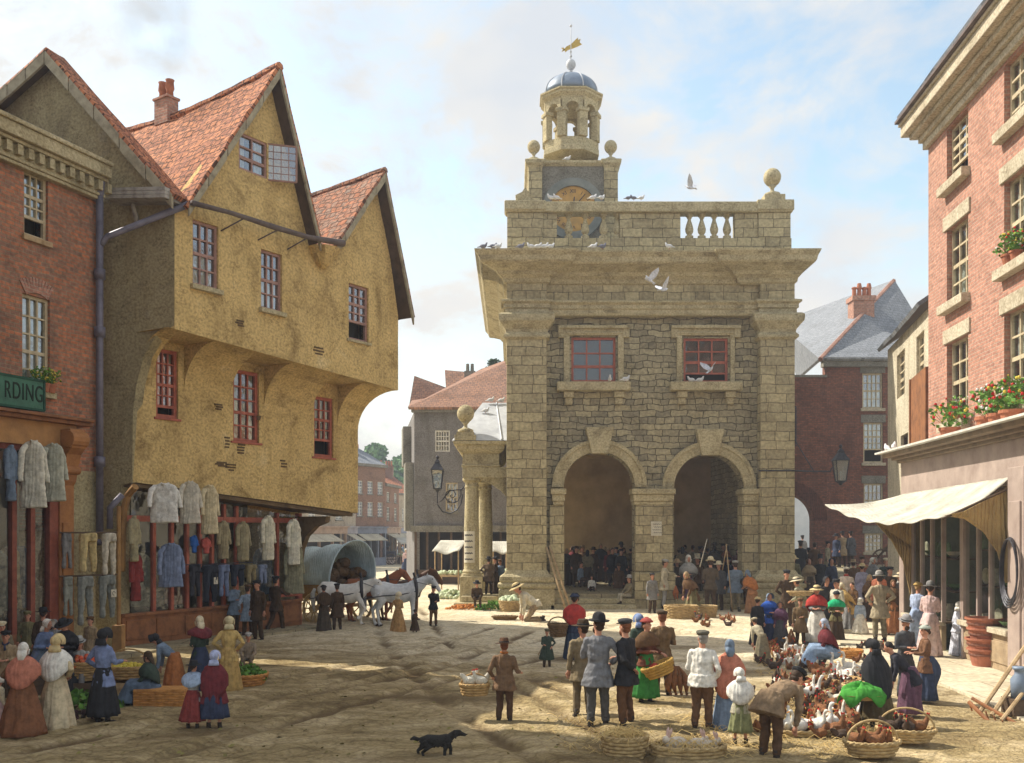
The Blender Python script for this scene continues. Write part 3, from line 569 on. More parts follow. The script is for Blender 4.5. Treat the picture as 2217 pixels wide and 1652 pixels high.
# chimney on the tiled roof
cp=A0+bk*.53; ch=MB(); ch.M=Matrix.Translation(cp+V((0,0,.1)))@Matrix.Scale(.55,4)@Matrix.Rotation(math.atan2(nS.y,nS.x),4,'Z'); ch.box((-.55,-.35,-1),(.55,.35,.45)); ch.box((-.62,-.42,.3),(.62,.42,.42))
chy=ch.build('chimney',M_brr,yh)
for dx in(-.3,.3):
    q=MB(); q.M=ch.M; q.lathe((dx,0,.4),[(.2,0),(.18,.35),(.24,.5),(.2,.85),(.24,.95),(.16,.95)],12); q.build('chimney_pot',mat('terracotta',(.40,.15,.08),(.28,.10,.055),6),chy,smooth=True)
# timber shelf gutter on the side wall, pole gutter across the front
q=MB(); 
for k in range(3): a=PSd.pt(PSd.t(262),PSd.at(262,442)[1]+.09*k,.28); b=PSd.pt(PSd.t(392),PSd.at(392,440)[1]+.09*k,.28); q.obox((a+b)/2,(b-a)/2,nD*.3,V((0,0,.04)))
for px in (300,): a=PSd.P(px,446,.2); q.tube([a+V((0,0,-.0)),a+V((0,0,-.55))-nD*.2],.06,6)
q.build('side_gutter',mat('weathered_grey_timber',(.35,.33,.30),(.22,.2,.18),5,bump=.6),yh)
q=MB(); q.tube([PS.P(386,447,.5),PS.P(470,468,.5),PS.P(560,497,.5),PS.P(640,520,.5),PS.P(716,533,.5)],[.07,.06,.08,.07,.1],8)
for (a,b) in (((500,480),(478,500)),((578,502),(558,520)),((640,520),(622,540))): q.tube([PS.P(*a,.5),PS.P(*b,.0)],.02,5)
q.build('front_gutter',mat('grey_gutter',(.14,.11,.10),(.09,.07,.065),4),yh,smooth=True)
q=MB(); q.lathe(PS.P(692,560,.15)+V((0,0,-.3)),[(.05,0),(.2,.12),(.38,.35),(.5,.55)],10); q.build('valley_corbel',M_yel,yh)
# ground floor shop of the ochre house
zg=lambda t: zB(0)+(zB(TF)-zB(0))*t/PG.L-.14
f=MB(); TL=PG.L
f.pbox(PG,0,TL,.12,.85,-.1,.06); f.pbox(PG,0,TL,.85,.93,-.1,.14); 
for i in range(7): f.pbox(PG,i*TL/7+.1,(i+1)*TL/7-.1,.25,.75,.05,.09)
f.build('stall_riser',M_wood,yh,bevel=.01)
f=MB()
mull=[333,372,405,433,459,485,512,600,650]
for px in mull: t=PG.t(px)-.03; f.pbox(PG,t-.045,t+.045,.9,zg(t),-.04,.07)
f.pbox(PG,0,TL,zg(TL)-.2,zg(TL)-.05,-.04,.06); f.pbox(PG,PG.t(600),TL,1.02,1.10,-.03,.09)
f.build('mullions',M_redf,yh)
f=MB(); f.pbox(PG,TL-.12,TL+.02,.0,zg(TL)+.1,-.1,.05); f.build('corner_post',M_redf,yh)
MB().add([PG.pt(.3,.9,0),PG.pt(TL,.9,0),PG.pt(TL,zg(TL),0),PG.pt(.3,zg(0),0)],[(0,1,2,3)]).build('shop_glass',M_glass2,yh)
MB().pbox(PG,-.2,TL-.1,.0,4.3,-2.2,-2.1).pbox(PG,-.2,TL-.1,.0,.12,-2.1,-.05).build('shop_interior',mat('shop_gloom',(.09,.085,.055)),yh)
# curved brackets
for pl_,t_,zz in ((PG,TL-.02,zB(TF)-.14),):
    q=MB(); a=pl_.pt(t_-.15,0,0); pp=[a+nS*x+V((0,0,zz+z)) for x,z in ((0,0),(1.25,0),(1.2,-.18),(.8,-.3),(.4,-.6),(.18,-1.0),(.1,-1.5),(0,-1.5))]; q.prism(pp,V((PG.u.x,PG.u.y,0))*.2); q.build('jetty_bracket',mat('old_beam',(.15,.10,.05)),yh)
q=MB(); a=PG.pt(.02,0,0); pts_=[a+nS*x+V((0,0,z)) for x,z in ((.55,4.1),(.25,3.9),(.08,3.5),(.02,2.9),(0,2.0))]; q.tube(pts_,.09,8); q.build('curved_brace',mat('ochre_timber',(.34,.19,.07),(.24,.13,.05),4),yh)
# =============== post and rails with hanging clothes ===============
pr=thing('clothes_rack','brown timber post with two clothes rails reaching to the brick shop pilaster','clothes rack',tuple(PB.P(259,1400,.9)*1))
pb_=V((WX(257,23.6),23.6,0)); pa_=PB.pt(PB.t(108),0,.3)
q=MB(); q.tube([pb_+V((0,0,.1)),pb_+V((0,0,3.6))],.05,8); q.build('post',mat('ochre_timber',(.34,.19,.07)),pr)
q=MB(); q.M=Matrix.Translation(pb_); q.box((-.12,-.12,.05),(.12,.12,.75)); q.build('post_base',mat('ochre_timber',(.34,.19,.07)),pr,bevel=.02)
ORG[pr.name]=V((0,0,0)) if False else ORG[pr.name]
RAILS=[]
for py in (1153,1243):
    z=3+(1150-py)/(F/23.6); q=MB(); a=V((pa_.x,pa_.y,z)); b=V((pb_.x,pb_.y,z)); q.tube([a,b],.02,6); q.build('rail',M_woodd,pr); RAILS.append((a,b))

# unseen block added past the left edge to shade the near ground
nb_=thing('shade_block','unseen brick block added left of the brick shop to shade the near ground','house',(-13,14,0))
MB().prism([(-10.3,19.2,0),(-8.3,11.5,0),(-17,8,0),(-19,16,0)],(0,0,15.5)).build('wall',M_brk,nb_)
MB().prism([(-10.1,19.4,15.5),(-8.0,11.3,15.5),(-17.2,7.8,15.5),(-19.2,16.2,15.5)],(0,0,.4)).build('cornice',M_trim,nb_)

# rear gables close the roof spaces
for a_,l_,r_ in ((A0,L0,R0),(A2,L2,R2)):
    sh2=-nS*7.6; MB().prism([a_+sh2-V((0,0,.1)),l_+sh2-V((0,0,.1)),V((l_.x,l_.y,7))+sh2,V((r_.x,r_.y,7))+sh2,r_+sh2-V((0,0,.1))],-nS*.2).build('rear_gable',M_olv,yh)

# patches where the render has fallen off the laths
lr=random.Random(12)
for (px,py,w,h) in ((473,881,20,12),(492,958,14,26),(523,972,20,22),(478,1005,26,9),(500,1012,26,16),(613,1004,16,18),(640,880,14,8),(560,905,12,8),(690,760,26,14),(520,700,22,10)):
    pl=PF1 if py>800 else PS; t0,z0=pl.at(px-w/2,py+h/2); t1,z1=pl.at(px+w/2,py-h/2); n=max(3,int((z1-z0)/.07)); q=MB()
    for k in range(n):
        a=t0+lr.uniform(0,.3)*(t1-t0); b=t1-lr.uniform(0,.3)*(t1-t0); z=z0+(z1-z0)*(k+.5)/n; q.pbox(pl,a,b,z-.022,z+.022,.0,.018)
    q.build('bare_lath',mat('old_lath',(.13,.085,.04),(.07,.045,.02),5),yh)
# =============== market hall ===============
HD=38.0; HS=F/HD
def hx(px,d=HD): return WX(px,d)
def hz(py,d=HD): return WZ(py,d)
X0,X1=hx(1097),hx(1717); Y0,Y1=HD,HD+12.5
mh=thing('market_hall','stone market hall with two front arches, balustraded parapet and domed clock turret','market hall',((X0+X1)/2,Y0,0))
PH=Pl(1097,HD+.28,1717,HD+.28)
def T(px,d=HD+.28): return hx(px,d)-PH.o.x
FL=.55   # floor of the arcade
def arch_open(xl,xr,yc,ysp): 
    a,b=T(xl),T(xr); r=(b-a)/2; zs=hz(ysp,HD+.28); cx=(a+b)/2
    return [(a,FL-.6)]+[(a,zs)]+[(cx+r*math.cos(R(180-180*i/24)),zs+r*math.sin(R(180-180*i/24))) for i in range(1,24)]+[(b,zs),(b,FL-.6)],(cx,zs,r)
oA,cA=arch_open(1221,1373,975,1055); oB,cB=arch_open(1459,1609,980,1058)
GLS[0]=glassm('dim_glass',.12)
W1=winr(PH,T(1237),T(1333),hz(827,HD+.28),hz(730,HD+.28),mh,M_redf,3,3,None,curt=0,fw=.09,rec=.12,off=0)
W2=winr(PH,T(1480),T(1576),hz(828,HD+.28),hz(732,HD+.28),mh,M_redf,3,3,None,curt=0,fw=.09,rec=.12,openb=.16)
GLS[0]=M_glass
zt=hz(660); L=T(1717)
out=[(0,-.05)]+oA+oB+[(L,-.05),(L,zt),(0,zt)]
MB().wall(PH,out,[W1,W2],.75).build('front_wall',M_rub,mh)
# interior
zc_=hz(925)-.1
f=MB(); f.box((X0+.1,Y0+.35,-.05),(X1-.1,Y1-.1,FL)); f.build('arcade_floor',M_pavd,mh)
f=MB(); f.box((X0+.2,Y0+1.03,zc_),(X1-.2,Y1-.2,zc_+.25))
for k in range(5): f.box((X0+.3,Y0+2+2.2*k,zc_-.3),(X1-.3,Y0+2.3+2.2*k,zc_-.003))
f.build('ceiling',M_dim,mh)
f=MB(); f.box((X0+.1,Y1-.5,0),(X1-.1,Y1,zt)); f.build('rear_wall',M_dim,mh)
f=MB(); f.box((X1-.75,Y0+1.04,0),(X1-.12,Y1-.5,zt)); f.build('right_wall',M_rub,mh)
# left side wall with arches (receding)
PLS=Pl(1097,HD+.28,1097,HD+.28); PLS.o=V((X0+.12,Y0+1.03)); PLS.u=V((0,1)); PLS.n=V((-1,0)); PLS.L=11
sp=[0]; oo=[(0,-.05)]
for k in range(3):
    a=.9+3.6*k; b=a+2.5; r=1.25; zs=hz(1055); oo+=[(a,-.05),(a,zs)]+[(a+r+r*math.cos(R(180-180*i/16)),zs+r*math.sin(R(180-180*i/16))) for i in range(1,16)]+[(b,zs),(b,-.05)]
oo+=[(11,-.05),(11,zt),(0,zt)]
MB().wall(PLS,oo,[],.65).build('left_wall',M_rub,mh)
# impost and pier details
def block(b,xa,xb,ya,yb,fr,bk=.5,d=HD): b.box((hx(xa,d),Y0-fr,hz(yb,d)),(hx(xb,d),Y0+bk,hz(ya,d)))
for xa,xb in ((1192,1226),(1368,1462),(1606,1648)):
    q=MB(); block(q,xa,xb,1058,1070,.14,.95); block(q,xa+3,xb-3,1070,1085,.06,.95); block(q,xa+5,xb-5,1085,1093,.0,.9)
    q.build('impost',M_trim,mh,bevel=.03)
def archiv(cx,zs,r,name):
    q=MB()
    for (ra,rb,f0) in ((r+.02,r+.34,.14),(r+.34,r+.48,.20)):
        n=28; vs=[]
        for i in range(n+1):
            a=PI*i/n
            for (rr,off) in ((ra,f0),(rb,f0),(rb,-.02),(ra,-.02)): vs.append(PH.pt(cx-rr*math.cos(a),zs+rr*math.sin(a),off))
        q.add(vs,[(i*4+j,i*4+(j+1)%4,(i+1)*4+(j+1)%4,(i+1)*4+j) for i in range(n) for j in range(4)]+[(0,1,2,3),(n*4+3,n*4+2,n*4+1,n*4)])
    return q.build('archivolt',M_trim,mh)
archiv(*cA,'a'); archiv(*cB,'b')
for cx,zs,r in (cA,cB):
    q=MB(); q.prism([PH.pt(cx+a,z,.0) for a,z in ((-.32,zs+r-.08),(.32,zs+r-.08),(.55,zs+r+.95),(-.55,zs+r+.95))],V((0,-.38,0))); q.build('keystone',M_trim,mh,bevel=.03)
# piers front faces (centre pier proud and down to the ground)
q=MB(); q.box((hx(1376),Y0+.02,-.02),(hx(1457),Y0+.9,hz(1093))); q.box((hx(1373),Y0-.18,-.02),(hx(1461),Y0+.6,hz(1240))); q.build('centre_pier',M_sto,mh,bevel=.03)
for xa,xb in ((1190,1222),(1608,1645)): q=MB(); q.box((hx(xa),Y0+.1,-.02),(hx(xb),Y0+.9,hz(1093))); q.build('half_pier',M_sto,mh,bevel=.03)
# giant pilasters
for (xa,xb) in ((1097,1183),(1643,1717)):
    q=MB(); q.box((hx(xa),Y0-.25,-.03),(hx(xb),Y0+.9,hz(660))); q.build('pilaster',M_sto,mh,bevel=.03)
    q=MB(); a,b=hx(xa),hx(xb)
    q.mould(a,b,Y0-.25,Y0+.5,[(.02,hz(738)),(.12,hz(733)),(.12,hz(728)),(.03,hz(722))])
    q.mould(a,b,Y0-.25,Y0+.5,[(.03,hz(722)),(.05,hz(716)),(.18,hz(706)),(.28,hz(700)),(.30,hz(694)),(.30,hz(686)),(.22,hz(682))])
    q.build('capital',M_trim,mh)
    q=MB(); q.mould(a,b,Y0-.25,Y0+.5,[(.30,-.02),(.30,.75),(.26,.8)]); q.mould(a,b,Y0-.25,Y0+.5,[(.26,.8),(.34,.86),(.34,.98),(.24,1.02)]); q.mould(a,b,Y0-.25,Y0+.5,[(.22,1.02),(.28,1.12),(.26,1.25),(.1,1.36),(.02,1.5)])
    q.build('pedestal',M_trim,mh,bevel=.02)
# architrave, frieze, cornice
q=MB(); q.mould(X0,X1,Y0-.05,Y1,[(.02,hz(684)),(.06,hz(680)),(.06,hz(672)),(.12,hz(670)),(.12,hz(662)),(.22,hz(658)),(.22,hz(654)),(0,hz(650))]); 
for (xa,xb) in ((1097,1183),(1643,1717)): q.mould(hx(xa),hx(xb),Y0-.25,Y0+.5,[(.02,hz(684)),(.06,hz(680)),(.06,hz(672)),(.12,hz(670)),(.12,hz(662)),(.22,hz(658)),(.22,hz(654)),(0.01,hz(650))])
q.build('architrave',M_trim,mh)
q=MB(); q.box((X0+.01,Y0+.02,hz(662)),(X1-.01,Y1-.01,hz(600))); q.build('frieze',M_sto,mh)
for (xa,xb) in ((1097,1183),(1643,1717)): q=MB(); q.box((hx(xa),Y0-.24,hz(655)),(hx(xb),Y0+.4,hz(600))); q.build('frieze_block',M_sto,mh,bevel=.02)
k=1.0; zb=hz(618); zp=3+(1150-541)/(F/(HD-1.2))
prof=[(.0,zb),(.12,zb+.06),(.16,zb+.2),(.32,zb+.3),(.40,zb+.42),(.72,zb+.55),(.90,zb+.60),(.94,zb+.62),(.94,zp-.42),(1.0,zp-.36),(1.06,zp-.2),(1.18,zp-.06),(1.2,zp),(.2,zp+.03)]
q=MB(); q.mould(X0,X1,Y0+.05,Y1,prof,.55); q.build('cornice',M_trim,mh)
for (xa,xb) in ((1097,1183),(1600,1717)): q=MB(); q.mould(hx(xa),hx(xb),Y0-.22,Y0+.6,[(o,z) for o,z in [(a*1.0,b) for a,b in prof[:-1]]]+[(.2,zp+.032)],.55 if xa>1500 else 1); q.build('cornice_break',M_trim,mh)
# parapet
DP=HD+.1
zpl=zp; zb1=hz(515,DP); zco=hz(460,DP); zto=hz(437,DP)
q=MB(); q.box((hx(1098,DP),DP,zpl-.05),(hx(1714,DP),DP+.5,zb1)); q.build('parapet_plinth',M_sto,mh,bevel=.02)
for xa,xb in ((1098,1176),(1176,1206),(1342,1474),(1592,1642),(1642,1712)): q=MB(); q.box((hx(xa,DP),DP+(.0 if (xa in(1098,1642)) else .06),zb1+.002),(hx(xb,DP),DP+.46,zco-.002)); q.build('parapet_wall',M_sto,mh,bevel=.02)
q=MB(); q.box((hx(1094,DP),DP-.1,zco),(hx(1716,DP),DP+.58,zto)); q.box((hx(1092,DP),DP-.16,zco+.06),(hx(1182,DP),DP+.62,zto+.03)); q.box((hx(1638,DP),DP-.16,zco+.06),(hx(1718,DP),DP+.62,zto+.06)); q.build('coping',M_trim,mh,bevel=.05)
# side parapets
q=MB(); q.box((X0+.05,DP+.6,zpl-.05),(X0+.5,Y1,zco)); q.box((X1-.5,DP+.6,zpl-.05),(X1-.05,Y1,zco)); q.build('side_parapet',M_sto,mh)
bal=[(.16,0),(.16,.14),(.10,.16),(.09,.2),(.15,.3),(.165,.42),(.12,.6),(.07,.75),(.065,.82),(.10,.86),(.10,.9),(.15,.92),(.15,1.0)]
hb=zco-zb1
for px in (1232,1268,1308,1338,1495,1522,1549,1577):
    q=MB(); q.lathe((hx(px,DP),DP+.26,zb1),[(r,z*hb) for r,z in bal],10); q.build('baluster',M_trim,mh,smooth=False)
def ball(par,c,r,hgt):
    q=MB(); c=V(c); q.ell(c+V((0,0,hgt+r)),(r,r,r*1.05),18,12); q.lathe(c,[(r*.9,0),(r*.9,.12),(r*.5,.18),(r*.22,hgt*.5),(r*.22,hgt*.8),(r*.5,hgt*1.05)],14)
    return q.build('ball_finial',M_trim,par,smooth=True)
q=MB(); q.box((hx(1655,DP),DP-.05,zto+.05),(hx(1700,DP),DP+.6,zto+.3)); q.build('finial_block',M_trim,mh,bevel=.02)
ball(mh,(hx(1676,DP),DP+.28,zto+.28),.34,.42)
# broken scroll at the left end of the parapet
q=MB(); q.prism([(hx(1118,DP),DP+.1,zto),(hx(1165,DP),DP+.1,zto),(hx(1156,DP),DP+.1,zto+.12),(hx(1146,DP),DP+.1,zto+.4),(hx(1137,DP),DP+.1,zto+.6),(hx(1130,DP),DP+.1,zto+.42),(hx(1116,DP),DP+.1,zto+.3)],(0,.3,0)); q.build('scroll_stone',M_trim,mh)
# window surrounds
for (xa,xb,ya,yb) in ((1208,1362,707,838),(1452,1602,708,838)):
    wa,wb=(1233,1337) if xa<1300 else (1476,1580)
    q=MB(); d=HD+.28
    def bx(a,b,c,e,fr): q.box((hx(a,d),d-fr,hz(e,d)),(hx(b,d),d+.02,hz(c,d)))
    bx(xa+12,wa,727,828,.12); bx(wb,xb-12,727,828,.12); bx(xa+12,xb-12,712,727,.12); bx(xa,xb,706,713,.24); bx(xa,xa+14,706,732,.17); bx(xb-14,xb,706,732,.17); bx(xa+8,xb-8,720,724,.15)
    q.build('window_surround',M_trim,mh,bevel=.02)
    q=MB(); bx(xa-3,xb+1,829,848,.42); q.build('window_sill',M_trim,mh,bevel=.03)
    q=MB()
    for a in (xa+12,xb-34):
        bx(a,a+22,849,862,.3); bx(a+3,a+19,862,876,.2)
    q.build('sill_bracket',M_trim,mh,bevel=.03)
# roof top
MB().box((X0+.3,DP+.6,zpl-.02),(X1-.3,Y1-.1,zpl+.1)).build('flat_roof',M_lead,mh)
# steps in front
st=MB(); st.box((hx(1190),Y0-.55,-.02),(hx(1375),Y0+.4,.20)); st.box((hx(1195),Y0-.15,.2),(hx(1374),Y0+.4,.40))
st.box((hx(1459),Y0-.55,-.02),(hx(1645),Y0+.4,.20)); st.box((hx(1459),Y0-.15,.2),(hx(1642),Y0+.4,.40)); st.build('steps',M_trim,mh,bevel=.03)
# ---- clock turret ----
TD=41.0
def tx(px,d=TD): return WX(px,d)
def tz(py,d=TD): return WZ(py,d)
xa,xb=tx(1144),tx(1338); ya,yb=TD,TD+3.7
q=MB(); q.box((xa+.3,ya+.12,zpl),(xb-.3,yb-.12,tz(352))); q.build('turret_wall',M_trimg,mh)
for (a,b) in ((1144,1174),(1308,1338)):
    q=MB(); q.box((tx(a),ya,zpl),(tx(b),yb,tz(356))); q.build('turret_pier',M_sto,mh,bevel=.03)
q=MB()
for (a,b) in ((1144,1174),(1308,1338)): q.mould(tx(a),tx(b),ya,yb,[(0,tz(362)),(.05,tz(358)),(.12,tz(354)),(.14,tz(347)),(.1,tz(345))])
q.mould(xa+.3,xb-.3,ya+.1,yb-.1,[(0,tz(358)),(.12,tz(352)),(.12,tz(347)),(0,tz(345))]); q.build('turret_cornice',M_trim,mh)
for px in (1156,1324): ball(mh,(tx(px),ya+.35,tz(344)),.27,.36)
for px in (1160,1320): ball(mh,(tx(px,yb),yb-.35,tz(344)),.27,.36)
ck=V((tx(1241),ya+.1,tz(452))); 
def disc(name,r,y,m,par,r2=0,n=48,th=.06):
    q=MB(); vs=[]
    for yy in (y-th,y):
        for rr in ((r2,r) if r2 else (r,)):
            vs+=[(ck.x+rr*math.cos(2*PI*i/n),ck.y+yy,ck.z+rr*math.sin(2*PI*i/n)) for i in range(n)]
    if r2:
        fs=[]
        for i in range(n):
            j=(i+1)%n; fs+=[(i,n+i,n+j,j),(2*n+i,2*n+j,3*n+j,3*n+i),(n+i,3*n+i,3*n+j,n+j),(i,j,2*n+j,2*n+i)]
    else: fs=[tuple(range(n)),tuple(range(2*n-1,n-1,-1))]+[(i,i+n,(i+1)%n+n,(i+1)%n) for i in range(n)]
    return q.add(vs,fs).build(name,m,par)
ring=disc('clock_surround',1.28,0,mat('blue_grey_stone',(.22,.235,.22),(.15,.165,.16),2),mh,r2=.96,th=.16)
face=disc('clock_face',.98,0,mat('faded_orange_dial',(.50,.30,.10),(.36,.24,.10),2),mh,th=.05)
q=MB()
q.tube([(ck.x,ck.y-.1,ck.z),(ck.x+.05,ck.y-.1,ck.z+.5)],[.04,.02],5); q.tube([(ck.x,ck.y-.11,ck.z),(ck.x+.5,ck.y-.11,ck.z+.62)],[.03,.015],5); q.build('clock_hands',M_iron,face)
NUM=['XII','I','II','III','IIII','V','VI','VII','VIII','IX','X','XI']
for i,s_ in enumerate(NUM):
    a=2*PI*i/12; Mx=Matrix.Translation((ck.x,ck.y-.056,ck.z))@Matrix.Rotation(a,4,'Y')@Matrix(((1,0,0,0),(0,0,-1,0),(0,1,0,0),(0,0,0,1)))@Matrix.Translation((-.042*len(s_)*1.15,.68,0))
    txt(s_,.22,M_iron,face,Mx,'numeral',ext=.004)
# lantern (octagon)
LC=V((tx(1236,TD+1.85),TD+1.85,0)); LS=F/(TD+1.85)
def lz(py): return 3+(1150-py)/LS
def octo(b,r,z0,z1,r1=None): b.lathe((LC.x,LC.y,0),[(r,z0),(r1 or r,z1)],8,a0=PI/8)
q=MB(); octo(q,1.28,lz(346),lz(333)); octo(q,1.2,lz(333),lz(316)); q.build('lantern_base',M_trim,mh,bevel=.02)
rP=1.14
for k in range(8):
    a=PI/8+PI/4*k; c=V((LC.x+rP*math.cos(a),LC.y+rP*math.sin(a),0)); q=MB(); q.M=Matrix.Translation(c)@Matrix.Rotation(a,4,'Z')
    q.box((-.16,-.19,lz(316)),(.12,.19,lz(262))); q.box((-.2,-.24,lz(264)),(.17,.24,lz(256))); q.build('lantern_pier',M_trim,mh,bevel=.015)
# arches between piers: octagonal ring with arched openings
for k in range(8):
    a0=PI/8+PI/4*k; a1=a0+PI/4; p=V((LC.x+rP*math.cos(a0),LC.y+rP*math.sin(a0))); q_=V((LC.x+rP*math.cos(a1),LC.y+rP*math.sin(a1)))
    pl_=Pl(0,10,10,10); pl_.o=p; pl_.u=(q_-p).normalized(); pl_.L=(q_-p).length; mid=(p+q_)/2-V((LC.x,LC.y)); pl_.n=mid.normalized(); Lw=pl_.L; r=.30; zs=lz(258)
    ol=[(0,zs),(Lw/2-r,zs)]+[(Lw/2-r*math.cos(PI*i/10),zs+r*math.sin(PI*i/10)) for i in range(1,10)]+[(Lw/2+r,zs),(Lw,zs),(Lw,lz(236)),(0,lz(236))]
    MB().wall(pl_,ol,[],.26,off=.1).build('lantern_arch',M_trim,mh)
q=MB(); q.lathe((LC.x,LC.y,0),[(1.2,lz(240)),(1.24,lz(236)),(1.26,lz(232)),(1.34,lz(228)),(1.40,lz(225)),(1.40,lz(221)),(1.46,lz(219)),(1.46,lz(216)),(1.18,lz(211))],8,a0=PI/8); q.build('lantern_cornice',M_trim,mh)
q=MB(); hd=lz(163)-lz(210); q.lathe((LC.x,LC.y,lz(210)),[(1.17*math.cos(PI/2*i/10)+.02,hd*math.sin(PI/2*i/10)) for i in range(11)],32)
dm=q.build('dome',M_lead,mh,smooth=True)
for k in range(8):
    a=PI/8+PI/4*k; q=MB(); q.tube([(LC.x+(1.18*math.cos(PI/2*i/8)+.02)*math.cos(a),LC.y+(1.18*math.cos(PI/2*i/8)+.02)*math.sin(a),lz(210)+hd*math.sin(PI/2*i/8)) for i in range(9)],.03,5); q.build('dome_rib',M_leadw,dm)
q=MB(); q.lathe((LC.x,LC.y,lz(170)),[(.2,.1),(.16,.16),(.06,.2),(.05,.28),(.09,.32),(.05,.36),(.05,.4)],10); q.ell((LC.x,LC.y,lz(140)),(.215,.215,.235),16,10); q.tube([(LC.x,LC.y,lz(150)),(LC.x,LC.y,lz(56))],[.03,.015],6); q.ell((LC.x,LC.y,lz(56)),.06,8,6); q.ell((LC.x,LC.y,lz(122)),.06,8,6); q.ell((LC.x,LC.y,lz(112)),.05,8,6)
q.build('spire_ball',M_leadw,mh,smooth=True)
q=MB(); y=LC.y; 
def vp(px,py): return (WX(px,y),y-.01,WZ(py,y))
q.prism([vp(*p) for p in ((1217,112),(1226,101),(1236,96),(1246,86),(1252,81),(1251,87),(1257,84),(1255,92),(1260,96),(1250,101),(1240,105),(1230,108),(1224,113),(1222,109))],(0,.03,0))
q.prism([vp(*p) for p in ((1215,104),(1220,103),(1223,108),(1216,112),(1219,107))],(0,.03,0)); q.build('weathervane',M_gold,mh)
# ---- side portico on the left ----
po=thing('side_portico','stone portico with paired columns and pale lead roof on the market hall flank','portico',(WX(1035,39.5),39.5,0))
PD=39.0; ps=F/PD
xL=WX(1002,PD); 
for (px,dd) in ((1021,PD+.2),(1051,PD+1.9)):
    c=V((WX(px,dd),dd,0)); zt_=WZ(1040,PD)+.1; zb_=WZ(1248,PD); q=MB()
    H=zt_-zb_; q.lathe((c.x,c.y,zb_),[(.40,0),(.40,.1),(.34,.12),(.37,.2),(.31,.28),(.30,.4),(.295,H*.5),(.25,H-.4),(.28,H-.38),(.28,H-.3),(.25,H-.28),(.27,H-.18),(.36,H-.1),(.36,H)],20)
    q.build('column',M_trim,po)
    q=MB(); q.box((c.x-.45,c.y-.45,-.02),(c.x+.45,c.y+.45,zb_+.01)); q.build('column_pedestal',M_trim,po,bevel=.03)
for dd in (PD+5.4,PD+7): 
    c=V((WX(1021,PD)+.1,dd,0)); q=MB(); q.lathe((c.x,c.y,WZ(1248,PD)),[(.4,0),(.31,.2),(.3,.4),(.25,H-.3),(.36,H-.1),(.36,H)],16); q.build('column',M_trim,po)
x0=WX(1003,PD)-.02; x1=X0; z0=WZ(1040,PD)+.1
q=MB(); q.box((x0,PD-.15,z0),(x1-.01,PD+.55,z0+.42)); q.box((x0,PD+.55,z0),(x0+.7,PD+8,z0+.42)); q.build('architrave',M_trim,po,bevel=.02)
q=MB(); q.mould(x0,x1-.3,PD-.15,PD+8,[(.0,z0+.42),(.05,z0+.45),(.05,z0+.5),(.0,z0+.52),(0,z0+.95),(.1,z0+1.0),(.2,z0+1.12),(.22,z0+1.25),(.34,z0+1.3),(.36,z0+1.42),(.1,z0+1.45)]); q.build('entablature',M_trim,po)
zr=z0+1.44; q=MB(); q.add([(x0-.4,PD-.5,zr),(x1,PD-.5,zr),(x1,PD+8,zr),(x0-.4,PD+8,zr),(WX(1045,PD+2.2),PD+2.2,WZ(872,PD+2.2)),(x1,PD+2.2,WZ(872,PD+2.2)),(x1,PD+6.5,WZ(872,PD+2.2)),(WX(1045,PD+2.2),PD+6.5,WZ(872,PD+2.2))],[(3,2,1,0),(0,1,5,4),(1,2,6,5),(2,3,7,6),(3,0,4,7),(4,5,6,7)]); q.build('lead_roof',M_leadw,po)
q=MB(); q.tube([(x1-.2,PD-.5,zr+.04),(WX(1075,PD+2),PD+2.2,WZ(872,PD+2.2))],.035,5); q.build('roof_seam',M_leadw,po)
q=MB(); cx=WX(1008,PD-.1); q.box((cx-.42,PD-.5,zr),(cx+.42,PD+.3,zr+.22)); q.box((cx-.34,PD-.42,zr+.22),(cx+.34,PD+.22,zr+.34)); q.build('finial_block',M_trim,po)
ball(po,(cx,PD-.1,zr+.33),.34,.42)
q=MB(); q.wall(Pl(1090,PD+.4,1097,PD+.4),[],[],.1) if 0 else None
# curved brace arch between column and hall
q=MB(); q.prism([(x1-.02,PD,z0),(x1-.02,PD,z0-.75),(x1-.25,PD,z0-.5),(x1-.6,PD,z0-.25),(x1-1.0,PD,z0-.08),(x1-1.15,PD,z0)],(0,.4,0)); q.build('arch_spandrel',M_trim,po)
q=MB(); q.box((WX(985,PD),PD-1.0,-.02),(X0-.35,PD+8,.22)); q.box((WX(1000,PD),PD-.6,.22),(X0-.3,PD+8,.46)); q.build('platform_steps',M_trim,po,bevel=.04)
# notices
nb=MB(); d=HD-.19; nb.box((hx(1411,d)-.0,HD-.02,hz(1160,d)),(hx(1434,d),HD+.015,hz(1129,d))); nt_=thing('notice','pale paper notice pasted high on the centre pier between the arches','notice',(hx(1422),HD,hz(1160))); nb.build('paper_sheet',mat('paper',(.62,.58,.47),(.5,.46,.36),3),nt_)
q=MB()
for k in range(4):
    zz_=hz(1135+6*k); xa_=hx(1413+(k%2)*2); q.tube([(xa_+.33*i/14,HD-.024,zz_+.03*math.sin(i*2.1+k)) for i in range(15)],.007,4)
q.build('handwriting',M_iron,nt_)
nb=thing('poster','tall pale bill pasted round the nearest portico column above the steps','poster',(WX(1018,PD),PD-.15,WZ(1215,PD)))
q=MB(); c=V((WX(1021,PD+.2),PD+.2,0)); q.grid(lambda u,v:(c.x+.318*math.cos(R(205+90*u)),c.y+.318*math.sin(R(205+90*u)),WZ(1218,PD)+v*(WZ(1150,PD)-WZ(1218,PD))),8,2); o_=q.build('paper_sheet',mat('paper',(.62,.58,.47)),nb)
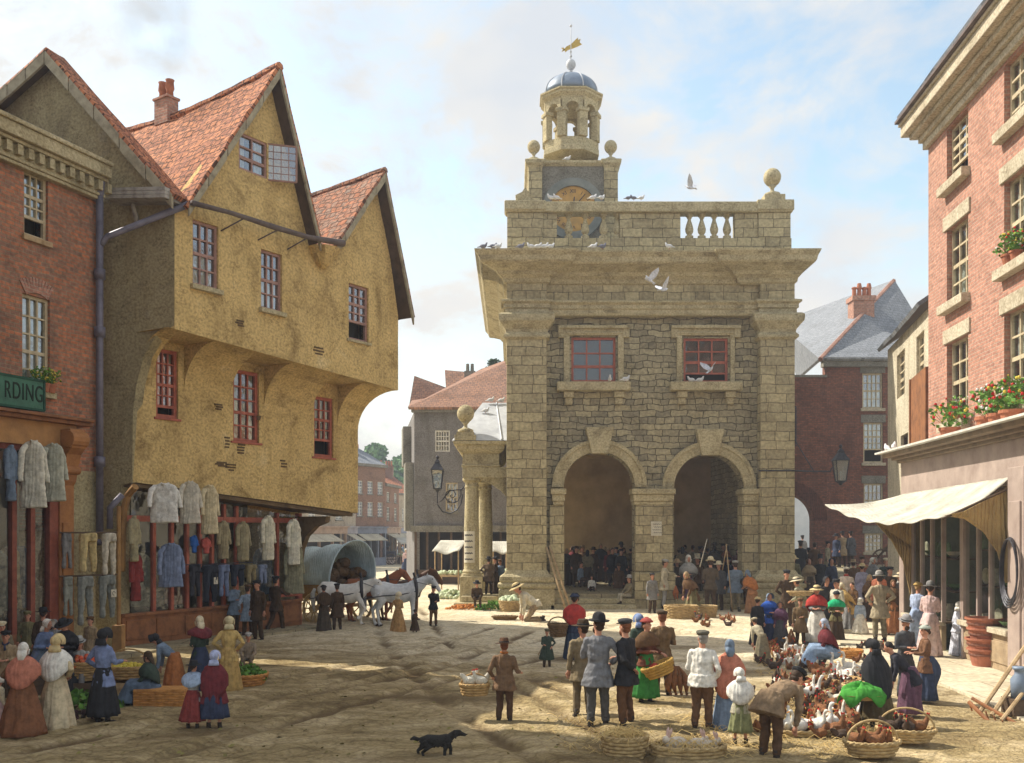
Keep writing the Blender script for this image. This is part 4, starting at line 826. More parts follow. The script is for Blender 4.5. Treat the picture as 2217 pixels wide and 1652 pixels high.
for k in range(5): 
    q=MB(); zz=WZ(1212-13*k,PD); q.grid(lambda u,v:(c.x+.322*math.cos(R(215+65*u)),c.y+.322*math.sin(R(215+65*u)),zz+v*.05+.02*math.sin(u*30)),14,1); q.build('printed_line',M_iron,nb)
# =============== right: pink brick building ===============
rb=thing('tall_brick_building','tall sunlit pink brick building at the right edge with deep eaves and stone sills','house',(11.4,27,0))
C1,C2=PR.t(2050),PR.t(2096); D1=PR.t(2174); D2=D1+(C2-C1)*.97
def rz(px,py): return PR.at(px,py)[1]
h=[]
ls=(M_trimw:=stucco('pale_stone_sill',(.50,.44,.33),(.36,.31,.22),(.58,.52,.42),1.5,.2))
rows=[((2072,258),(2072,386)),((2072,482),(2072,650)),((2072,734),(2072,912))]
ZZR=[(rz(*a),rz(*b)) for a,b in rows]
E1=D1+(D1-C1); E2=E1+1.5
for (a,b) in ((C1,C2),(D1,D2),(E1,E2)):
    for i,(zt_,zb_) in enumerate(ZZR):
        h.append(winr(PR,a,b,zb_,zt_,rb,M_crm,3,4,(ls,.22,.22),curt=(0,3,0)[i] if a==C1 else (4,1,1)[i],fw=.06,rec=.16,openb=.28 if (a==C1 and i==0) else 0,lintel=(ls,.36,.05) if i else None))
zE=rz(2012,292); TR0=0
MB().wall(PR,[(0,3.5),(13,3.5),(13,zE),(0,zE)],h,.35).build('brick_wall',M_brr,rb)
q=MB()
for a,b,o in ((zE-.35,zE-.15,.12),(zE-.15,zE+.0,.22),(zE,zE+.12,.42),(zE+.12,zE+.42,.62),(zE+.42,zE+.5,.68)): q.pbox(PR,-.05-o*.6,13,a,b,-.2,o)
q.build('cornice',M_trimw,rb,bevel=.02)
q=MB(); q.pbox(PR,-.42,13,zE+.5,zE+.57,-.2,.78); q.build('gutter',mat('grey_gutter',(.14,.11,.10)),rb)
roofgrid(PR.pt(-.4,zE+3,-4),PR.pt(13,zE+3,-4),PR.pt(13,zE+.66,.7),PR.pt(-.4,zE+.66,.7),M_slate,rb,sag=0)
MB().pbox(PR,0,.3,0,zE,-8,-.36).pbox(PR,0,13,0,zE,-8.3,-8).build('end_wall',M_brr,rb)
# =============== right shop front ===============
PFa=Pl(int(0)+1950,27,2599,14.9); PFa.o=V((10.68,27)); PFa.u=V((-.0775,-1)).normalized(); PFa.n=V((PFa.u.y,-PFa.u.x)); PFa.L=14
sf=thing('shop_front','mauve wooden shop front with cornice and glazed bays at the foot of pink brick','shop front',(10.2,22,0))
def fz(px,py): return PFa.at(px,py)[1]
zf0,zf1=3.93,4.86; tpl=PFa.t(2192); 
q=MB(); q.pbox(PFa,0,12,zf0,zf1,-.3,0); q.build('fascia',M_mauve,sf,bevel=.01)
q=MB(); q.pbox(PFa,-.05,12,zf1,zf1+.08,-.8,.1); q.pbox(PFa,-.15,12,zf1+.08,zf1+.16,-.8,.22); q.pbox(PFa,-.3,12,zf1+.16,zf1+.27,-.8,.42); q.build('cornice',mat('cornice_brown',(.26,.20,.14),(.18,.14,.10),3),sf,bevel=.015)
q=MB(); q.pbox(PFa,-.45,12,zf1+.27,zf1+.32,-.82,.58); q.build('lead_flashing',M_wht,sf)
q=MB(); q.pbox(PFa,tpl,tpl+.75,.1,zf0+.35,-.1,.10); q.pbox(PFa,tpl+.1,tpl+.65,.35,3.6,.1,.14); q.build('pilaster',M_mauve,sf,bevel=.015)
q=MB(); q.pbox(PFa,-.02,.35,.1,zf0,-.1,.04); q.build('end_pilaster',M_mauve,sf)
tb0=PFa.t(2086); tb1=tpl; td0=PFa.t(2040)
q=MB(); q.pbox(PFa,tb0,tb1,.1,.86,-.1,.02); q.pbox(PFa,tb0+.1,tb1-.1,.25,.7,.02,.05); q.pbox(PFa,.35,td0,.1,.7,-.1,.02); q.build('stall_riser',M_mauve if 0 else mat('tan_riser',(.36,.27,.17),(.26,.19,.12),3,rough=.6),sf,bevel=.01)
q=MB(); q.pbox(PFa,tb0-.05,tb1,.86,.98,-.1,.14); q.pbox(PFa,.35,td0,.7,.8,-.1,.12); q.build('window_sill',M_trimw,sf,bevel=.015)
q=MB()
for px in (2085,2121,2148,2044,2020,1998,1979): t=PFa.t(px)-.03; q.pbox(PFa,t-.035,t+.035,.8,zf0,-.05,.05)
t=PFa.t(2089); q.pbox(PFa,t-.06,t+.06,.1,zf0,-.08,.06); q.build('mullions',M_mauve,sf)
MB().add([PFa.pt(tb0,.9,0),PFa.pt(tb1,.9,0),PFa.pt(tb1,zf0,0),PFa.pt(tb0,zf0,0)],[(0,1,2,3)]).add([PFa.pt(.35,.75,0),PFa.pt(td0,.75,0),PFa.pt(td0,zf0,0),PFa.pt(.35,zf0,0)],[(0,1,2,3)]).build('shop_glass',M_glass2,sf)
MB().pbox(PFa,.1,12,.0,zf0+.2,-2.6,-2.5).pbox(PFa,.1,12,0,.12,-2.5,-.06).pbox(PFa,0,.05,0,zf1,-2.5,-.3).pbox(PFa,.36,.40,0,zf1,-2.5,-.1).build('shop_interior',mat('green_gloom',(.17,.17,.10),(.09,.09,.05),1.1,bump=0),sf)
MB().pbox(PFa,tpl+.7,12,.1,zf0,-.4,-.05).build('side_panel',M_mauve,sf)
# shelves in the window with greens and dishes
q=MB(); q.pbox(PFa,tb0,tb1,.9,.95,-.9,-.02); q.pbox(PFa,tb0,tb1,1.75,1.79,-.8,-.3); q.pbox(PFa,.4,td0,.75,.8,-.9,-.02); q.pbox(PFa,.4,td0,1.5,1.54,-.8,-.3); q.pbox(PFa,tb0,tb1,2.55,2.59,-.8,-.3); q.pbox(PFa,tb0,tb1,3.2,3.24,-.8,-.3); q.pbox(PFa,.4,td0,2.3,2.34,-.8,-.3); q.build('shelf',M_woodd,sf)
# awning
MW=mat('awning_canvas',(.50,.48,.41),(.34,.32,.26),1.6,rough=.9,bump=.5,bs=12,fold=3)
aw=thing('awning','white canvas awning stretched from the mauve shop front out over the market','awning',(9.5,23,zf0))
Aa=PFa.pt(PFa.t(1963),4.02,.03); Ab=PFa.pt(PFa.t(2191),4.10,.03); Bo=V((WX(2040,20.2),20.2,WZ(1117,20.2))); Bf=V((WX(1786,26.8),26.8,WZ(1092,26.8)))
q=MB()
def af(u,v):
    top=Aa.lerp(Ab,u); bot=Bf.lerp(Bo,u); p=top.lerp(bot,v); s=math.sin(PI*u)*v*.32+math.sin(PI*v)*.12
    return p+V((0,0,-s+.025*math.sin(u*34+v*3)*v))
q.grid(af,40,16); o_=q.build('canvas',MW,aw,smooth=True); md=o_.modifiers.new('s','SOLIDIFY'); md.thickness=.02
for a_,b_ in ((Aa-V((0,0,.22)),Bf-V((0,0,.06))),(Ab-V((0,0,.22)),Bo-V((0,0,.06)))): q=MB(); q.tube([a_,b_],.025,6); q.build('awning_arm',M_woodd,aw)
MST=mat('striped_drape',(.40,.28,.12),(.30,.20,.09),2,bump=1,fold=4)
def drape(pts,d,label):
    P3=[V((WX(x,dd),dd,WZ(y,dd))) for x,y,dd in pts]; q=MB(); n=len(P3)
    vs=P3+[p+V((0,.03,0)) for p in P3]; tri=tessellate_polygon([[V((p.x,p.z,0)) for p in P3]])
    q.add(vs,[tuple(t) for t in tri]+[tuple(i+n for i in reversed(t)) for t in tri]+[(i,(i+1)%n,(i+1)%n+n,i+n) for i in range(n)]); o=q.build('side_drape',MST,aw); return o
drape([(1850,1106,26.4),(1895,1131,26.2),(1930,1170,26),(1955,1215,26),(1972,1290,26),(1996,1290,26),(2000,1200,26),(2003,1112,26),(1925,1112,26)],0,'l')
drape([(2045,1116,20.2),(2090,1124,20.15),(2130,1152,20.1),(2160,1195,20.05),(2178,1262,20),(2188,1262,20),(2189,1048,20),(2160,1070,20),(2088,1107,20)],0,'r')
# =============== white narrow house ===============
PW=Pl(1922,36,2012,28.2)
wh=thing('white_house','narrow cream rendered house squeezed between the dark brick house and the pink brick building','house',(WX(1922,36),36,0))
h=[win(PW,1942,1959,762,858,wh,M_crm,2,5,None,fw=.06,rec=.12),win(PW,1984,2001,722,825,wh,M_crm,2,5,None,curt=4,fw=.06,rec=.12),win(PW,1950,1966,940,1010,wh,M_woodd,2,2,None,fw=.06,rec=.12)]
zw=PW.at(1922,752)[1]; M_crw=stucco('cream_render',(.52,.47,.36),(.36,.33,.25),(.6,.56,.46),.9,.3)
MB().wall(PW,[(0,0),(PW.L,0),(PW.L,zw-.3),(0,zw-.1)],h,.3).build('wall',M_crw,wh)
MB().pbox(PW,0,.3,0,zw-.1,-6,-.31).build('end_wall',M_crw,wh)
roofgrid(PW.pt(-.3,zw+2.2,-3),PW.pt(PW.L,zw+2.0,-3),PW.pt(PW.L,zw-.2,.3),PW.pt(-.3,zw-.05,.3),M_slate,wh,sag=.1)
q=MB(); q.pbox(PW,PW.t(1978),PW.L-.02,PW.at(1990,962)[1],PW.at(1990,812)[1],.02,.10); q.pbox(PW,PW.t(1978),PW.t(1978)+.12,PW.at(1990,962)[1],PW.at(1990,812)[1],.10,.14); q.build('brown_shutter',M_wood,wh)
# =============== dark brick house with slate roof ===============
BD=50.0; PBk=Pl(1786,BD,1930,BD)
bh=thing('dark_brick_house','shaded dark brick house with steep slate roof and chimney beyond the market hall','house',(WX(1858,BD),BD,0))
def bz(py,d=BD): return WZ(py,d)
h=[]
for (a,b,c_,d_,op) in ((1867,1911,808,884,0),(1869,1912,915,1002,.3),(1870,1912,1047,1120,0),(1872,1912,1155,1195,0)): h.append(win(PBk,a,b,c_,d_,bh,M_crm,4,4,(M_trimw,.15,.12),curt=3 if op==0 else 1,fw=.08,rec=.1,openb=op,lintel=(M_trimg,.4,.03)))
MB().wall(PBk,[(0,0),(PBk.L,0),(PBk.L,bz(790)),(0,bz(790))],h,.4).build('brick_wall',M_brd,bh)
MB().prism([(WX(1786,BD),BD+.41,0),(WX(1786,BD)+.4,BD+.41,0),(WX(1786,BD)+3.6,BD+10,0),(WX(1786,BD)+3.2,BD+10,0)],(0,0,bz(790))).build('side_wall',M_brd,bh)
q=MB(); q.pbox(PBk,-.15,PBk.L+1,bz(795),bz(782),-.2,.25); q.pbox(PBk,-.25,PBk.L+1,bz(782),bz(776),-.2,.4); q.build('cornice',M_trimg,bh)
A=V((WX(1935,56),56,WZ(608,56))); Lc=V((WX(1776,49.6),49.6,bz(778,49.6))); Rc=V((WX(1992,49.6),49.6,bz(778,49.6))); BL=V((WX(1728,62),62,WZ(820,62)))
def slab(name,pts,m,par,th=.15):
    q=MB(); q.add(pts,[tuple(range(len(pts)))]); o=q.build(name,m,par,rec=False); md=o.modifiers.new('s','SOLIDIFY'); md.thickness=th; md.offset=0; return o
slab('roof',[Lc,Rc,V((WX(1985,54),54,WZ(690,54))),A],M_slate,bh); slab('roof',[Lc,A,A+V((-4.2,9,-.5)),BL],M_slate,bh)
q=MB(); q.tube([Lc,A],.13,6); q.build('hip_tiles',mat('pink_hip_tile',(.36,.2,.15)),bh)
q=MB(); d=53; a,b=WX(1848,d),WX(1893,d); q.box((a,d,WZ(730,d)),(b,d+.9,WZ(648,d))); q.box((a-.08,d-.08,WZ(650,d)),(b+.08,d+.98,WZ(640,d))); chy=q.build('chimney',M_brr,bh)
for i,px in enumerate((1855,1866,1877,1887)):
    q=MB(); q.lathe((WX(px,d),d+.4,WZ(640,d)),[(.13,0),(.11,.4),(.15,.5),(.1,.75 if i%2 else .55)],10); q.build('chimney_pot',mat('terracotta',(.40,.15,.08)),chy)
# =============== brick passage wall with arch ===============
PA=Pl(1690,47.5,1790,47.5); ww=thing('archway_wall','dark brick wall pierced by a carriage arch right behind the market hall','wall',(WX(1740,47.5),47.5,0))
cx=PA.t(1706); r=PA.t(1763)-cx; zs=WZ(1127,47.5); ol=[(0,WZ(817,47.5)),(0,zs+r)]+[(cx+r*math.sin(R(90*i/16)),zs+r*math.cos(R(90*i/16))) for i in range(0,17)]+[(cx+r,0),(PA.L,0),(PA.L,WZ(817,47.5))]
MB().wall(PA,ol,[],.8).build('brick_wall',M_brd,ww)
q=MB(); n=16; vs=[]
for i in range(n+1):
    a=R(90*i/n)
    for rr,off in ((r-.02,.04),(r+.62,.04),(r+.62,-.02),(r-.02,-.02)): vs.append(PA.pt(cx+rr*math.sin(a),zs+rr*math.cos(a),off))
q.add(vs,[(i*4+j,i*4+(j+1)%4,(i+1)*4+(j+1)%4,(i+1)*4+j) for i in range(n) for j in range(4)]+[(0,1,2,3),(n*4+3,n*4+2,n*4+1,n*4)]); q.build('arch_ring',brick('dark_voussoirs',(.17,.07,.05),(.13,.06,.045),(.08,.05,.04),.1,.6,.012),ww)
MB().pbox(PA,0,PA.L,WZ(817,47.5),WZ(812,47.5),-.9,.08).build('coping',M_trimg,ww)
q=MB(); t0,t1=PA.t(1711),PA.t(1723)
for k in range(4): t=t0+(t1-t0)*k/3; q.pbox(PA,t-.02,t+.02,WZ(965,47.5),WZ(880,47.5),0,.05)
for k in range(6): z=WZ(965,47.5)+(WZ(880,47.5)-WZ(965,47.5))*k/5; q.pbox(PA,t0,t1,z-.02,z+.02,0,.045)
q.build('iron_grille',M_iron,ww)
# building beyond arch, pale blue light put into its wall colour
pb=thing('far_grey_building','far building coloured as pale hazy light, seen through the brick carriage arch','building',(WX(1740,75),75,0)); q=MB(); q.box((WX(1700,75),75,0),(WX(1800,75),80,WZ(1040,75))); q.build('wall',mat('hazy_light_wall',(.62,.66,.72),(.5,.55,.62),.5),pb)
# lane rising behind on the right
q=MB(); xa_=WX(1700,42); 
q.add([(11.2,40.5,.006),(26,40.5,.006),(30,50,1.3),(11.2,50,1.3),(11.2,75,1.4),(40,75,1.4)],[(0,1,2,3),(3,2,5,4)]); tag(q.build('lane',M_pavd,rec=False),kind='structure')
# =============== grey house left of the hall ===============
GD=56.0; PGh=Pl(897,GD,1120,GD); gh=thing('grey_house','slate grey rendered house with red tiled hips and dark shopfront behind the side portico','house',(WX(1000,GD),GD,0))
M_gry=stucco('blue_grey_render',(.20,.19,.185),(.15,.14,.14),(.26,.25,.25),.7,.35)
h=[win(PGh,942,974,932,978,gh,M_wht,5,4,None,curt=4,fw=.07,rec=.05),win(PGh,965,991,1045,1108,gh,M_crm,3,4,(M_trimg,.12,.1),curt=1,fw=.07,rec=.08)]
def gz(py,d=GD): return WZ(py,d)
MB().wall(PGh,[(0,gz(1140)),(PGh.L,gz(1140)),(PGh.L,gz(890)),(0,gz(890))],h,.3).build('wall',M_gry,gh)
q=MB(); q.pbox(PGh,-.2,PGh.L,gz(1152),gz(1138),-.2,.25); q.pbox(PGh,-.15,PGh.L,gz(893),gz(883),-.2,.3); q.build('string_course',M_trimg,gh)
q=MB()
for px in (900,925,950,977,1003,1030,1057,1084): t=PGh.t(px); q.pbox(PGh,t-.06,t+.06,0,gz(1152),-.1,.05)
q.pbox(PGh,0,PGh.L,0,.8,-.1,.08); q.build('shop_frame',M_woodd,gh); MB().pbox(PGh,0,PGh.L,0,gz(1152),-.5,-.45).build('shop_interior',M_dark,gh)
# receding left flank with bays
PGs=Pl(897,GD,880,66); PGs.n=V((-abs(PGs.n.x),PGs.n.y*(1 if PGs.n.x<0 else -1)))
MB().pbox(PGs,0,10,0,gz(890),-.3,0).build('side_wall',M_gry,gh)
q=MB()
for z0,z1,t0 in ((gz(1150),gz(1000),.4),(gz(1000),gz(890)-.5,3.5)): q.pbox(PGs,t0,t0+2,z0,z1,0,.5)
q.build('bay_window',M_trimg,gh,bevel=.03)
slab('roof',[V((WX(884,GD-.4),GD-.4,gz(886))),V((WX(1130,GD-.4),GD-.4,gz(886))),V((WX(1130,61),61,WZ(770,61))),V((WX(1045,61),61,WZ(800,61)))],M_tilef:=brick('faded_tiles',(.40,.22,.15),(.28,.17,.13),(.2,.13,.1),.26,.22,.018,bump=.6,wob=.05),gh)
slab('roof',[V((WX(884,GD-.4),GD-.4,gz(886))),V((WX(1045,61),61,WZ(800,61))),V((WX(1030,66),66,WZ(850,66))),V((WX(893,66),66,WZ(868,66)))],M_tilef,gh)
slab('roof',[V((WX(897,66),66,WZ(815,66))),V((WX(970,66),66,WZ(842,66))),V((WX(980,65),65,WZ(880,65))),V((WX(885,65),65,WZ(885,65)))],M_tilef,gh)
slab('roof',[V((WX(963,64.5),64.5,WZ(803,64.5))),V((WX(1100,64.5),64.5,WZ(815,64.5))),V((WX(1100,63),63,WZ(850,63))),V((WX(966,63),63,WZ(850,63)))],M_tilef,gh)
for px,py,w_,m_ in ((1017,795,12,M_trimg),):
    d=63; q=MB(); q.box((WX(px-w_,d),d,WZ(850,d)),(WX(px+w_,d),d+.7,WZ(py+8,d))); c=q.build('chimney',m_,gh)
    for k in (-5,5): q=MB(); q.lathe((WX(px+k,d),d+.3,WZ(py+8,d)),[(.12,0),(.1,.5)],8); q.build('chimney_pot',M_trimg,c)
# =============== far street ===============
M_far1=brick('far_brick',(.30,.17,.12),(.26,.15,.11),(.3,.22,.17),.24,.085,.012); M_far2=stucco('far_render',(.42,.36,.28),(.3,.26,.2),(.5,.44,.36))
def farhouse(label,p0,d0,p1,d1,ytop,m,wins,roofm,shop=True,dep=8,chim=2,sc_=(.24,.22,.24)):
    pl=Pl(p0,d0,p1,d1); t=thing('terraced_house',label,'house',tuple(pl.pt(pl.L/2,0)),group='houses along the far street'); Z=pl.at(p0,ytop)[1]; h=[]
    nw,zs_=wins
    for (za,zb) in zs_:
        for k in range(nw):
            tc=pl.L*(k+.5)/nw; w=min(1.1,pl.L/nw*.52); h.append(winr(pl,tc-w/2,tc+w/2,za,zb,t,M_wht,2,4,(M_trimg,.1,.08),curt=rnd.choice((0,1,3)),fw=.06,rec=.08))
    MB().wall(pl,[(0,3.3 if shop else 0),(pl.L,3.3 if shop else 0),(pl.L,Z),(0,Z)],h,.3).build('wall',m,t)
    e=MB(); e.pbox(pl,0,.3,0,Z,-dep,-.31); e.pbox(pl,pl.L-.3,pl.L,0,Z,-dep,-.31); e.build('gable_wall',m,t)
    q=MB(); q.pbox(pl,-.1,pl.L+.1,Z,Z+.25,-.3,.25); q.build('eaves',M_trimg,t)
    roofgrid(pl.pt(0,Z+2.3,-dep/2),pl.pt(pl.L,Z+2.3,-dep/2),pl.pt(pl.L,Z+.2,.2),pl.pt(0,Z+.2,.2),roofm,t,nu=6,nv=4)
    roofgrid(pl.pt(0,Z+2.3,-dep/2),pl.pt(pl.L,Z+2.3,-dep/2),pl.pt(pl.L,Z+.2,-dep),pl.pt(0,Z+.2,-dep),roofm,t,nu=6,nv=4)
    if shop:
        q=MB(); q.pbox(pl,0,pl.L,2.8,3.3,-.1,.2); q.pbox(pl,-.0,pl.L,3.3,3.4,-.1,.4)
        for k in range(5): q.pbox(pl,(pl.L-.12)*k/4,(pl.L-.12)*k/4+.12,0,2.8,-.1,.1)
        q.pbox(pl,0,pl.L,0,.7,-.1,.08)
        q.build('shop_front',mat('faded_shop_%d'%int(p0),sc_,sh(sc_,.7),1.5),t); a_=MB(); a_.add([pl.pt(.1,2.75,.2),pl.pt(pl.L*.7,2.75,.2),pl.pt(pl.L*.7,2.2,1.3),pl.pt(.1,2.2,1.3)],[(0,1,2,3)]); o_=a_.build('shop_awning',M_crw,t,rec=False); md=o_.modifiers.new('s','SOLIDIFY'); md.thickness=.03; q=MB(); q.pbox(pl,.05,pl.L-.05,0,2.8,-.4,-.35); q.build('shop_window',M_dark,t)
    for k in range(chim):
        q=MB(); c=pl.pt(pl.L*(k+.5)/chim,0,-dep/2); q.box((c.x-.5,c.y-.4,Z+1.6),(c.x+.5,c.y+.4,Z+3.6)); cc_=q.build('chimney',M_far1,t)
        for dx in (-.3,0,.3): q=MB(); q.lathe((c.x+dx,c.y,Z+3.6),[(.12,0),(.09,.6)],6); q.build('chimney_pot',mat('terracotta',(.40,.15,.08)),cc_)
    return t
farhouse('low pale shop with faded fascia directly behind the covered wagon',628,72,748,79,1075,M_far2,(4,[(3.9,4.6)]),M_slate,chim=1,sc_=(.42,.30,.22))
farhouse('narrow cream timbered house at the corner of the far street',744,80,770,82,985,M_far2,(1,[(4.4,5.7),(6.6,7.8)]),M_tile,chim=1,sc_=(.35,.33,.36))
farhouse('brown brick house with rows of sash windows left of the bright tree',768,83,834,86.5,1008,M_far1,(3,[(4.3,5.5),(6.2,7.3)]),M_slate,chim=3,sc_=(.22,.24,.30))
farhouse('further brown brick house stepping down towards the bright tree',832,89,864,95,1052,M_far1,(2,[(4,5.2),(5.7,6.6)]),M_tile,chim=2,sc_=(.4,.3,.24))
farhouse('small pale house with red roof closing the end of the far street',852,112,897,114,1072,M_far2,(3,[(4.2,5.6)]),M_tile,chim=2,sc_=(.3,.32,.4))
# cloud-free distant wooded hill line
q=MB()
def hf(u,v): 
    x=-500+1000*u; y=420+260*v; return (x,y,-1+26*math.sin(PI*v)*(.6+.5*noise.noise(V((x*.006,0,4)))))
q.grid(hf,60,8); tag(q.build('hills',mat('distant_wood',(.10,.14,.07),(.06,.09,.05),.05),rec=False),kind='structure')
# trees
def leafmat(n,a,b):
    m,nt,nn,L,bs=nodes(n); oi=nn.new('ShaderNodeTexCoord'); q=nn.new('ShaderNodeTexNoise'); q.inputs['Scale'].default_value=.9; q.inputs['Detail'].default_value=4; L(oi.outputs['Object'],q.inputs[0]); r=ramp(nn,[(.35,b),(.65,a)]); L(q.outputs[0],r.inputs[0]); L(r.outputs[0],bs.inputs['Base Color']); bs.inputs['Roughness'].default_value=.8; return m
M_leaf=leafmat('green_leaves',(.13,.27,.08),(.06,.15,.05)); M_leaf2=leafmat('dark_leaves',(.07,.13,.06),(.035,.07,.035))
def tree(label,px,d,ytop,wpx,m,n=5000,name='tree'):
    s=F/d; c=V((WX(px,d),d,0)); top=WZ(ytop,d); rx=wpx/2/s; t=thing(name,label,'tree',tuple(c))
    q=MB(); q.tube([c,c+V((.1,0,top*.4)),c+V((-.1,0,top*.75))],[.35,.25,.1],8)
    r=random.Random(int(px)); bl=[]
    for k in range(13):
        a=r.uniform(0,2*PI); rr=rx*r.uniform(.2,.75); z=top*r.uniform(.42,.88); p=c+V((rr*math.cos(a),rr*math.sin(a),z)); bl.append((p,rx*r.uniform(.25,.45))); q.tube([c+V((0,0,top*.35)),p],[.12,.03],5)
    q.build('trunk',M_woodd,t)
    f=MB()
    for k in range(n):
        p,rad=r.choice(bl); v=V((r.gauss(0,1),r.gauss(0,1),r.gauss(0,1))).normalized()*rad*r.uniform(.5,1.08); v.z*=.8; x=p+v; s_=.17*rx/3
        a=V((r.uniform(-1,1),r.uniform(-1,1),r.uniform(-1,1))).normalized()*s_; b=a.cross(V((r.uniform(-1,1),r.uniform(-1,1),r.uniform(-1,1)))).normalized()*s_
        f.add([x-a-b,x+a-b,x+a+b,x-a+b],[(0,1,2,3)])
    f.build('crown',m,t,rec=False,uv=False)
tree('bright green tree rising beyond the roofs of the far street',852,150,945,125,M_leaf,7000)
tree('smaller pale green tree left of the bright one above the far terrace',808,160,975,70,M_leaf,3500)
# ivy on the chimney behind the grey house
iv=thing('ivy_chimney','tall chimney stack smothered in dark ivy behind the red tiled roof','chimney',(WX(1068,65),65,WZ(850,65)))
q=MB(); q.box((WX(1060,65),65,WZ(855,65)),(WX(1078,65),65.6,WZ(785,65))); q.build('stack',M_brd,iv)
f=MB(); r=random.Random(5)
for k in range(1500):
    z=r.uniform(0,1); x=V((WX(1068,65)+r.gauss(0,.17)*(1.4-z*.5),65.3+r.gauss(0,.3),WZ(855,65)+z*(WZ(778,65)-WZ(855,65)))); a=V((r.uniform(-1,1),r.uniform(-1,1),r.uniform(-1,1))).normalized()*.07; b=a.cross(V((r.uniform(-1,1),r.uniform(-1,1),1))).normalized()*.07
    f.add([x-a-b,x+a-b,x+a+b,x-a+b],[(0,1,2,3)])
f.build('ivy',M_leaf2,iv,rec=False,uv=False)
# =============== people ===============
SK=mat('skin',(.52,.26,.17),(.44,.20,.13),6,rough=.6,bump=.1)
M_eye=mat('eye_dark',(.03,.02,.015),bump=0,rough=.4)
M_lip=mat('lips',(.35,.09,.07),bump=0,rough=.5)
M_boot=mat('boot_leather',(.04,.028,.02),(.025,.018,.012),5,rough=.6,bump=.2)
HAIR={'b':(.05,.028,.015),'g':(.30,.28,.25),'r':(.20,.07,.03),'y':(.36,.22,.09),'k':(.02,.016,.014)}
# cloth colours (linear)
K=dict(black=(.025,.025,.028),navy=(.035,.045,.085),brown=(.12,.065,.03),dbrown=(.065,.04,.022),red=(.42,.045,.035),maroon=(.14,.025,.03),orange=(.42,.15,.04),rust=(.34,.11,.06),terra=(.45,.17,.11),
 cream=(.60,.52,.36),white=(.72,.69,.62),grey=(.20,.195,.19),lgrey=(.36,.35,.33),dgrey=(.08,.08,.085),blue=(.16,.22,.38),lblue=(.34,.42,.56),steel=(.16,.21,.28),green=(.04,.24,.06),emer=(.015,.42,.18),dgreen=(.04,.06,.045),
 tan=(.33,.24,.14),khaki=(.25,.21,.13),yellow=(.50,.34,.12),olive=(.17,.15,.07),purple=(.13,.06,.11),pink=(.55,.38,.36),lav=(.36,.34,.44),straw=(.58,.45,.23),royal=(.03,.10,.42),lime=(.07,.36,.04))
ARM={'down':((.06,.02,-.28),(.07,-.05,-.52)),'hip':((.19,.06,-.22),(.02,-.10,-.38)),'fold':((.07,.0,-.27),(-.10,-.20,-.25)),'fwd':((.05,-.09,-.25),(-.02,-.32,-.25)),
 'reach':((.04,-.2,-.18),(-.02,-.45,-.20)),'low':((.03,-.08,-.28),(-.02,-.2,-.52)),'up':((.08,-.2,-.08),(-.03,-.26,.14)),'back':((.10,.13,-.25),(-.12,.17,-.40)),
 'pocket':((.12,.09,-.26),(.07,-.06,-.42)),'out':((.15,.0,-.24),(.22,-.12,-.42)),'knee':((.05,-.14,-.24),(-.05,-.33,-.38)),'side':((.1,.02,-.27),(.10,-.2,-.32)),'wide':((.22,-.02,-.16),(.36,-.12,-.30))}
NP=[0]
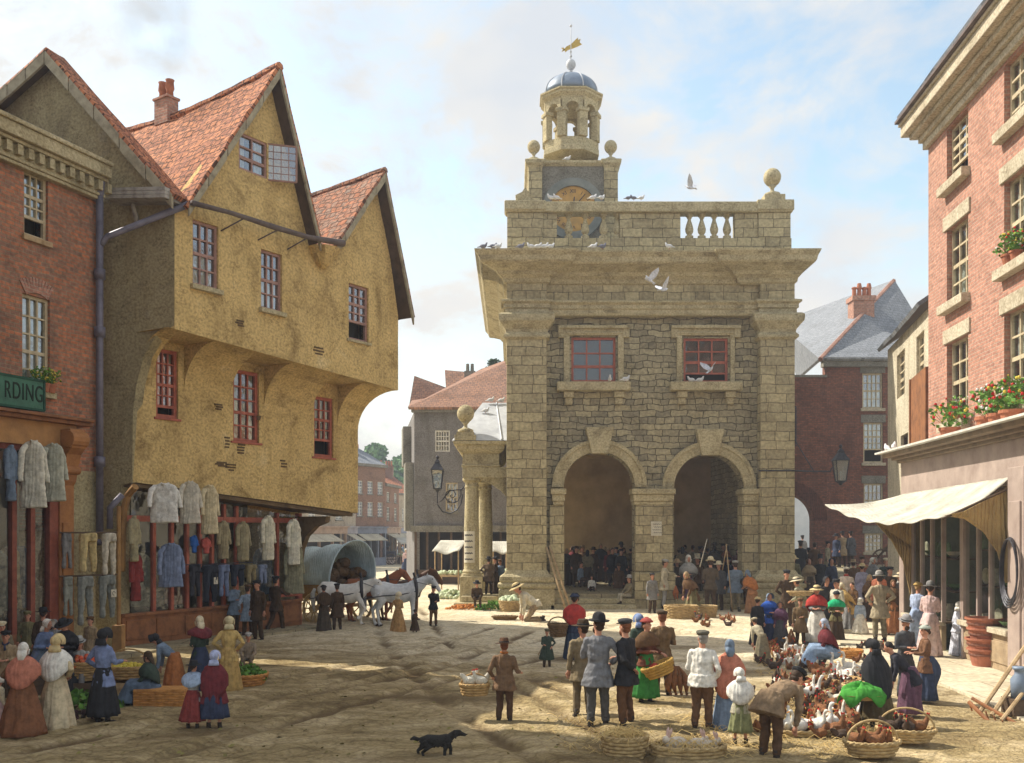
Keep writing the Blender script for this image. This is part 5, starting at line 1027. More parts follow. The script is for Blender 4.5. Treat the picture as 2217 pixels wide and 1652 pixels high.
def person(px,py,hpx,label,yaw=180,pose='stand',lean=0,al='down',ar='down',hy=0,hp=0,top='coat',tc='brown',hem=.74,bot='trousers',bc='dbrown',bhem=.05,hat='cap',hc='dbrown',hair='b',beard=0,
           shawl=None,apron=None,belly=0,z=0,group=None,d=None,fem=None,lod=None,sc=1.0,fat=1.0,collar=None,waist=None,tail=None,zoff=0,skirtw=1,scarf=None,bustle=0,seat=.42):
    if d is None: d=gd(py,z)
    loc=V((WX(px,d),d,z)); s=F/d; full={'stand':1.72,'walk':1.70,'sit':1.27,'kneel':1.25,'crouch':1.15}[pose]
    if lean: full=.92+.80*math.cos(R(lean)) if pose in('stand','walk') else full*math.cos(R(lean)*.8)
    S=(hpx/s)/full*sc; fem=(bot=='skirt') if fem is None else fem
    vx=max(.014,min(.035,.0165*d/22))/S if lod is None else lod
    far=d>34
    t=thing('person',label,'person',tuple(loc),group,rz=R(yaw),sc=S); t['category']='person'; NP[0]+=1
    if len(label.split())>16: print('LONGLABEL',label)
    r=random.Random(NP[0]*31)
    WRK=.038
    sw=.150 if fem else .178
    # pelvis height by pose
    hy+=r.uniform(-12,12); hp+=r.uniform(-3,8); lean+=r.uniform(-2,5) if lean<5 else 0; yaw=yaw
    hz_={'stand':.92,'walk':.91,'sit':seat+.10,'kneel':.50,'crouch':.34}[pose]
    up=Matrix.Translation((0,0,hz_))@Matrix.Rotation(R(lean),4,'X')@Matrix.Translation((0,0,-.92))
    def U(x,y,zz): return up@V((x,y,zz))
    sh_=[U(-sw,0,1.365),U(sw,0,1.365)]; neck=U(0,.0,1.47)
    hb=up@Matrix.Translation((0,-.01,1.47))@Matrix.Rotation(R(-lean*.55),4,'X')@Matrix.Rotation(R(hy),4,'Z')@Matrix.Rotation(R(hp),4,'X')
    def Hd(x,y,zz): return hb@V((x,y,zz))
    # legs
    fx=.10
    if pose=='stand': legs=[((s_*.09,0,.90),(s_*.10,-.02-r.uniform(0,.03),.50),(s_*(fx+.02),.01,.09),(s_*(fx+.04),-.16,.03)) for s_ in(-1,1)]
    elif pose=='walk': legs=[((-.09,0,.90),(-.09,-.14,.50),(-.09,-.20,.09),(-.10,-.36,.04)),((.09,0,.90),(.10,.05,.48),(.10,.26,.13),(.10,.14,.03))]
    elif pose=='sit': legs=[((s_*.09,0,hz_),(s_*.12,-.42,hz_+.03),(s_*.12,-.46,.09),(s_*.13,-.62,.03)) for s_ in(-1,1)]
    elif pose=='kneel': legs=[((-.09,0,hz_),(-.13,-.20,.10),(-.12,.22,.08),(-.12,.30,.05)),((.09,0,hz_),(.14,-.30,.08),(.12,.12,.07),(.12,.2,.05))]
    else: legs=[((s_*.09,0,hz_),(s_*.16,-.36,.42),(s_*.12,-.20,.09),(s_*.14,-.36,.03)) for s_ in(-1,1)]
    # body
    b=MB(); b.tube([U(0,0,.88),U(0,0,1.05),U(0,0,1.25),U(0,0,1.40),neck],[.085,.08,.09,.07,.05],10)
    b.tube([U(0,.005,1.40),Hd(0,.0,.06)],[.058,.055],8)
    b.ell(Hd(0,.012,.155),(.078,.096,.108),14,10,hb.to_3x3()); b.ell(Hd(0,-.03,.09),(.055,.062,.065),10,8,hb.to_3x3())
    b.tube([Hd(0,-.085,.165),Hd(0,-.115,.125)],[.010,.019],6)
    for s_ in(-1,1): b.ell(Hd(s_*.08,.01,.135),(.014,.024,.032),6,5,hb.to_3x3())
    arms=[]
    for i,(nm,s_) in enumerate(((al,-1),(ar,1))):
        e,h_=ARM[nm]; A=sh_[i]; M3=up.to_3x3() if lean<28 else (Matrix.Rotation(R(lean*.35),3,'X'))
        el=A+M3@V((e[0]*s_,e[1],e[2])); ha=A+M3@V((h_[0]*s_,h_[1],h_[2])); arms.append((A,el,ha))
        b.tube([A,el,ha],[.045,.038,.026],7)
    for (h_,k_,a_,t_) in legs: b.tube([h_,k_,a_],[.075,.05,.035],7)
    body=b.build('body',SK,t,local=True,uv=False,vox=max(vx,.016),sm=1)
    # hands: palm, four bent fingers and a thumb from its side
    for i,(A,el,ha) in enumerate(arms):
        dv=(ha-el).normalized(); sd=dv.cross(V((0,0,1))); sd=sd.normalized() if sd.length>.2 else V((1,0,0)); nn_=sd.cross(dv).normalized()
        if nn_.z>0: nn_=-nn_
        s_=(-1,1)[i]; hm=MB(); hm.tube([ha-dv*.03,ha+dv*.02,ha+dv*.075],[(.018,.026),(.019,.037),(.017,.038)],8,up=nn_)
        if not far:
            for k in range(4):
                o=(k-1.5)*.02; p=ha+dv*.07+sd*o; ln=(.07,.08,.076,.06)[k]; hm.tube([p,p+dv*ln*.55+nn_*.008,p+dv*ln*.8+nn_*.03],[.0095,.009,.007],5)
            hm.tube([ha+dv*.015+sd*(.034*s_)*-1,ha+dv*.05-sd*(.055*s_)+nn_*.01,ha+dv*.08-sd*(.05*s_)+nn_*.02],[.012,.011,.008],5)
        hm.build('hand',SK,t,local=True,uv=False,smooth=True,rec=False)
    if not far:
        for s_ in(-1,1): MB().ell(Hd(s_*.032,-.076,.160),(.011,.008,.008),6,5,hb.to_3x3()).build('eye',M_eye,t,local=True,uv=False,rec=False)
        MB().ell(Hd(0,-.088,.088),(.022,.008,.007),6,5,hb.to_3x3()).build('mouth',M_lip,t,local=True,uv=False,rec=False)
    # footwear
    if not(bot=='skirt' and bhem<.04):
        for (h_,k_,a_,t_) in legs:
            q=MB(); a=V(a_); e=V(t_); q.tube([a+V((0,.02,.1)),a,a+V((0,.03,-.03))],[.048,.05,.045],7); q.tube([a+V((0,.04,-.045)),a+(e-a)*.6+V((0,0,-.01)),e+V((0,0,.0))],[(.035,.04),(.033,.043),(.022,.036)],8,up=(0,0,1)); q.build('boot',M_boot,t,local=True,uv=False,smooth=True,rec=False)
    # lower garment
    bm_=cloth(K[bc]) if isinstance(bc,str) else cloth(bc)
    if bot=='trousers':
        q=MB()
        for (h_,k_,a_,t_) in legs:
            h_,k_,a_=V(h_),V(k_),V(a_); q.tube([h_+V((0,0,.06)),h_,(h_+k_)/2,k_,(k_+a_)/2,a_+V((0,.0,.02))],[.085*fat,.098*fat,.09*fat,.076,.070,.066],9)
        q.tube([V((0,0,hz_-.06)),V((0,0,hz_+.07))] if pose!='sit' else [V((0,.02,hz_-.03)),V((0,0,hz_+.10))],[(.125*fat,.16*fat),(.10*fat,.125*fat)],12,up=(0,1,0))
        q.build('trousers',bm_,t,local=True,uv=False,vox=vx,wr=WRK)
    elif bot=='skirt':
        if pose in('stand','walk'):
            z0=bhem; z1=hz_+.12; nr=10; ns=40; ph=r.uniform(0,6); q=MB(); vs=[]
            R1=.36*skirtw
            for j in range(nr+1):
                v=j/nr; zz=z1+(z0-z1)*v; rr=.135*fat+(R1-.135)*(v**.75); am=.035*v
                for i in range(ns):
                    a=2*PI*i/ns; k=rr+am*math.sin(a*9+ph+v*1.2)+.012*math.sin(a*17+ph)*v
                    bu=bustle*max(0,math.sin(a))**2*math.sin(PI*min(1,v*1.3+.12))*.22
                    vs.append(V((k*math.cos(a),(k*.86+bu)*math.sin(a)+.02*v,zz)))
            q.add(vs,[(j*ns+i,j*ns+(i+1)%ns,(j+1)*ns+(i+1)%ns,(j+1)*ns+i) for j in range(nr) for i in range(ns)]+[tuple(range(ns)),tuple(range(nr*ns,(nr+1)*ns))])
            q.build('skirt',bm_,t,local=True,uv=False,smooth=True)
        else:
            q=MB()
            for (h_,k_,a_,t_) in legs:
                h_,k_,a_=V(h_),V(k_),V(a_); a2=V((a_.x*1.6,a_.y-.03,.12)); q.tube([h_+V((0,.03,.02)),k_,(k_+a2)/2,a2],[.19,.17,.18,.2],10)
            q.tube([V((0,-.1,hz_)),V((0,-.42 if pose=='sit' else -.2,hz_-.05))],[.2,.19],10); q.ell((0,.02,hz_-.02),(.25,.24,.18)); 
            if pose=='sit': q.tube([V((0,-.40,hz_)),V((0,-.5,.12))],[.17,.2],10)
            if pose in('kneel','crouch'): q.lathe((0,-.05,0),[(.34,.0),(.3,.2),(.2,.42)],14)
            q.build('skirt',bm_,t,local=True,uv=False,vox=max(vx,.02),sm=3,wr=.03)
    # upper garment
    tm=cloth(K[tc]) if isinstance(tc,str) else cloth(tc)
    q=MB(); ww=(.125 if fem else .145)*fat; bl=belly
    q.tube([U(0,0,.90),U(0,-bl*.5,1.0),U(0,-bl*.3,1.16),U(0,0,1.30),U(0,.005,1.40),U(0,.01,1.455)],[(.115*fat+bl,.15*fat+bl),(.105*fat+bl,ww+bl),(.125*fat,.165*fat),(.128,.175 if fem else .195),(.10,.15 if fem else .17),(.058,.07)],14,up=up.to_3x3()@V((0,1,0)))
    for (A,el,ha) in arms:
        sl_=el+(ha-el)*.9; q.tube([A,A+(el-A)*.4,el,sl_],[.066,.062,.054,.044],9)
        q.ell(A,(.062,.07,.064),8,6)
    if hem<.9 and pose!='sit':
        h2=Matrix.Translation((0,0,hz_))@Matrix.Rotation(R(lean*(.55 if tail is None else tail)),4,'X')@Matrix.Translation((0,0,-.92))
        q.tube([h2@V((0,0,1.0)),h2@V((0,0,.86)),h2@V((0,0,hem))],[(.12*fat+bl,.155*fat+bl),(.155*fat,.205*fat),(.16*fat+(.86-hem)*.16,.212*fat+(.86-hem)*.22)],14,up=h2.to_3x3()@V((0,1,0)))
    elif pose=='sit' : q.ell((0,0,hz_+.02),(.19*fat,.16,.12))
    q.build('coat' if top=='coat' else top,tm,t,local=True,uv=False,vox=vx,wr=WRK)
    if collar:
        MB().tube([U(0,.012,1.43),U(0,.0,1.475),U(0,.005,1.50)],[.085,.075,.062],12).build('collar',cloth(K[collar]),t,local=True,uv=False,smooth=True)
    if waist: MB().tube([U(0,0,1.0),U(0,0,1.045)],[(.118*fat,.15*fat)]*2,14,up=(0,1,0)).build('belt',cloth(K[waist]),t,local=True,uv=False)
    if shawl:
        col,length=shawl if isinstance(shawl,tuple) else (shawl,.42); ns=30; nr=7; vs=[]
        for j in range(nr+1):
            v=j/nr
            for i in range(ns):
                a=2*PI*i/ns; back=max(0,math.sin(a)); fr_=max(0,-math.sin(a)); drop=length*(.72+.55*back**2-.1*fr_)*v**1.05
                rx=.07+(.21 if not fem else .205)*min(1,v*1.9)**.7+.02*v; ry=.062+.125*min(1,v*1.7)**.8+.02*v
                w_=.008*math.sin(a*11+j*.6)*v; vs.append(U((rx+w_)*math.cos(a),(ry+w_)*math.sin(a)-.0,1.485-drop-.02*abs(math.cos(a))*v))
        q=MB(); q.add(vs,[(j*ns+i,j*ns+(i+1)%ns,(j+1)*ns+(i+1)%ns,(j+1)*ns+i) for j in range(nr) for i in range(ns)]); o=q.build('shawl',cloth(K[col]),t,local=True,uv=False,smooth=True,rec=False)
        md=o.modifiers.new('s','SOLIDIFY'); md.thickness=.012
    if apron:
        ang=1.15
        if pose in('stand','walk'):
            z1=hz_+.10; z0=max(bhem+.12,.15)
            def apf(u,v):
                a=-PI/2+(u-.5)*2*ang; zz=z1+(z0-z1)*v; rr=.15+(.36*skirtw-.135)*(v*.9)**.75+.03+.014*math.sin(u*22)*v; return (rr*math.cos(a),rr*.88*math.sin(a)-.01,zz)
            q=MB(); q.grid(apf,20,8); o=q.build('apron',cloth(K[apron]),t,local=True,uv=False,smooth=True,rec=False)
        else:
            q=MB(); q.grid(lambda u,v:((u-.5)*(.3+.2*v),-.12-.42*min(1,v*1.5)-.02,hz_+.20-.0*v-.42*max(0,v-.6)/.4+ .02*math.sin(u*15)),12,10); o=q.build('apron',cloth(K[apron]),t,local=True,uv=False,smooth=True,rec=False)
        md=o.modifiers.new('s','SOLIDIFY'); md.thickness=.01
    if scarf:
        q=MB(); q.tube([U(.05,-.06,1.46),U(.0,-.085,1.44),U(-.05,-.06,1.46),U(-.07,.0,1.48),U(0,.07,1.48),U(.07,0,1.48),U(.05,-.06,1.46)],.022,6); q.tube([U(0,-.09,1.44),U(.02,-.15,1.33)],[.02,.03],5); q.build('neckerchief',cloth(K[scarf]),t,local=True,uv=False,smooth=True)
    # hair, beard, hat
    H3=hb.to_3x3(); hm_=mat('hair_'+hair,HAIR[hair],sh(HAIR[hair],.6),9,rough=.6,bump=.6,bs=60)
    if hat not in('scarf','bonnet'):
        q=MB(); q.ell(Hd(0,.03,.178),(.088,.092,.098),12,8,H3)
        if fem: q.ell(Hd(0,.095,.12),(.05,.045,.05),8,6,H3)
        else: q.ell(Hd(0,.04,.11),(.075,.065,.06),10,6,H3)
        q.build('hair',hm_,t,local=True,uv=False,smooth=True,rec=False)
    if beard: MB().ell(Hd(0,-.055,.06),(.055,.05,.065),10,8,H3).build('beard',hm_,t,local=True,uv=False,smooth=True,rec=False)
    hcol=K[hc] if isinstance(hc,str) else hc; hmat=cloth(hcol,3)
    q=MB(); q.M=hb
    def L_(pr,n=18,sy=1.15): q.lathe((0,.01,0),pr,n,sy=sy)
    if hat=='cap': L_([(.086,.20),(.10,.225),(.115,.25),(.10,.275),(.05,.29),(.0,.292)]); q.tube([(0,-.05,.215),(0,-.13,.205),(0,-.155,.195)],[(.012,.07),(.010,.06),(.006,.03)],8,up=(0,0,1))
    elif hat=='bowler': L_([(.10,.20),(.15,.205),(.16,.222),(.15,.214),(.102,.212),(.10,.25),(.092,.30),(.07,.335),(.03,.35),(0,.352)])
    elif hat=='wide': L_([(.10,.195),(.16,.19),(.20,.2),(.16,.207),(.10,.208),(.096,.25),(.088,.30),(.075,.315),(.03,.305),(0,.303)])
    elif hat=='straw': L_([(.10,.19),(.15,.175),(.20,.16),(.205,.166),(.15,.188),(.10,.205),(.094,.25),(.08,.285),(.04,.30),(0,.302)])
    elif hat=='tall': L_([(.10,.20),(.15,.2),(.16,.212),(.10,.21),(.10,.3),(.108,.38),(.04,.385),(0,.385)])
    elif hat=='toque': L_([(.09,.20),(.12,.205),(.125,.23),(.10,.25),(.08,.28),(.03,.295),(0,.297)]); q.ell((.03,.03,.28),(.05,.05,.03),8,6)
    elif hat=='scarf':
        q.ell((0,.025,.165),(.092,.10,.110),14,10); q.tube([(0,.06,.12),(0,.09,.04),(0,.12,-.05)],[(.06,.085),(.04,.09),(.015,.05)],10,up=(0,1,0)); q.tube([(-.075,-.04,.14),(-.06,-.05,.06),(0,-.055,.02),(.06,-.05,.06),(.075,-.04,.14)],.02,6)
    elif hat=='bonnet':
        q.ell((0,.04,.165),(.095,.095,.108),14,10)
        n=16; vs=[]
        for k_,(yy,rr) in enumerate(((.03,.112),(-.05,.13),(-.09,.142))):
            for i in range(n+1):
                a=R(-25+230*i/n); vs.append((rr*math.cos(a)*.92,yy,.15+rr*math.sin(a)*1.02))
        q.add(vs,[(k_*(n+1)+i,k_*(n+1)+i+1,(k_+1)*(n+1)+i+1,(k_+1)*(n+1)+i) for k_ in range(2) for i in range(n)]); q.lathe((0,.08,0),[(.12,-.03),(.11,.03),(.09,.09)],14,sy=.5)
    if hat!='none': q.build('headscarf' if hat=='scarf' else ('bonnet' if hat=='bonnet' else 'hat'),hmat,t,local=True,uv=False,smooth=True,rec=False)
    if hat in('bowler','straw','wide') and not far:
        q=MB(); q.M=hb; q.lathe((0,.01,0),[(.104,.21),(.106,.215),(.103,.24),(.1,.24)],16,sy=1.15); q.build('hat_band',mat('band_black',(.02,.02,.02),bump=0),t,local=True,uv=False,smooth=True,rec=False)
    t['_a']=0; del t['_a']
    return t,arms,S
def handpos(pr,i):
    t,arms,S=pr; M_=Matrix.Translation(t.location)@Matrix.Rotation(t.rotation_euler.z,4,'Z')@Matrix.Scale(S,4); return M_@arms[i][2]
P_=person
# ---- left group, in the shade of the shops ----
LG='shoppers round the produce sellers at the lower left'
P_(-2,1590,130,'woman in pale pink dress cut off by the left edge',150,al='down',ar='down',top='bodice',tc='cream',hem=.9,bot='skirt',bc='pink',hat='bonnet',hc='white',group=LG,sc=.95)
P_(14,1530,162,'boy in dark cap and brown jacket facing out at the left edge',10,tc='tan',hat='cap',hc='black',al='fold',ar='fold',group=LG,scarf='navy')
P_(4,1500,152,'old man in cream hat behind the boy at the left edge',20,tc='khaki',hat='cap',hc='cream',group=LG)
P_(27,1445,148,'stooping figure in dark brown coat and fur cap before the brick shop window',190,lean=12,tc='dbrown',hat='cap',hc='dbrown',hair='r',group=LG,fat=1.15)
P_(93,1470,150,'woman in broad black hat behind the woman in blue',200,top='bodice',tc='dbrown',bot='skirt',bc='black',hat='wide',hc='black',group=LG)
P_(50,1597,204,'woman seen from behind in white headscarf, brick red shawl and brown skirt',186,top='bodice',tc='brown',hem=.92,bot='skirt',bc=(.20,.085,.04),bhem=.07,hat='scarf',hc='white',shawl=('terra',.46),al='fold',ar='hip',fat=1.1,group=LG,skirtw=1.1)
P_(122,1583,206,'woman seen from behind in cream dress with white pointed kerchief and straw bonnet',172,top='bodice',tc=(.5,.40,.24),hem=.88,bot='skirt',bc=(.56,.46,.30),bhem=.06,hat='bonnet',hc='straw',shawl=('white',.44),al='hip',ar='fold',group=LG,waist='tan')
P_(88,1500,158,'woman in blue dress and frilled white cap leaning towards the seller',70,lean=18,top='bodice',tc='blue',bot='skirt',bc='steel',hat='bonnet',hc='white',al='fold',ar='fold',group=LG,fat=1.1)
P_(142,1505,162,'woman in black coat and black feathered hat with head bowed',-10,top='coat',tc='black',hem=.6,bot='skirt',bc='black',hat='wide',hc='black',hp=20,al='fwd',ar='fold',group=LG,shawl=('black',.4))
P_(172,1500,112,'boy in grey banded hat crouching behind the red fruit basket',15,pose='sit',tc='lgrey',bc='grey',hat='bowler',hc='lgrey',al='knee',ar='knee',hp=15,group=LG)
P_(224,1568,205,'woman in blue jacket and long black skirt with black trimmed bonnet',155,top='jacket',tc=(.19,.235,.39),hem=.70,bot='skirt',bc='black',bhem=.17,hat='bonnet',hc='black',al='fwd',ar='hip',group=LG,skirtw=.82,hy=10)
P_(325,1530,122,'seated fruit seller in dark headscarf and blue grey dress on a wicker hamper',-82,pose='sit',top='bodice',tc='dgreen',bot='skirt',bc=(.10,.14,.20),hat='scarf',hc='dbrown',al='knee',ar='knee',group=LG,seat=.34,shawl=('dgreen',.4))
P_(378,1502,122,'woman in orange skirt and blue bodice bending far forward to the left',-88,lean=52,top='bodice',tc='steel',bot='skirt',bc=(.38,.14,.045),bhem=.02,hat='bonnet',hc='black',al='low',ar='low',group=LG,hem=.92,apron=None)
P_(433,1500,165,'woman in cream headscarf and dark green coat with crimson collar looking left',-120,top='coat',tc='dgreen',hem=.5,bot='skirt',bc='navy',bhem=.08,hat='scarf',hc='cream',collar='maroon',shawl=('maroon',.20),al='fold',ar='fold',group=LG,hy=-15)
P_(418,1582,147,'little girl in round black hat, red dress and blue white pinafore',172,top='bodice',tc='lgrey',bot='skirt',bc=(.22,.04,.035),bhem=.26,hat='wide',hc='black',al='wide',ar='fwd',group=LG,shawl=('lblue',.3),skirtw=.9)
P_(464,1582,170,'little girl in lilac bonnet and dark red cape over a navy skirt',182,top='cape_coat',tc='maroon',hem=.60,bot='skirt',bc='navy',bhem=.30,hat='bonnet',hc=(.38,.42,.60),al='fwd',ar='down',group=LG,fat=1.25,skirtw=.8,shawl=('maroon',.66))
P_(495,1500,163,'woman seen from behind in yellow striped dress and cream bonnet',184,top='bodice',tc=(.50,.35,.13),hem=.72,bot='skirt',bc=(.42,.28,.10),bhem=.04,hat='bonnet',hc=(.55,.47,.28),al='hip',ar='hip',group=LG,skirtw=.85)
P_(538,1446,86,'small boy in grey cap sitting on the kerb with folded hands',8,pose='sit',tc=(.26,.20,.14),bc=(.16,.12,.08),hat='cap',hc='lgrey',al='knee',ar='knee',seat=.2,group=LG)
# ---- men in front of the ochre house shop ----
SGp='men idling before the clothes shop window'
P_(507,1372,114,'man in red cap and blue smock with hands clasped facing right',60,top='smock',tc='steel',hem=.62,hat='cap',hc='maroon',al='fold',ar='back',group=SGp,d=27.6,z=.12)
P_(537,1374,116,'man in pale blue smock seen from behind before the shop window',200,top='smock',tc=(.24,.31,.40),hem=.58,hat='cap',hc='brown',al='hip',ar='pocket',group=SGp,hy=-30,d=27.3,z=0)
P_(559,1388,130,'man in dark brown coat standing next to the pale blue smock',-25,tc='dbrown',hem=.6,hat='cap',hc='black',group=SGp)
P_(598,1370,120,'man in black coat striding away along the shop window',150,pose='walk',tc='dbrown',hem=.66,bc='dbrown',hat='cap',hc='black',al='reach',ar='down',group=SGp,hair='k')
P_(701,1369,100,'woman in long black dress beside the covered wagon',-150,top='bodice',tc='dbrown',hem=.8,bot='skirt',bc=(.07,.055,.04),bhem=.02,hat='toque',hc='black',al='fold',ar='fold',skirtw=.8,shawl=('dbrown',.4))
P_(730,1367,102,'man in black frock coat talking to the woman by the covered wagon',-150,tc='dbrown',hem=.5,bc='dbrown',hat='cap',hc='black',al='down',ar='down')
P_(862,1371,88,'woman in ochre dress and cream bonnet leading a child past the horses',160,top='bodice',tc=(.42,.26,.12),hem=.8,bot='skirt',bc=(.40,.24,.10),bhem=.02,hat='bonnet',hc='cream',al='fold',ar='out')
P_(898,1371,50,'toddler in dark coat holding hands with the woman in ochre',185,tc='dbrown',hem=.45,bot='skirt',bc='dbrown',bhem=.2,hat='wide',hc='dbrown',al='up',ar='down')
P_(938,1357,87,'man in dark jacket lifting a whip beside the leading grey horse',20,tc='black',bc='brown',hat='cap',hc='black',al='up',ar='fold')
# ---- portico and steps ----
P_(1031,1300,58,'man in dark brown clothes hunched on the portico steps',10,pose='sit',lean=22,tc='dbrown',bc='dbrown',hat='wide',hc='black',al='knee',ar='knee',d=37,z=.16,seat=.28)
P_(1058,1256,80,'stout man in brown coat with his back turned beside the portico columns',170,tc=(.13,.09,.06),hem=.6,bc='dbrown',hat='wide',hc='black',al='fold',ar='hip',fat=1.25,d=39.4,z=.46)
P_(1083,1256,72,'man in pale blue shirt half hidden behind the stout man on the portico',-30,top='shirt',tc='steel',bc='navy',hat='cap',hc='brown',d=40.2,z=.46)
P_(1072,1256,78,'woman in brown with dark hat talking under the portico',-100,top='bodice',tc='dbrown',bot='skirt',bc='dbrown',hat='toque',hc='black',d=40.0,z=.46)
P_(1117,1318,95,'woman in straw hat with vivid green shawl standing behind the vegetable baskets',8,top='bodice',tc='dgreen',bot='skirt',bc='dgreen',hat='straw',hc='cream',shawl=('emer',.34),al='fold',ar='fold',skirtw=.8)
P_(1160,1348,72,'man in straw hat and white shirt kneeling over a shallow basket',-80,pose='kneel',lean=55,top='shirt',tc=(.60,.54,.40),hem=.86,bc='tan',hat='straw',hc='straw',al='low',ar='low',sc=1.0,belly=.02)
# ---- foreground centre ----
m=P_(1092,1567,180,'boy in brown jacket and crushed hat carrying a basket of white fowl',168,tc=(.17,.10,.055),hem=.70,bc=(.085,.045,.025),hat='wide',hc=(.11,.055,.03),hair='r',al='side',ar='pocket',hy=35,scarf='orange',fat=1.1,belly=.02); BOY=m
P_(1184,1449,86,'small child in dark green coat holding a stick on the road',5,tc='dgreen',hem=.42,bc='dbrown',hat='cap',hc=(.10,.09,.05),al='fwd',ar='hip',hair='y',top='coat',fat=1.25)
wb=P_(1243,1432,143,'woman in navy dress with crimson shawl on her back and a big basket',165,top='bodice',tc='navy',bot='skirt',bc=(.05,.075,.13),bhem=.04,hat='toque',hc='navy',shawl=('red',.42),al='side',ar='fold',skirtw=.75); WB=wb
P_(1246,1420,132,'dark haired woman looking left behind the crimson shawl',-60,top='bodice',tc='dgreen',bot='skirt',bc='navy',hat='toque',hc='black',skirtw=.75)
P_(1262,1556,208,'man in tan coat and slouch hat turning to the grey coated man',185,tc=(.22,.17,.10),hem=.68,bc=(.16,.12,.07),hat='wide',hc='dbrown',hy=40,al='down',ar='down',beard=0)
P_(1295,1576,238,'man in grey coat and black bowler seen from behind in the centre foreground',182,tc=(.19,.19,.20),hem=.66,bc=(.085,.08,.075),hat='bowler',hc='black',al='hip',ar='fwd',hy=25,beard=1,fat=1.1,hair='b')
P_(1356,1576,232,'bearded man in black jacket and flat cap facing left',-128,tc='black',hem=.70,bc=(.12,.06,.03),hat='cap',hc=(.05,.05,.055),al='fold',ar='back',hy=-15,beard=1,hair='r',fat=1.08)
P_(1386,1500,168,'person in slate blue hat behind the woman in red hat',190,top='bodice',tc='dgreen',bot='skirt',bc='dgreen',hat='bonnet',hc='blue',skirtw=.7)
wr=P_(1399,1526,184,'woman in red hat, brown bodice and bright green skirt with a basket',35,top='bodice',tc=(.17,.06,.035),hem=.80,bot='skirt',bc=(.045,.22,.05),bhem=.16,hat='toque',hc=(.30,.06,.05),al='fold',ar='side',shawl=('brown',.42),skirtw=.78); WR=wr
mb_=P_(1434,1510,184,'man in long brown coat seen from behind holding dead fowl by the feet',178,tc=(.16,.10,.05),hem=.58,bc=(.09,.055,.03),hat='cap',hc='dbrown',al='fold',ar='down',hair='r'); MBW=mb_
P_(1520,1586,217,'stout man in white smock and grey cap with brown trousers',160,top='smock',tc=(.70,.67,.60),hem=.80,bc=(.14,.075,.04),hat='cap',hc=(.13,.12,.09),hair='g',beard=1,al='pocket',ar='fold',hy=30,fat=1.22,belly=.03,sc=1.0)
P_(1578,1586,200,'woman in wide terracotta shawl, striped kerchief and blue skirt',150,top='bodice',tc='terra',bot='skirt',bc=(.17,.23,.33),bhem=.06,hat='scarf',hc='steel',shawl=('terra',.66),al='reach',ar='reach',hy=20,fat=1.1,skirtw=.8)
P_(1603,1617,168,'girl in white bonnet with olive striped skirt beside the terracotta shawl',170,top='bodice',tc=(.40,.37,.27),bot='skirt',bc=(.22,.23,.11),bhem=.34,hat='bonnet',hc='white',shawl=('white',.42),al='fwd',ar='fold',skirtw=.7)
P_(1668,1648,152,'man in brown coat bent double over the poultry in the foreground',128,lean=78,tc=(.24,.165,.10),hem=.66,bc=(.10,.055,.03),hat='cap',hc='black',al='low',ar='low',fat=1.15,tail=.30,sc=1.08)
P_(1650,1436,90,'woman in cream bodice and khaki skirt stooping over the hen heap',-160,lean=48,top='bodice',tc=(.55,.49,.34),bot='skirt',bc=(.26,.22,.14),bhem=.04,hat='cap',hc='cream',al='low',ar='low',skirtw=.85,hem=.9)
P_(1640,1400,105,'woman in black dress and straw coloured hat with her back turned',150,top='bodice',tc='black',bot='skirt',bc='black',hat='toque',hc='straw',skirtw=.8)
P_(1666,1398,112,'woman in royal blue shawl and blue striped cap facing the viewer',8,top='bodice',tc='royal',bot='skirt',bc='navy',hat='bonnet',hc='steel',shawl=('royal',.36),skirtw=.8,al='fold',ar='fold')
AG='buyers and drovers before the right arch'
P_(1438,1319,106,'man in cream smock and cap holding out a hen before the centre pier',70,top='smock',tc=(.58,.51,.36),hem=.66,bc='lgrey',hat='cap',hc='lgrey',al='down',ar='reach',group=AG)
P_(1466,1312,100,'man in sand coloured slouch hat next to the cream smock',-15,tc='dbrown',hat='straw',hc=(.5,.36,.22),group=AG)
P_(1490,1316,114,'woman in white hood and grey mauve shawl among the drovers',-5,top='bodice',tc='grey',bot='skirt',bc='purple',hat='scarf',hc='white',shawl=('lgrey',.5),al='fold',ar='fold',group=AG,skirtw=.85)
P_(1511,1308,102,'man in tall cream hat behind the whip pole',-40,tc='brown',hat='tall',hc='cream',group=AG)
DR=P_(1538,1328,117,'drover in dark waistcoat and cream hat seen from behind with a whip',165,tc=(.10,.075,.05),hem=.74,bc=(.09,.06,.04),hat='bowler',hc='cream',al='fwd',ar='fold',group=AG,lean=8)
DP2=P_(1592,1326,110,'drover in blue sleeves and grey cap leaning on a long pole',160,tc='steel',hem=.66,bc='khaki',hat='cap',hc='lgrey',al='fwd',ar='fold',group=AG,hy=30,fat=1.1)
P_(1616,1300,86,'man with bare dark head and pale shirt between the two drovers',-10,top='shirt',tc='lblue',hat='none',group=AG)
P_(1627,1292,94,'man in dark bowler standing at the back before the right pier',0,tc='brown',hat='bowler',hc='dbrown',group=AG)
P_(1643,1300,84,'man in slate blue jacket at the right pier',-20,tc='steel',bc='navy',hat='cap',hc='brown',group=AG)
P_(1628,1330,94,'woman in rust orange shawl bending beside the pole',-150,lean=22,top='bodice',tc=(.42,.20,.09),bot='skirt',bc=(.34,.17,.08),hat='scarf',hc='steel',shawl=(('orange'),.5),al='fwd',ar='fwd',group=AG,skirtw=.85)
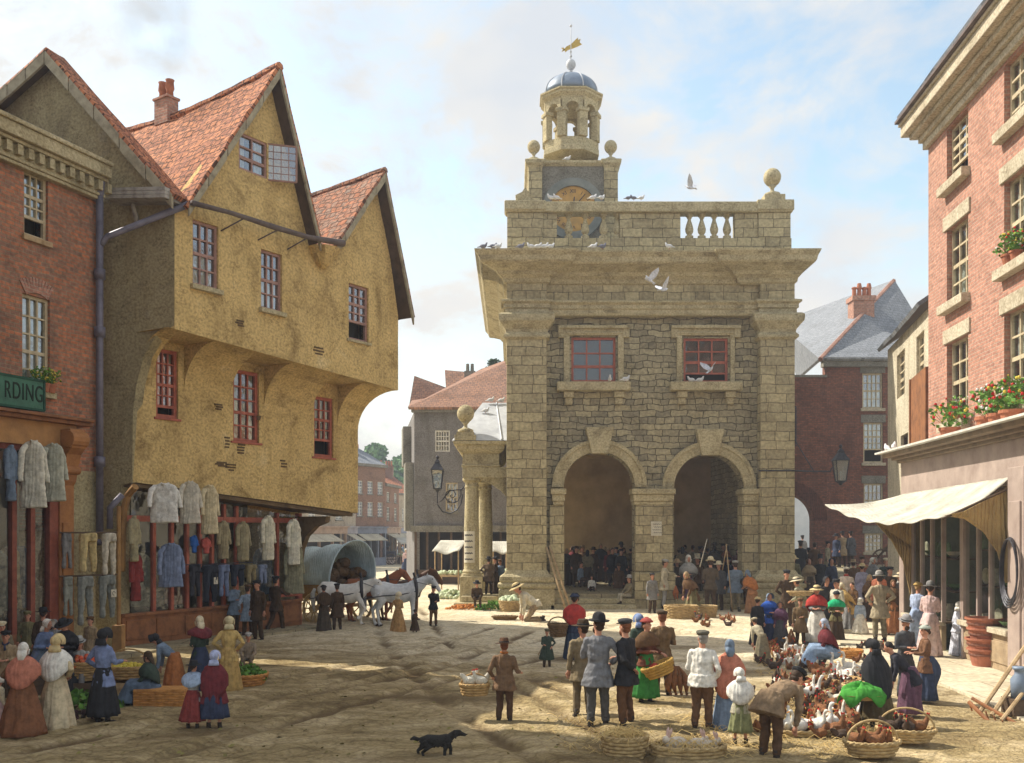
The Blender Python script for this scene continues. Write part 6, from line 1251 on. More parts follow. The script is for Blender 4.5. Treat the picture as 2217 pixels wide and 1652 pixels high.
# ---- right of centre ----
RGp='market women and buyers right of the hall'
P_(1703,1358,122,'man in black cap and dark coat with his arms behind him',5,tc='dbrown',hem=.6,bc='dbrown',hat='cap',hc='black',al='back',ar='back',group=RGp)
P_(1742,1368,114,'man in floppy cream sun hat bending over a flat basket',-130,lean=26,top='shirt',tc=(.33,.33,.24),hem=.8,bc='steel',hat='straw',hc='cream',al='fwd',ar='fwd',group=RGp)
BC=P_(1733,1403,106,'boy in brown clothes dangling hens from his hand',-20,tc=(.17,.11,.055),hem=.55,bc='dbrown',hat='cap',hc='brown',al='down',ar='fold',group=RGp)
P_(1768,1400,130,'woman in straw hat, red shawl and white apron holding out her hand',-8,top='bodice',tc='grey',bot='skirt',bc='grey',hat='straw',hc='straw',shawl=('red',.46),apron='white',al='fwd',ar='fold',group=RGp,fat=1.1)
P_(1787,1375,126,'pale faced woman in black bonnet behind the red shawl',15,top='bodice',tc='black',bot='skirt',bc='black',hat='bonnet',hc='black',group=RGp)
P_(1812,1378,122,'man in cream shirt with dark hair looking left behind the green shawl',-60,top='shirt',tc=(.5,.47,.38),hat='cap',hc='black',group=RGp)
P_(1810,1392,110,'woman with folded arms in emerald green shawl and black hat',-5,top='bodice',tc='olive',bot='skirt',bc='dbrown',hat='toque',hc='black',shawl=('emer',.36),al='fold',ar='fold',group=RGp,skirtw=.8)
P_(1797,1452,112,'seated poultry seller in pale blue kerchief, maroon shawl and blue dress',-100,pose='sit',top='bodice',tc='maroon',bot='skirt',bc=(.27,.37,.52),hat='scarf',hc=(.42,.47,.58),shawl=('maroon',.46),al='knee',ar='knee',group=RGp,lean=12,fat=1.1,seat=.36)
P_(1832,1338,108,'person in white cap with red crossed braces walking away',160,top='shirt',tc=(.6,.5,.42),bc='dbrown',hat='cap',hc='white',group=RGp,collar='red',apron=None,scarf='red')
P_(1852,1352,90,'man in brown stooping beyond the emerald shawl',-60,lean=18,tc='brown',bc='dbrown',hat='none',hair='b',group=RGp,al='fwd',ar='fwd')
DGp='dark figures on the lane behind the market hall'
for (x,y,h_,lb,tc_,ht,yw) in ((1733,1264,92,'man in black coat nearest the hall corner on the rear lane','black','cap',170),(1764,1263,88,'man in rust brown coat with bare head on the rear lane','brown','none',150),(1792,1236,78,'thin man in khaki before the dark brick house','khaki','cap',60),
    (1824,1227,76,'man in pale tan coat seen from behind before the dark brick house','tan','cap',180),(1843,1224,76,'man in dark cloak at the right of the rear lane group','dgrey','cap',200),(1811,1232,70,'man in navy between the khaki and tan coats','navy','wide',-60),(1750,1240,72,'grey figure in the mouth of the brick arch','dgrey','wide',180),(1738,1222,62,'pale grey figure beyond the brick arch','lgrey','cap',180)):
    zz=max(0,min(1.3,(3-(y-1150)*46.5/F)))
    # solve distance on the ramp: z=(d-40.5)*.137
    dd=45
    for _ in range(20): zz=max(0,min(1.3,(dd-40.5)*.137)); dd=.5*dd+.5*(CH-zz)*F/(y-HZ)
    dd=min(dd,49.3 if x>1770 else 60); P_(x,y,h_,lb,yw,tc=tc_,hem=.55,bc='dbrown',hat=ht,hc='black',d=dd,z=max(0,min(1.3,(dd-40.5)*.137)),group=DGp)
P_(1905,1389,146,'man in pale tan coat and grey hat seen from behind on the sunny pavement',184,tc=(.36,.30,.20),hem=.60,bc=(.20,.17,.11),hat='bowler',hc='lgrey',al='hip',ar='hip',z=.1)
P_(1934,1374,118,'woman in brown kerchief and orange skirt beside the tan coated man',-20,top='bodice',tc='brown',bot='skirt',bc=(.38,.16,.07),hat='scarf',hc='brown',z=.1,shawl=('brown',.45),skirtw=.8)
P_(1946,1362,120,'man in wide straw hat and white collar behind the orange skirt',15,tc='dgrey',hat='straw',hc=(.5,.42,.28),collar='white',z=.1)
P_(1903,1352,118,'woman in rust brown headscarf deep in the shaded crowd',-30,top='bodice',tc='rust',bot='skirt',bc='dbrown',hat='scarf',hc='dbrown')
P_(1926,1345,116,'man in black cap deep in the shaded crowd',10,tc='dbrown',hat='cap',hc='black')
P_(1882,1345,100,'woman in brown shawl and dark skirt left of the tan coated man',30,top='bodice',tc='brown',bot='skirt',bc='dbrown',hat='scarf',hc='tan',shawl=('brown',.5))
P_(1985,1402,138,'lady in light blue bustled dress with yellow trimmed hat',130,top='bodice',tc=(.36,.43,.60),bot='skirt',bc=(.32,.40,.56),bhem=.02,hat='toque',hc='yellow',hair='y',z=.1,bustle=1,skirtw=.75,lean=6,al='fwd',ar='fwd')
P_(2013,1420,154,'lady in pale pink bustled dress and grey hat at the shop window',150,top='bodice',tc=(.55,.40,.38),bot='skirt',bc=(.55,.42,.40),bhem=.02,hat='bowler',hc='grey',z=.1,bustle=1,skirtw=.8,lean=8,al='fwd',ar='fwd')
P_(2073,1418,116,'girl in long white dress stepping through the shop doorway',100,top='bodice',tc=(.58,.60,.68),bot='skirt',bc=(.58,.60,.68),bhem=.02,hat='bonnet',hc='white',z=.1,skirtw=.7,lean=6,d=22.9)
P_(1958,1510,172,'bearded man in grey bowler and charcoal coat bowing to the lady in brown',20,tc='dgrey',hem=.6,bc='dgrey',hat='bowler',hc=(.26,.25,.25),beard=1,hp=10,z=.1,al='fold',ar='fold',hair='b')
P_(2003,1517,160,'lady in brown jacket and navy bustled skirt with trimmed hat',-95,top='jacket',tc=(.17,.085,.045),hem=.66,bot='skirt',bc=(.04,.055,.10),bhem=.03,hat='toque',hc=(.35,.38,.33),z=.1,bustle=.8,skirtw=.8,al='fwd',ar='fwd',hair='b')
P_(1968,1545,148,'woman in black jacket and purple striped skirt bending towards the baskets',-100,lean=42,top='jacket',tc=(.03,.03,.04),hem=.62,bot='skirt',bc=(.13,.065,.10),bhem=.03,hat='none',hair='k',al='low',ar='low',z=.1,bustle=.35,skirtw=.85)
OW=P_(1899,1578,190,'old woman in black shawl and bonnet carrying a tray under green cloth',-165,top='bodice',tc='black',bot='skirt',bc=(.10,.075,.035),bhem=.18,hat='bonnet',hc='black',shawl=('black',.72),al='fwd',ar='fwd',apron=(.4,.42,.46) if 0 else 'lgrey',fat=1.15,lean=10,skirtw=.85)
# ---- arcade crowd ----
HG='crowd standing in the gloom of the market hall arcade'
rc=random.Random(11); LC_=['dbrown','black','navy','khaki','dgreen','rust','dgrey','maroon','steel','brown']
LN=dict(dbrown='dark brown',black='black',navy='navy',khaki='khaki',dgreen='dark green',rust='rust red',dgrey='charcoal',maroon='maroon',steel='slate blue',brown='brown')
HN=dict(cap='flat cap',wide='wide brimmed hat',bowler='bowler hat',none='bare head',scarf='headscarf')
spots=[(1240,46.5),(1262,47.3),(1284,45),(1300,47.5),(1318,46),(1334,47.8),(1350,45.5),(1366,47),(1248,43),(1226,44),(1272,43.4),(1325,43.6),(1345,42.6),(1258,48.6),(1310,48.8),(1345,48.7),
 (1470,46),(1484,47.6),(1500,45.2),(1515,47.6),(1532,46.2),(1548,47.4),(1565,45.4),(1580,47),(1596,46),(1478,43.6),(1575,43.2),(1598,43.8),(1522,48.8),(1560,48.8)]
seen=set()
for (x,dd) in spots:
    c=rc.choice(LC_); ht=rc.choice(['cap','wide','bowler','none','scarf','cap']); side='left' if x<1400 else 'right'
    depth='near the front' if dd<44 else ('midway back' if dd<47 else 'near the rear wall')
    lab='figure in %s with %s %s under the %s arch'%(LN[c],HN[ht],depth,side)
    if lab in seen:
        for c in LC_:
            lab='figure in %s with %s %s under the %s arch'%(LN[c],HN[ht],depth,side)
            if lab not in seen: break
    seen.add(lab); fm_=ht=='scarf'
    P_(x,0,F/dd*1.68,lab,rc.choice([0,20,-30,160,180,200,90,-90]),tc=c,hem=.6,bot='skirt' if fm_ else 'trousers',bc='dbrown',hat=ht,hc=rc.choice(['black','dbrown','tan']),d=dd,z=FL,group=HG,lod=.034,sc=rc.uniform(.95,1.1),shawl=(c,.45) if fm_ else None)
P_(1257,1262,58,'figure in slate blue seated on a crate inside the left arch',60,pose='sit',tc='steel',bc='dbrown',hat='cap',hc='dbrown',d=40.8,z=FL)
P_(1281,1266,40,'child in white seated on the arcade floor inside the left arch',0,pose='sit',tc='white',bc='dbrown',hat='none',d=40.2,z=FL,seat=.15)
P_(1362,1296,64,'man in grey hat sitting on the arch steps with legs stretched to the left',-70,pose='sit',top='jacket',tc='khaki',bc=(.45,.40,.30),hat='bowler',hc='lgrey',d=38.0,z=.2,seat=.26,al='knee',ar='knee')
# ---- denser crowd filling the right and the arch fronts ----
MG='thronging market crowd right of the hall'
for (x,y,h_,lb,yw,kw) in (
 (1556,1322,104,'man in charcoal coat and broad cream hat between drover and pole bearer',-30,dict(tc='dgrey',hat='wide',hc='cream')),
 (1576,1300,92,'boy in navy jacket squeezed behind the pole bearer',10,dict(tc='navy',hat='cap',hc='black')),
 (1655,1312,98,'woman in cream bonnet and rust shawl by the right corner pedestal',-20,dict(top='bodice',tc='rust',bot='skirt',bc='brown',hat='bonnet',hc='cream',shawl=('rust',.5))),
 (1676,1318,102,'man in dark grey coat and bowler by the right corner pedestal',30,dict(tc='dgrey',hat='bowler',hc='black')),
 (1690,1300,96,'woman in white headscarf and dark dress close behind the black capped man',15,dict(top='bodice',tc='dbrown',bot='skirt',bc='black',hat='scarf',hc='white')),
 (1718,1300,96,'man in moss green coat with straw hat left of the sun hat man',-10,dict(tc='olive',hat='straw',hc='straw')),
 (1752,1306,96,'woman in brown bonnet and tan shawl in the thick of the crowd',20,dict(top='bodice',tc='tan',bot='skirt',bc='dbrown',hat='bonnet',hc='brown',shawl=('tan',.5))),
 (1776,1298,92,'man in black tall hat rising above the market women',-15,dict(tc='black',hat='tall',hc='black')),
 (1800,1306,96,'woman in dark blue bonnet behind the man in cream shirt',5,dict(top='bodice',tc='navy',bot='skirt',bc='navy',hat='bonnet',hc='navy')),
 (1848,1312,98,'man in brown coat and tan hat right of the crossed braces',170,dict(tc='brown',hat='wide',hc='tan')),
 (1866,1326,104,'girl in pale mauve dress and straw hat in the shaded crowd',150,dict(top='bodice',tc='lav',bot='skirt',bc='lav',hat='straw',hc='straw')),
 (1868,1300,94,'man in rust red waistcoat near the tipped handcart',-40,dict(tc='rust',hat='cap',hc='dbrown')),
 (1888,1308,100,'woman in grey cloak and white cap left of the rust headscarf',30,dict(top='bodice',tc='grey',bot='skirt',bc='dgrey',hat='bonnet',hc='white',shawl=('grey',.6))),
 (1918,1310,100,'man in dark green coat and cream cap behind the brown kerchief woman',-10,dict(tc='dgreen',hat='cap',hc='cream')),
 (1940,1316,104,'woman in crimson shawl glimpsed at the edge of the left awning drape',-20,dict(top='bodice',tc='maroon',bot='skirt',bc='dbrown',hat='scarf',hc='dbrown',shawl=('maroon',.5))),
 (1962,1350,118,'man in tan smock standing under the left awning drape',160,dict(tc='tan',hat='cap',hc='brown')),
 (1838,1368,104,'stooping woman in ochre shawl and grey skirt behind the orange basket',-110,dict(top='bodice',tc='yellow',bot='skirt',bc='grey',hat='scarf',hc='cream',shawl=('yellow',.5),lean=24)),
 (1862,1380,84,'small girl in white pinafore right of the ochre shawl',160,dict(top='bodice',tc='lblue',bot='skirt',bc='white',hat='bonnet',hc='white',bhem=.2)),
 (1690,1400,96,'woman in plum shawl and grey bonnet between blue and brown figures',-30,dict(top='bodice',tc='purple',bot='skirt',bc='dgrey',hat='bonnet',hc='grey',shawl=('purple',.5))),
 (1500,1338,98,'woman in brown check shawl bending over the large pale basket',-60,dict(top='bodice',tc='brown',bot='skirt',bc='olive',hat='scarf',hc='tan',shawl=('brown',.5),lean=30,al='low',ar='low')),
 (1412,1330,88,'boy in grey jacket leaning near the centre pier',20,dict(tc='grey',hat='cap',hc='dgrey')),
 (1340,1302,80,'man in brown jacket standing on the left arch steps',-20,dict(tc='brown',hat='wide',hc='dbrown',)),
 (60,1455,130,'man in olive coat and flat hat behind the group at the far left',15,dict(tc='olive',hat='cap',hc='olive')),
 (118,1470,128,'woman in grey kerchief between black hat and blue dress',10,dict(top='bodice',tc='grey',bot='skirt',bc='dgrey',hat='scarf',hc='grey')),
 (196,1455,118,'boy in tan jacket watching behind the crouching boy',-15,dict(tc='tan',hat='cap',hc='brown'))):
    P_(x,y,h_,lb,yw,group=MG if x>300 else LG,**dict(dict(hem=.6,bc='dbrown'),**kw))
# ---- far street crowd ----
FG='people far down the sunlit street'
cn=['steel','grey','black','cream','lblue','navy','brown','pink','khaki','dgrey']; k=0
for (x,y,h_) in ((872,1214,36),(884,1211,33),(896,1216,38),(907,1220,42),(890,1228,44),(861,1208,30),(915,1212,36),(879,1240,52),(893,1243,54),(903,1226,40),(925,1222,44),(934,1226,44),(912,1238,48),(868,1222,36),(856,1216,32),(795,1214,36),(778,1220,40),(812,1207,28),(922,1250,54),(943,1236,50)):
    c=cn[k%10]; hb_=('cap','scarf','wide','bonnet')[(k*7)%4]; side=('left','middle','right')[min(2,int((x-770)//60))]
    P_(x,y,h_,'distant %s figure in %s, %s in the far street'%(dict(steel='slate blue',lblue='light blue',dgrey='charcoal').get(c,c),dict(cap='a cap',scarf='a headscarf',wide='a broad hat',bonnet='a bonnet')[hb_],side+(' by the awnings' if x>905 else '')),rc.choice([0,180,40,-60]),tc=c,bot='skirt' if hb_ in('scarf','bonnet') else 'trousers',bc=rc.choice(['steel','grey','navy','brown']),hat=hb_,hc=rc.choice(['white','black','straw']),group=FG,lod=.036); k+=1
ov=P_(1170,1262,1,'x') if 0 else None
P_(980,1232,52,'stallholder in orange jacket beside the white awning stall',-90,tc='orange',bc='navy',hat='none',hair='r')
P_(948,1252,56,'woman in grey dress stooping over flower baskets near the white awning stall',60,lean=25,top='bodice',tc='grey',bot='skirt',bc='steel',hat='bonnet',hc='white')
# =============== hanging clothes ===============
def garment(kind,P,u,n,w,h,c,label,tagc=False,group='second hand clothes hung outside the shops',st=0):
    u=V((u.x,u.y,0)).normalized(); n=V((n.x,n.y,0)).normalized(); t=thing(kind,label,kind,tuple(P-V((0,0,h))),group); q=MB()
    r=random.Random(int(P.x*977+P.z*131)); M3=Matrix(((u.x,n.x,0,P.x),(u.y,n.y,0,P.y),(0,0,1,P.z),(0,0,0,1))); q.M=M3; hw=w/2; up=n
    if kind=='trousers':
        q.tube([(0,0,0),(0,0,-h*.22)],[(.05,hw*.82),(.06,hw*.9)],12,up=up)
        for s_ in(-1,1): q.tube([(s_*hw*.36,0,-.02),(s_*hw*.42,0,-h*.3),(s_*hw*.5,.02,-h*.7),(s_*hw*.55,.01,-h)],[(.05,hw*.40),(.055,hw*.44),(.05,hw*.33),(.045,hw*.28)],10,up=up)
    else:
        fl=1.15 if kind!='shirt' else 1.0
        q.tube([(0,0,.0),(0,0,-.04*h),(0,0,-.12*h),(0,.01,-.5*h),(0,.02,-h)],[(.05,hw*.25),(.06,hw*.5),(.075,hw*.66),(.085,hw*.68),(.09,hw*.72*fl)],12,up=up)
        for s_ in(-1,1): q.tube([(s_*hw*.5,0,-.07*h),(s_*hw*.78,0,-.2*h),(s_*hw*.92,.03,-.5*h),(s_*hw*.95,.05,-(.62 if kind!='smock' else .72)*h)],[(.055,.07),(.06,.075),(.055,.065),(.05,.06)],8,up=up)
        q.tube([(-hw*.25,.03,.01),(0,.07,-.05*h),(hw*.25,.03,.01)],.03,6)
    tw=r.uniform(-.06,.06)
    body=q.build('cloth',cloth(c,st),t,uv=False,vox=.022,sm=3)
    md=body.modifiers.new('wr','DISPLACE'); tx_=bpy.data.textures.get('wrinkle') or bpy.data.textures.new('wrinkle','CLOUDS'); tx_.noise_scale=.16; md.texture=tx_; md.strength=.045; md.texture_coords='LOCAL'
    if tagc:
        q=MB(); q.M=M3; q.box((hw*.2,.09,-h*.52),(hw*.2+.14,.1,-h*.34)); q.build('price_ticket',mat('paper',(.62,.58,.47)),t,uv=False)
        q=MB(); q.M=M3; q.tube([(hw*.2+.07+.035*math.cos(a),.104,-h*.43+.045*math.sin(a)) for a in [i*.7 for i in range(8)]],.007,4); q.build('ticket_figure',M_iron,t,uv=False)
    return t
def onp(pl,x0,x1,y0,y1,off):
    t0,t1=sorted((pl.t(x0),pl.t(x1))); tc=(t0+t1)/2; xc=(x0+x1)/2; za=pl.at(xc,y0)[1]; zb=pl.at(xc,y1)[1]; return pl.pt(tc,za,off),t1-t0,za-zb
G2='second hand clothes hung outside the shops'
for (k,a,b,c_,e,off,col,lab,tg) in (('coat',-14,10,965,1085,.32,K['steel'],'slate blue coat cut by the left edge, hung from the brick shop fascia',0),
 ('long_coat',8,70,955,1100,.42,(.66,.63,.52),'long cream overcoat with wide collar hung from the brick shop fascia',0),('long_coat',62,117,962,1086,.34,(.46,.46,.37),'grey green overcoat hung beside the long cream overcoat',0)):
    P,w,h=onp(PB,a,b,c_,e,off); garment(k,P,PB.u,PB.n,w*1.0,h,col,lab,tg)
ud=(RAILS[0][1]-RAILS[0][0]).normalized(); nd=V((ud.y,-ud.x,0)); nd=-nd if nd.y>0 else nd
def onrail(ri,x0,x1,hpx,col,lab,kind='trousers',tg=False):
    a,b=RAILS[ri]; xa=CX+a.x/a.y*F; xb=CX+b.x/b.y*F; f=((x0+x1)/2-xa)/(xb-xa); P=a.lerp(b,f)-V((0,0,.01)); s=F/P.y; garment(kind,P+nd*.03,ud,nd,(x1-x0)/s*1.04,hpx/s,col,lab,tg)
onrail(0,129,155,76,K['grey'],'short blue grey trousers at the left of the upper rail')
onrail(0,164,210,84,(.60,.47,.22),'wide buff yellow breeches in the middle of the upper rail')
onrail(0,214,251,90,(.58,.53,.42),'pale stone trousers at the right of the upper rail')
onrail(1,132,157,84,(.25,.26,.22),'grey green trousers at the left of the lower rail')
onrail(1,160,202,106,(.27,.28,.25),'long grey trousers in the middle of the lower rail')
onrail(1,207,250,92,(.25,.26,.23),'grey trousers with a price ticket on the lower rail',tg=True)
for (k,a,b,c_,e,off,col,lab,tg,st) in (
 ('shirt',274,346,1048,1132,.75,(.74,.73,.68),'striped white shirt spread wide under the ochre house jetty',0,18),('jacket',346,393,1044,1134,.7,(.58,.54,.45),'stone coloured jacket with dark tie beside the striped white shirt',0,0),('jacket',394,431,1052,1156,.7,(.62,.53,.34),'buff cream jacket hanging edge on under the jetty',0,0),
 ('smock',318,373,1176,1270,.4,(.20,.25,.38),'blue smock with price ticket hung before the shop window',1,0),
 ('coat',262,282,1118,1215,.3,(.34,.30,.18),'tan coat hung on the curved timber at the shop corner',0,0),('coat',268,292,1195,1300,.22,(.22,.035,.03),'dark red coat hung low at the shop corner',0,0),
 ('shirt',541,568,1117,1212,.45,(.66,.62,.48),'narrow cream shirt hanging high in the shop window',0,0),('shirt',597,624,1124,1222,.45,(.70,.67,.54),'pale cream shirt hanging by the end of the shop front',0,0),
 ('coat',604,644,1175,1285,.2,(.27,.26,.17),'drab coat slung low by the red corner frame',0,0),('shirt',459,484,1128,1210,.2,(.32,.27,.16),'tan shirt pressed against the upper shop window',0,0),('shirt',500,528,1130,1214,.2,(.34,.29,.17),'khaki shirt pressed against the upper shop window',0,0),
 ('shirt',404,414,1160,1196,.18,(.03,.12,.42),'small bright blue garment in the upper shop window',0,0),('shirt',428,442,1165,1198,.18,(.45,.10,.08),'small coral pink garment in the upper shop window',0,0),
 ('trousers',392,417,1222,1290,.3,(.04,.04,.05),'black trousers first in the row under the shirts',0,0),('trousers',420,454,1222,1303,.3,(.035,.04,.055),'navy black trousers with white ticket in the lower row',1,0),('trousers',455,479,1222,1290,.3,(.17,.21,.33),'slate blue trousers in the lower row',0,0),('trousers',481,512,1222,1268,.3,(.04,.04,.06),'short dark trousers in the lower row',0,0),('trousers',515,538,1222,1262,.3,(.26,.21,.11),'tan breeches in the lower row',0,0),('trousers',543,561,1222,1262,.3,(.19,.23,.34),'blue grey breeches at the right end of the lower row',0,0)):
    P,w,h=onp(PG,a,b,c_,e,off); garment(k,P,PG.u,PG.n,w,h,col,lab,bool(tg),st=st)
rl=thing('hanging_rail','thin iron rail across the shop window carrying the lower row of trousers','rail',tuple(PG.pt(PG.t(390),PG.at(390,1221)[1],.3))); MB().tube([PG.pt(PG.t(380),PG.at(470,1221)[1]+.02,.3),PG.pt(PG.t(566),PG.at(470,1221)[1]+.02,.3)],.014,5).build('bar',M_iron,rl)
# goods behind the shop glass (dim)
gl=random.Random(3)
for pl_,t0,t1,zb_,zt2,nm in ((PB,PB.t(-30),PB.t(94),.9,2.6,'brick shop window'),(PG,.5,PG.L-.5,1.2,2.6,'ochre house window')):
    n_=5
    for k in range(n_):
        t=t0+(t1-t0)*(k+.5)/n_; c=[(.40,.36,.26),(.28,.10,.06),(.22,.24,.2),(.34,.26,.14),(.14,.17,.22)][k]; cn_=['cream','rust','grey green','tan','slate blue'][k]
        garment('coat',pl_.pt(t,zt2+gl.uniform(-.2,.2),-.55),pl_.u,pl_.n,.75,1.4,c,'%s coat displayed behind the glass of the %s'%(cn_,nm),group='coats on show inside the shop windows')
# =============== wicker baskets ===============
def crate(p,hx_,hy_,h,m,label):
    q=MB(); x,y,z=p; n=max(2,int(h/.11))
    for k in range(n):
        a=z+h*k/n+.012; b=z+h*(k+1)/n-.012
        q.box((x-hx_,y-hy_,a),(x+hx_,y-hy_+.02,b)).box((x-hx_,y+hy_-.02,a),(x+hx_,y+hy_,b)).box((x-hx_,y-hy_+.02,a),(x-hx_+.02,y+hy_-.02,b)).box((x+hx_-.02,y-hy_+.02,a),(x+hx_,y+hy_-.02,b))
    for i in(-1,1):
        for j in(-1,1): q.box((x+i*(hx_-.05)-.03,y+j*(hy_-.05)-.03,z),(x+i*(hx_-.05)+.03,y+j*(hy_-.05)+.03,z+h))
    q.box((x-hx_+.02,y-hy_+.02,z+.02),(x+hx_-.02,y+hy_-.02,z+h*.8))
    o=q.build('crate',m); rebase(o); tag(o,label,'crate'); return o

M_wick=mat('wicker',(.42,.27,.11),(.27,.16,.06),12,rough=.7,bump=.4,bs=60); M_wickp=mat('pale_wicker',(.46,.33,.16),(.30,.20,.09),12,rough=.7,bump=.4,bs=60)
def basket(c,r,h,label,m=None,handle=False,sy=1.0,rz=0,rb=.75,cat='basket',fill=None,tilt=None,group=None,name='basket',rows=None):
    m=m or M_wick; t=thing(name,label,cat,tuple(c),group,rz=R(rz)); c0=V((0,0,0)); q=MB(); rows=rows or max(4,int(h/.045)); N=44
    for j in range(rows):
        v=(j+.5)/rows; rr=r*(rb+(1-rb)*v); pts=[]
        for i in range(N+1):
            a=2*PI*i/N; k=rr+.013*r/.3*math.cos(a*11+PI*(j%2)); pts.append((k*math.cos(a),k*sy*math.sin(a),h*v))
        q.tube(pts,[h/rows*.56]*len(pts),5,cap=False,up=(0,0,1))
    q.lathe((0,0,0),[(r*rb,0),(r*rb,.02)],20,sy=sy)
    for i in range(11): a=2*PI*(i+.5)/11; q.tube([(r*rb*math.cos(a),r*rb*sy*math.sin(a),0),(r*math.cos(a),r*sy*math.sin(a),h)],.008,4)
    q.build('weave',m,t,local=True,uv=False,smooth=True,rec=False)
    q=MB(); 
    for ph in (0,PI): q.tube([((r*1.02+.012*math.cos(a*14+ph))*math.cos(a),(r*1.02+.012*math.cos(a*14+ph))*sy*math.sin(a),h+.015*math.sin(a*14+ph)) for a in [2*PI*i/N for i in range(N+1)]],.018,5,cap=False,up=(0,0,1))
    q.build('rim',m,t,local=True,uv=False,smooth=True,rec=False)
    if handle: q=MB(); q.tube([(r*.97*math.cos(a),0,h+r*.75*math.sin(a)) for a in [PI*i/14 for i in range(15)]],.016,6); q.build('handle',m,t,local=True,uv=False,smooth=True)
    if tilt: t.rotation_euler=(R(tilt[0]),R(tilt[1]),R(rz))
    return t
def heap(c,r,h,n,s,m,label,cat='produce',sy=1,name='produce_heap',leaf=False,z0=0):
    rr=random.Random(int(c[0]*100+n)); q=MB()
    for k in range(n):
        a=rr.uniform(0,2*PI); d=math.sqrt(rr.random()); z=h*(1-d*d)+rr.uniform(-.2,.2)*s; p=V((c[0]+r*d*math.cos(a),c[1]+r*sy*d*math.sin(a),c[2]+z0+z)); k_=s*rr.uniform(.75,1.2)
        if leaf:
            for _ in range(5):
                x=p+V((rr.gauss(0,1),rr.gauss(0,1),rr.gauss(0,1)))*k_*.6; e=V((rr.uniform(-1,1),rr.uniform(-1,1),rr.uniform(-1,1))).normalized()*k_*.7; g_=e.cross(V((rr.uniform(-1,1),rr.uniform(-1,1),rr.uniform(-1,1)))).normalized()*k_*.5; q.add([x-e,x+g_,x+e,x-g_],[(0,1,2,3)])
        else: q.ell(p,k_,8,6)
    o=q.build(name,m,None,uv=False,smooth=not leaf,rec=False); rebase(o); tag(o,label,cat,kind='stuff'); return o
M_appr=mat('red_apples',(.55,.08,.03),(.45,.16,.04),14,rough=.4,bump=0); M_lem=mat('yellow_fruit',(.62,.48,.06),(.45,.40,.05),14,rough=.4,bump=0); M_grn=mat('green_leaf_veg',(.12,.26,.04),(.07,.15,.03),10,bump=.2)
M_cau=mat('pale_cabbage',(.55,.60,.42),(.3,.42,.2),10); M_org=mat('orange_roots',(.5,.2,.05),(.35,.13,.04),10)
g0=GP(182,1500); basket((g0.x,g0.y,.25),.42,.34,'large round basket heaped with red fruit beside the blue jacket',sy=.9,rb=.7); heap((g0.x,g0.y,.52),.36,.16,70,.05,M_appr,'heap of red fruit in the large round basket')
g0=GP(278,1500); basket((g0.x,g0.y,.28),.42,.22,'oval handled basket of yellow fruit left of the seated seller',handle=True,sy=.75,rb=.8); heap((g0.x,g0.y,.42),.36,.12,60,.045,M_lem,'heap of yellow green fruit in the oval handled basket',sy=.75)
for px,w in ((188,0),(278,1)):
    g1=GP(px,1502); crate((g1.x,g1.y,0),.4,.29,.25,M_wood2 if w else M_woodd,'low wooden crate under the basket of %s fruit'%('yellow' if w else 'red'))
g0=GP(533,1488); basket((g0.x,g0.y,0),.40,.26,'orange brown round basket of green leaves at the kerb',m=mat('orange_wicker',(.50,.24,.07),(.34,.15,.04),12),rb=.65); heap((g0.x,g0.y,.24),.33,.14,50,.07,M_grn,'green leaves piled in the orange brown basket',leaf=True)
g0=GP(170,1538); heap((g0.x,g0.y,.0),.75,.25,110,.09,M_grn,'pile of green cabbages and leaves on the ground between the cream and blue women',leaf=True,sy=.5)
g0=GP(165,1560); heap((g0.x,g0.y,.0),.6,.1,70,.07,mat('dark_beet_leaf',(.10,.05,.05),(.06,.09,.03),8),'dark beet leaves and roots on the ground by the cream skirt',leaf=True,sy=.5)
g0=GP(30,1510); heap((g0.x,g0.y,.45),.4,.1,40,.05,M_lem,'yellow fruit on a box at the far left',sy=.6); crate((g0.x,g0.y,0),.5,.3,.45,M_woodd,'dark crate carrying yellow fruit at the left edge')
# hamper seat
g0=GP(342,1537); hm=thing('wicker_hamper','oblong wicker hamper used as a seat by the seller in dark headscarf','hamper',tuple(g0+V((0,.25,0)))); q=MB()
for j in range(8):
    z=.04*j+.02; o_=.012*(j%2); q.tube([(-.42,-.2-o_,z),(-.2,-.2+o_,z),(0,-.2-o_,z),(.2,-.2+o_,z),(.42,-.2-o_,z),(.43,0,z),(.42,.2,z),(-.42,.2,z),(-.43,0,z),(-.42,-.2,z)],.024,5)
q.box((-.43,-.21,.30),(.43,.21,.335)); q.build('weave',mat('orange_wicker',(.50,.24,.07)),hm,local=True,uv=False)
# vegetables by the hall steps
g0=GP(1105,1325); basket((g0.x,g0.y,0),.42,.42,'tall pale basket of cauliflowers beside the green shawl',m=M_wickp,rb=.85); heap((g0.x,g0.y,.42),.36,.14,40,.09,M_cau,'cauliflowers heaped in the tall pale basket')
g0=GP(1070,1322); heap((g0.x,g0.y,0),.7,.30,90,.09,M_grn,'yellow green vegetables piled on the ground by the pale basket',leaf=True,sy=.5)
g0=GP(1015,1320); heap((g0.x,g0.y,0),1.0,.18,90,.06,M_org,'rust coloured onions and roots spread before the portico steps',sy=.45)
g0=GP(975,1296); heap((g0.x,g0.y,0),.8,.35,80,.10,M_cau,'white flowers and cabbages heaped near the portico',sy=.5)
g0=GP(1093,1345); basket((g0.x,g0.y,0),.42,.16,'shallow dark trug on the ground before the kneeling man',m=mat('dark_wicker',(.18,.11,.05),(.11,.07,.03),12),sy=.6,rb=.7)
g0=GP(1474,1342); basket((g0.x,g0.y,0),.55,.48,'very large pale wicker basket beside the cream smock and mauve shawl',m=M_wickp,rb=.88,sy=.8,rows=10)
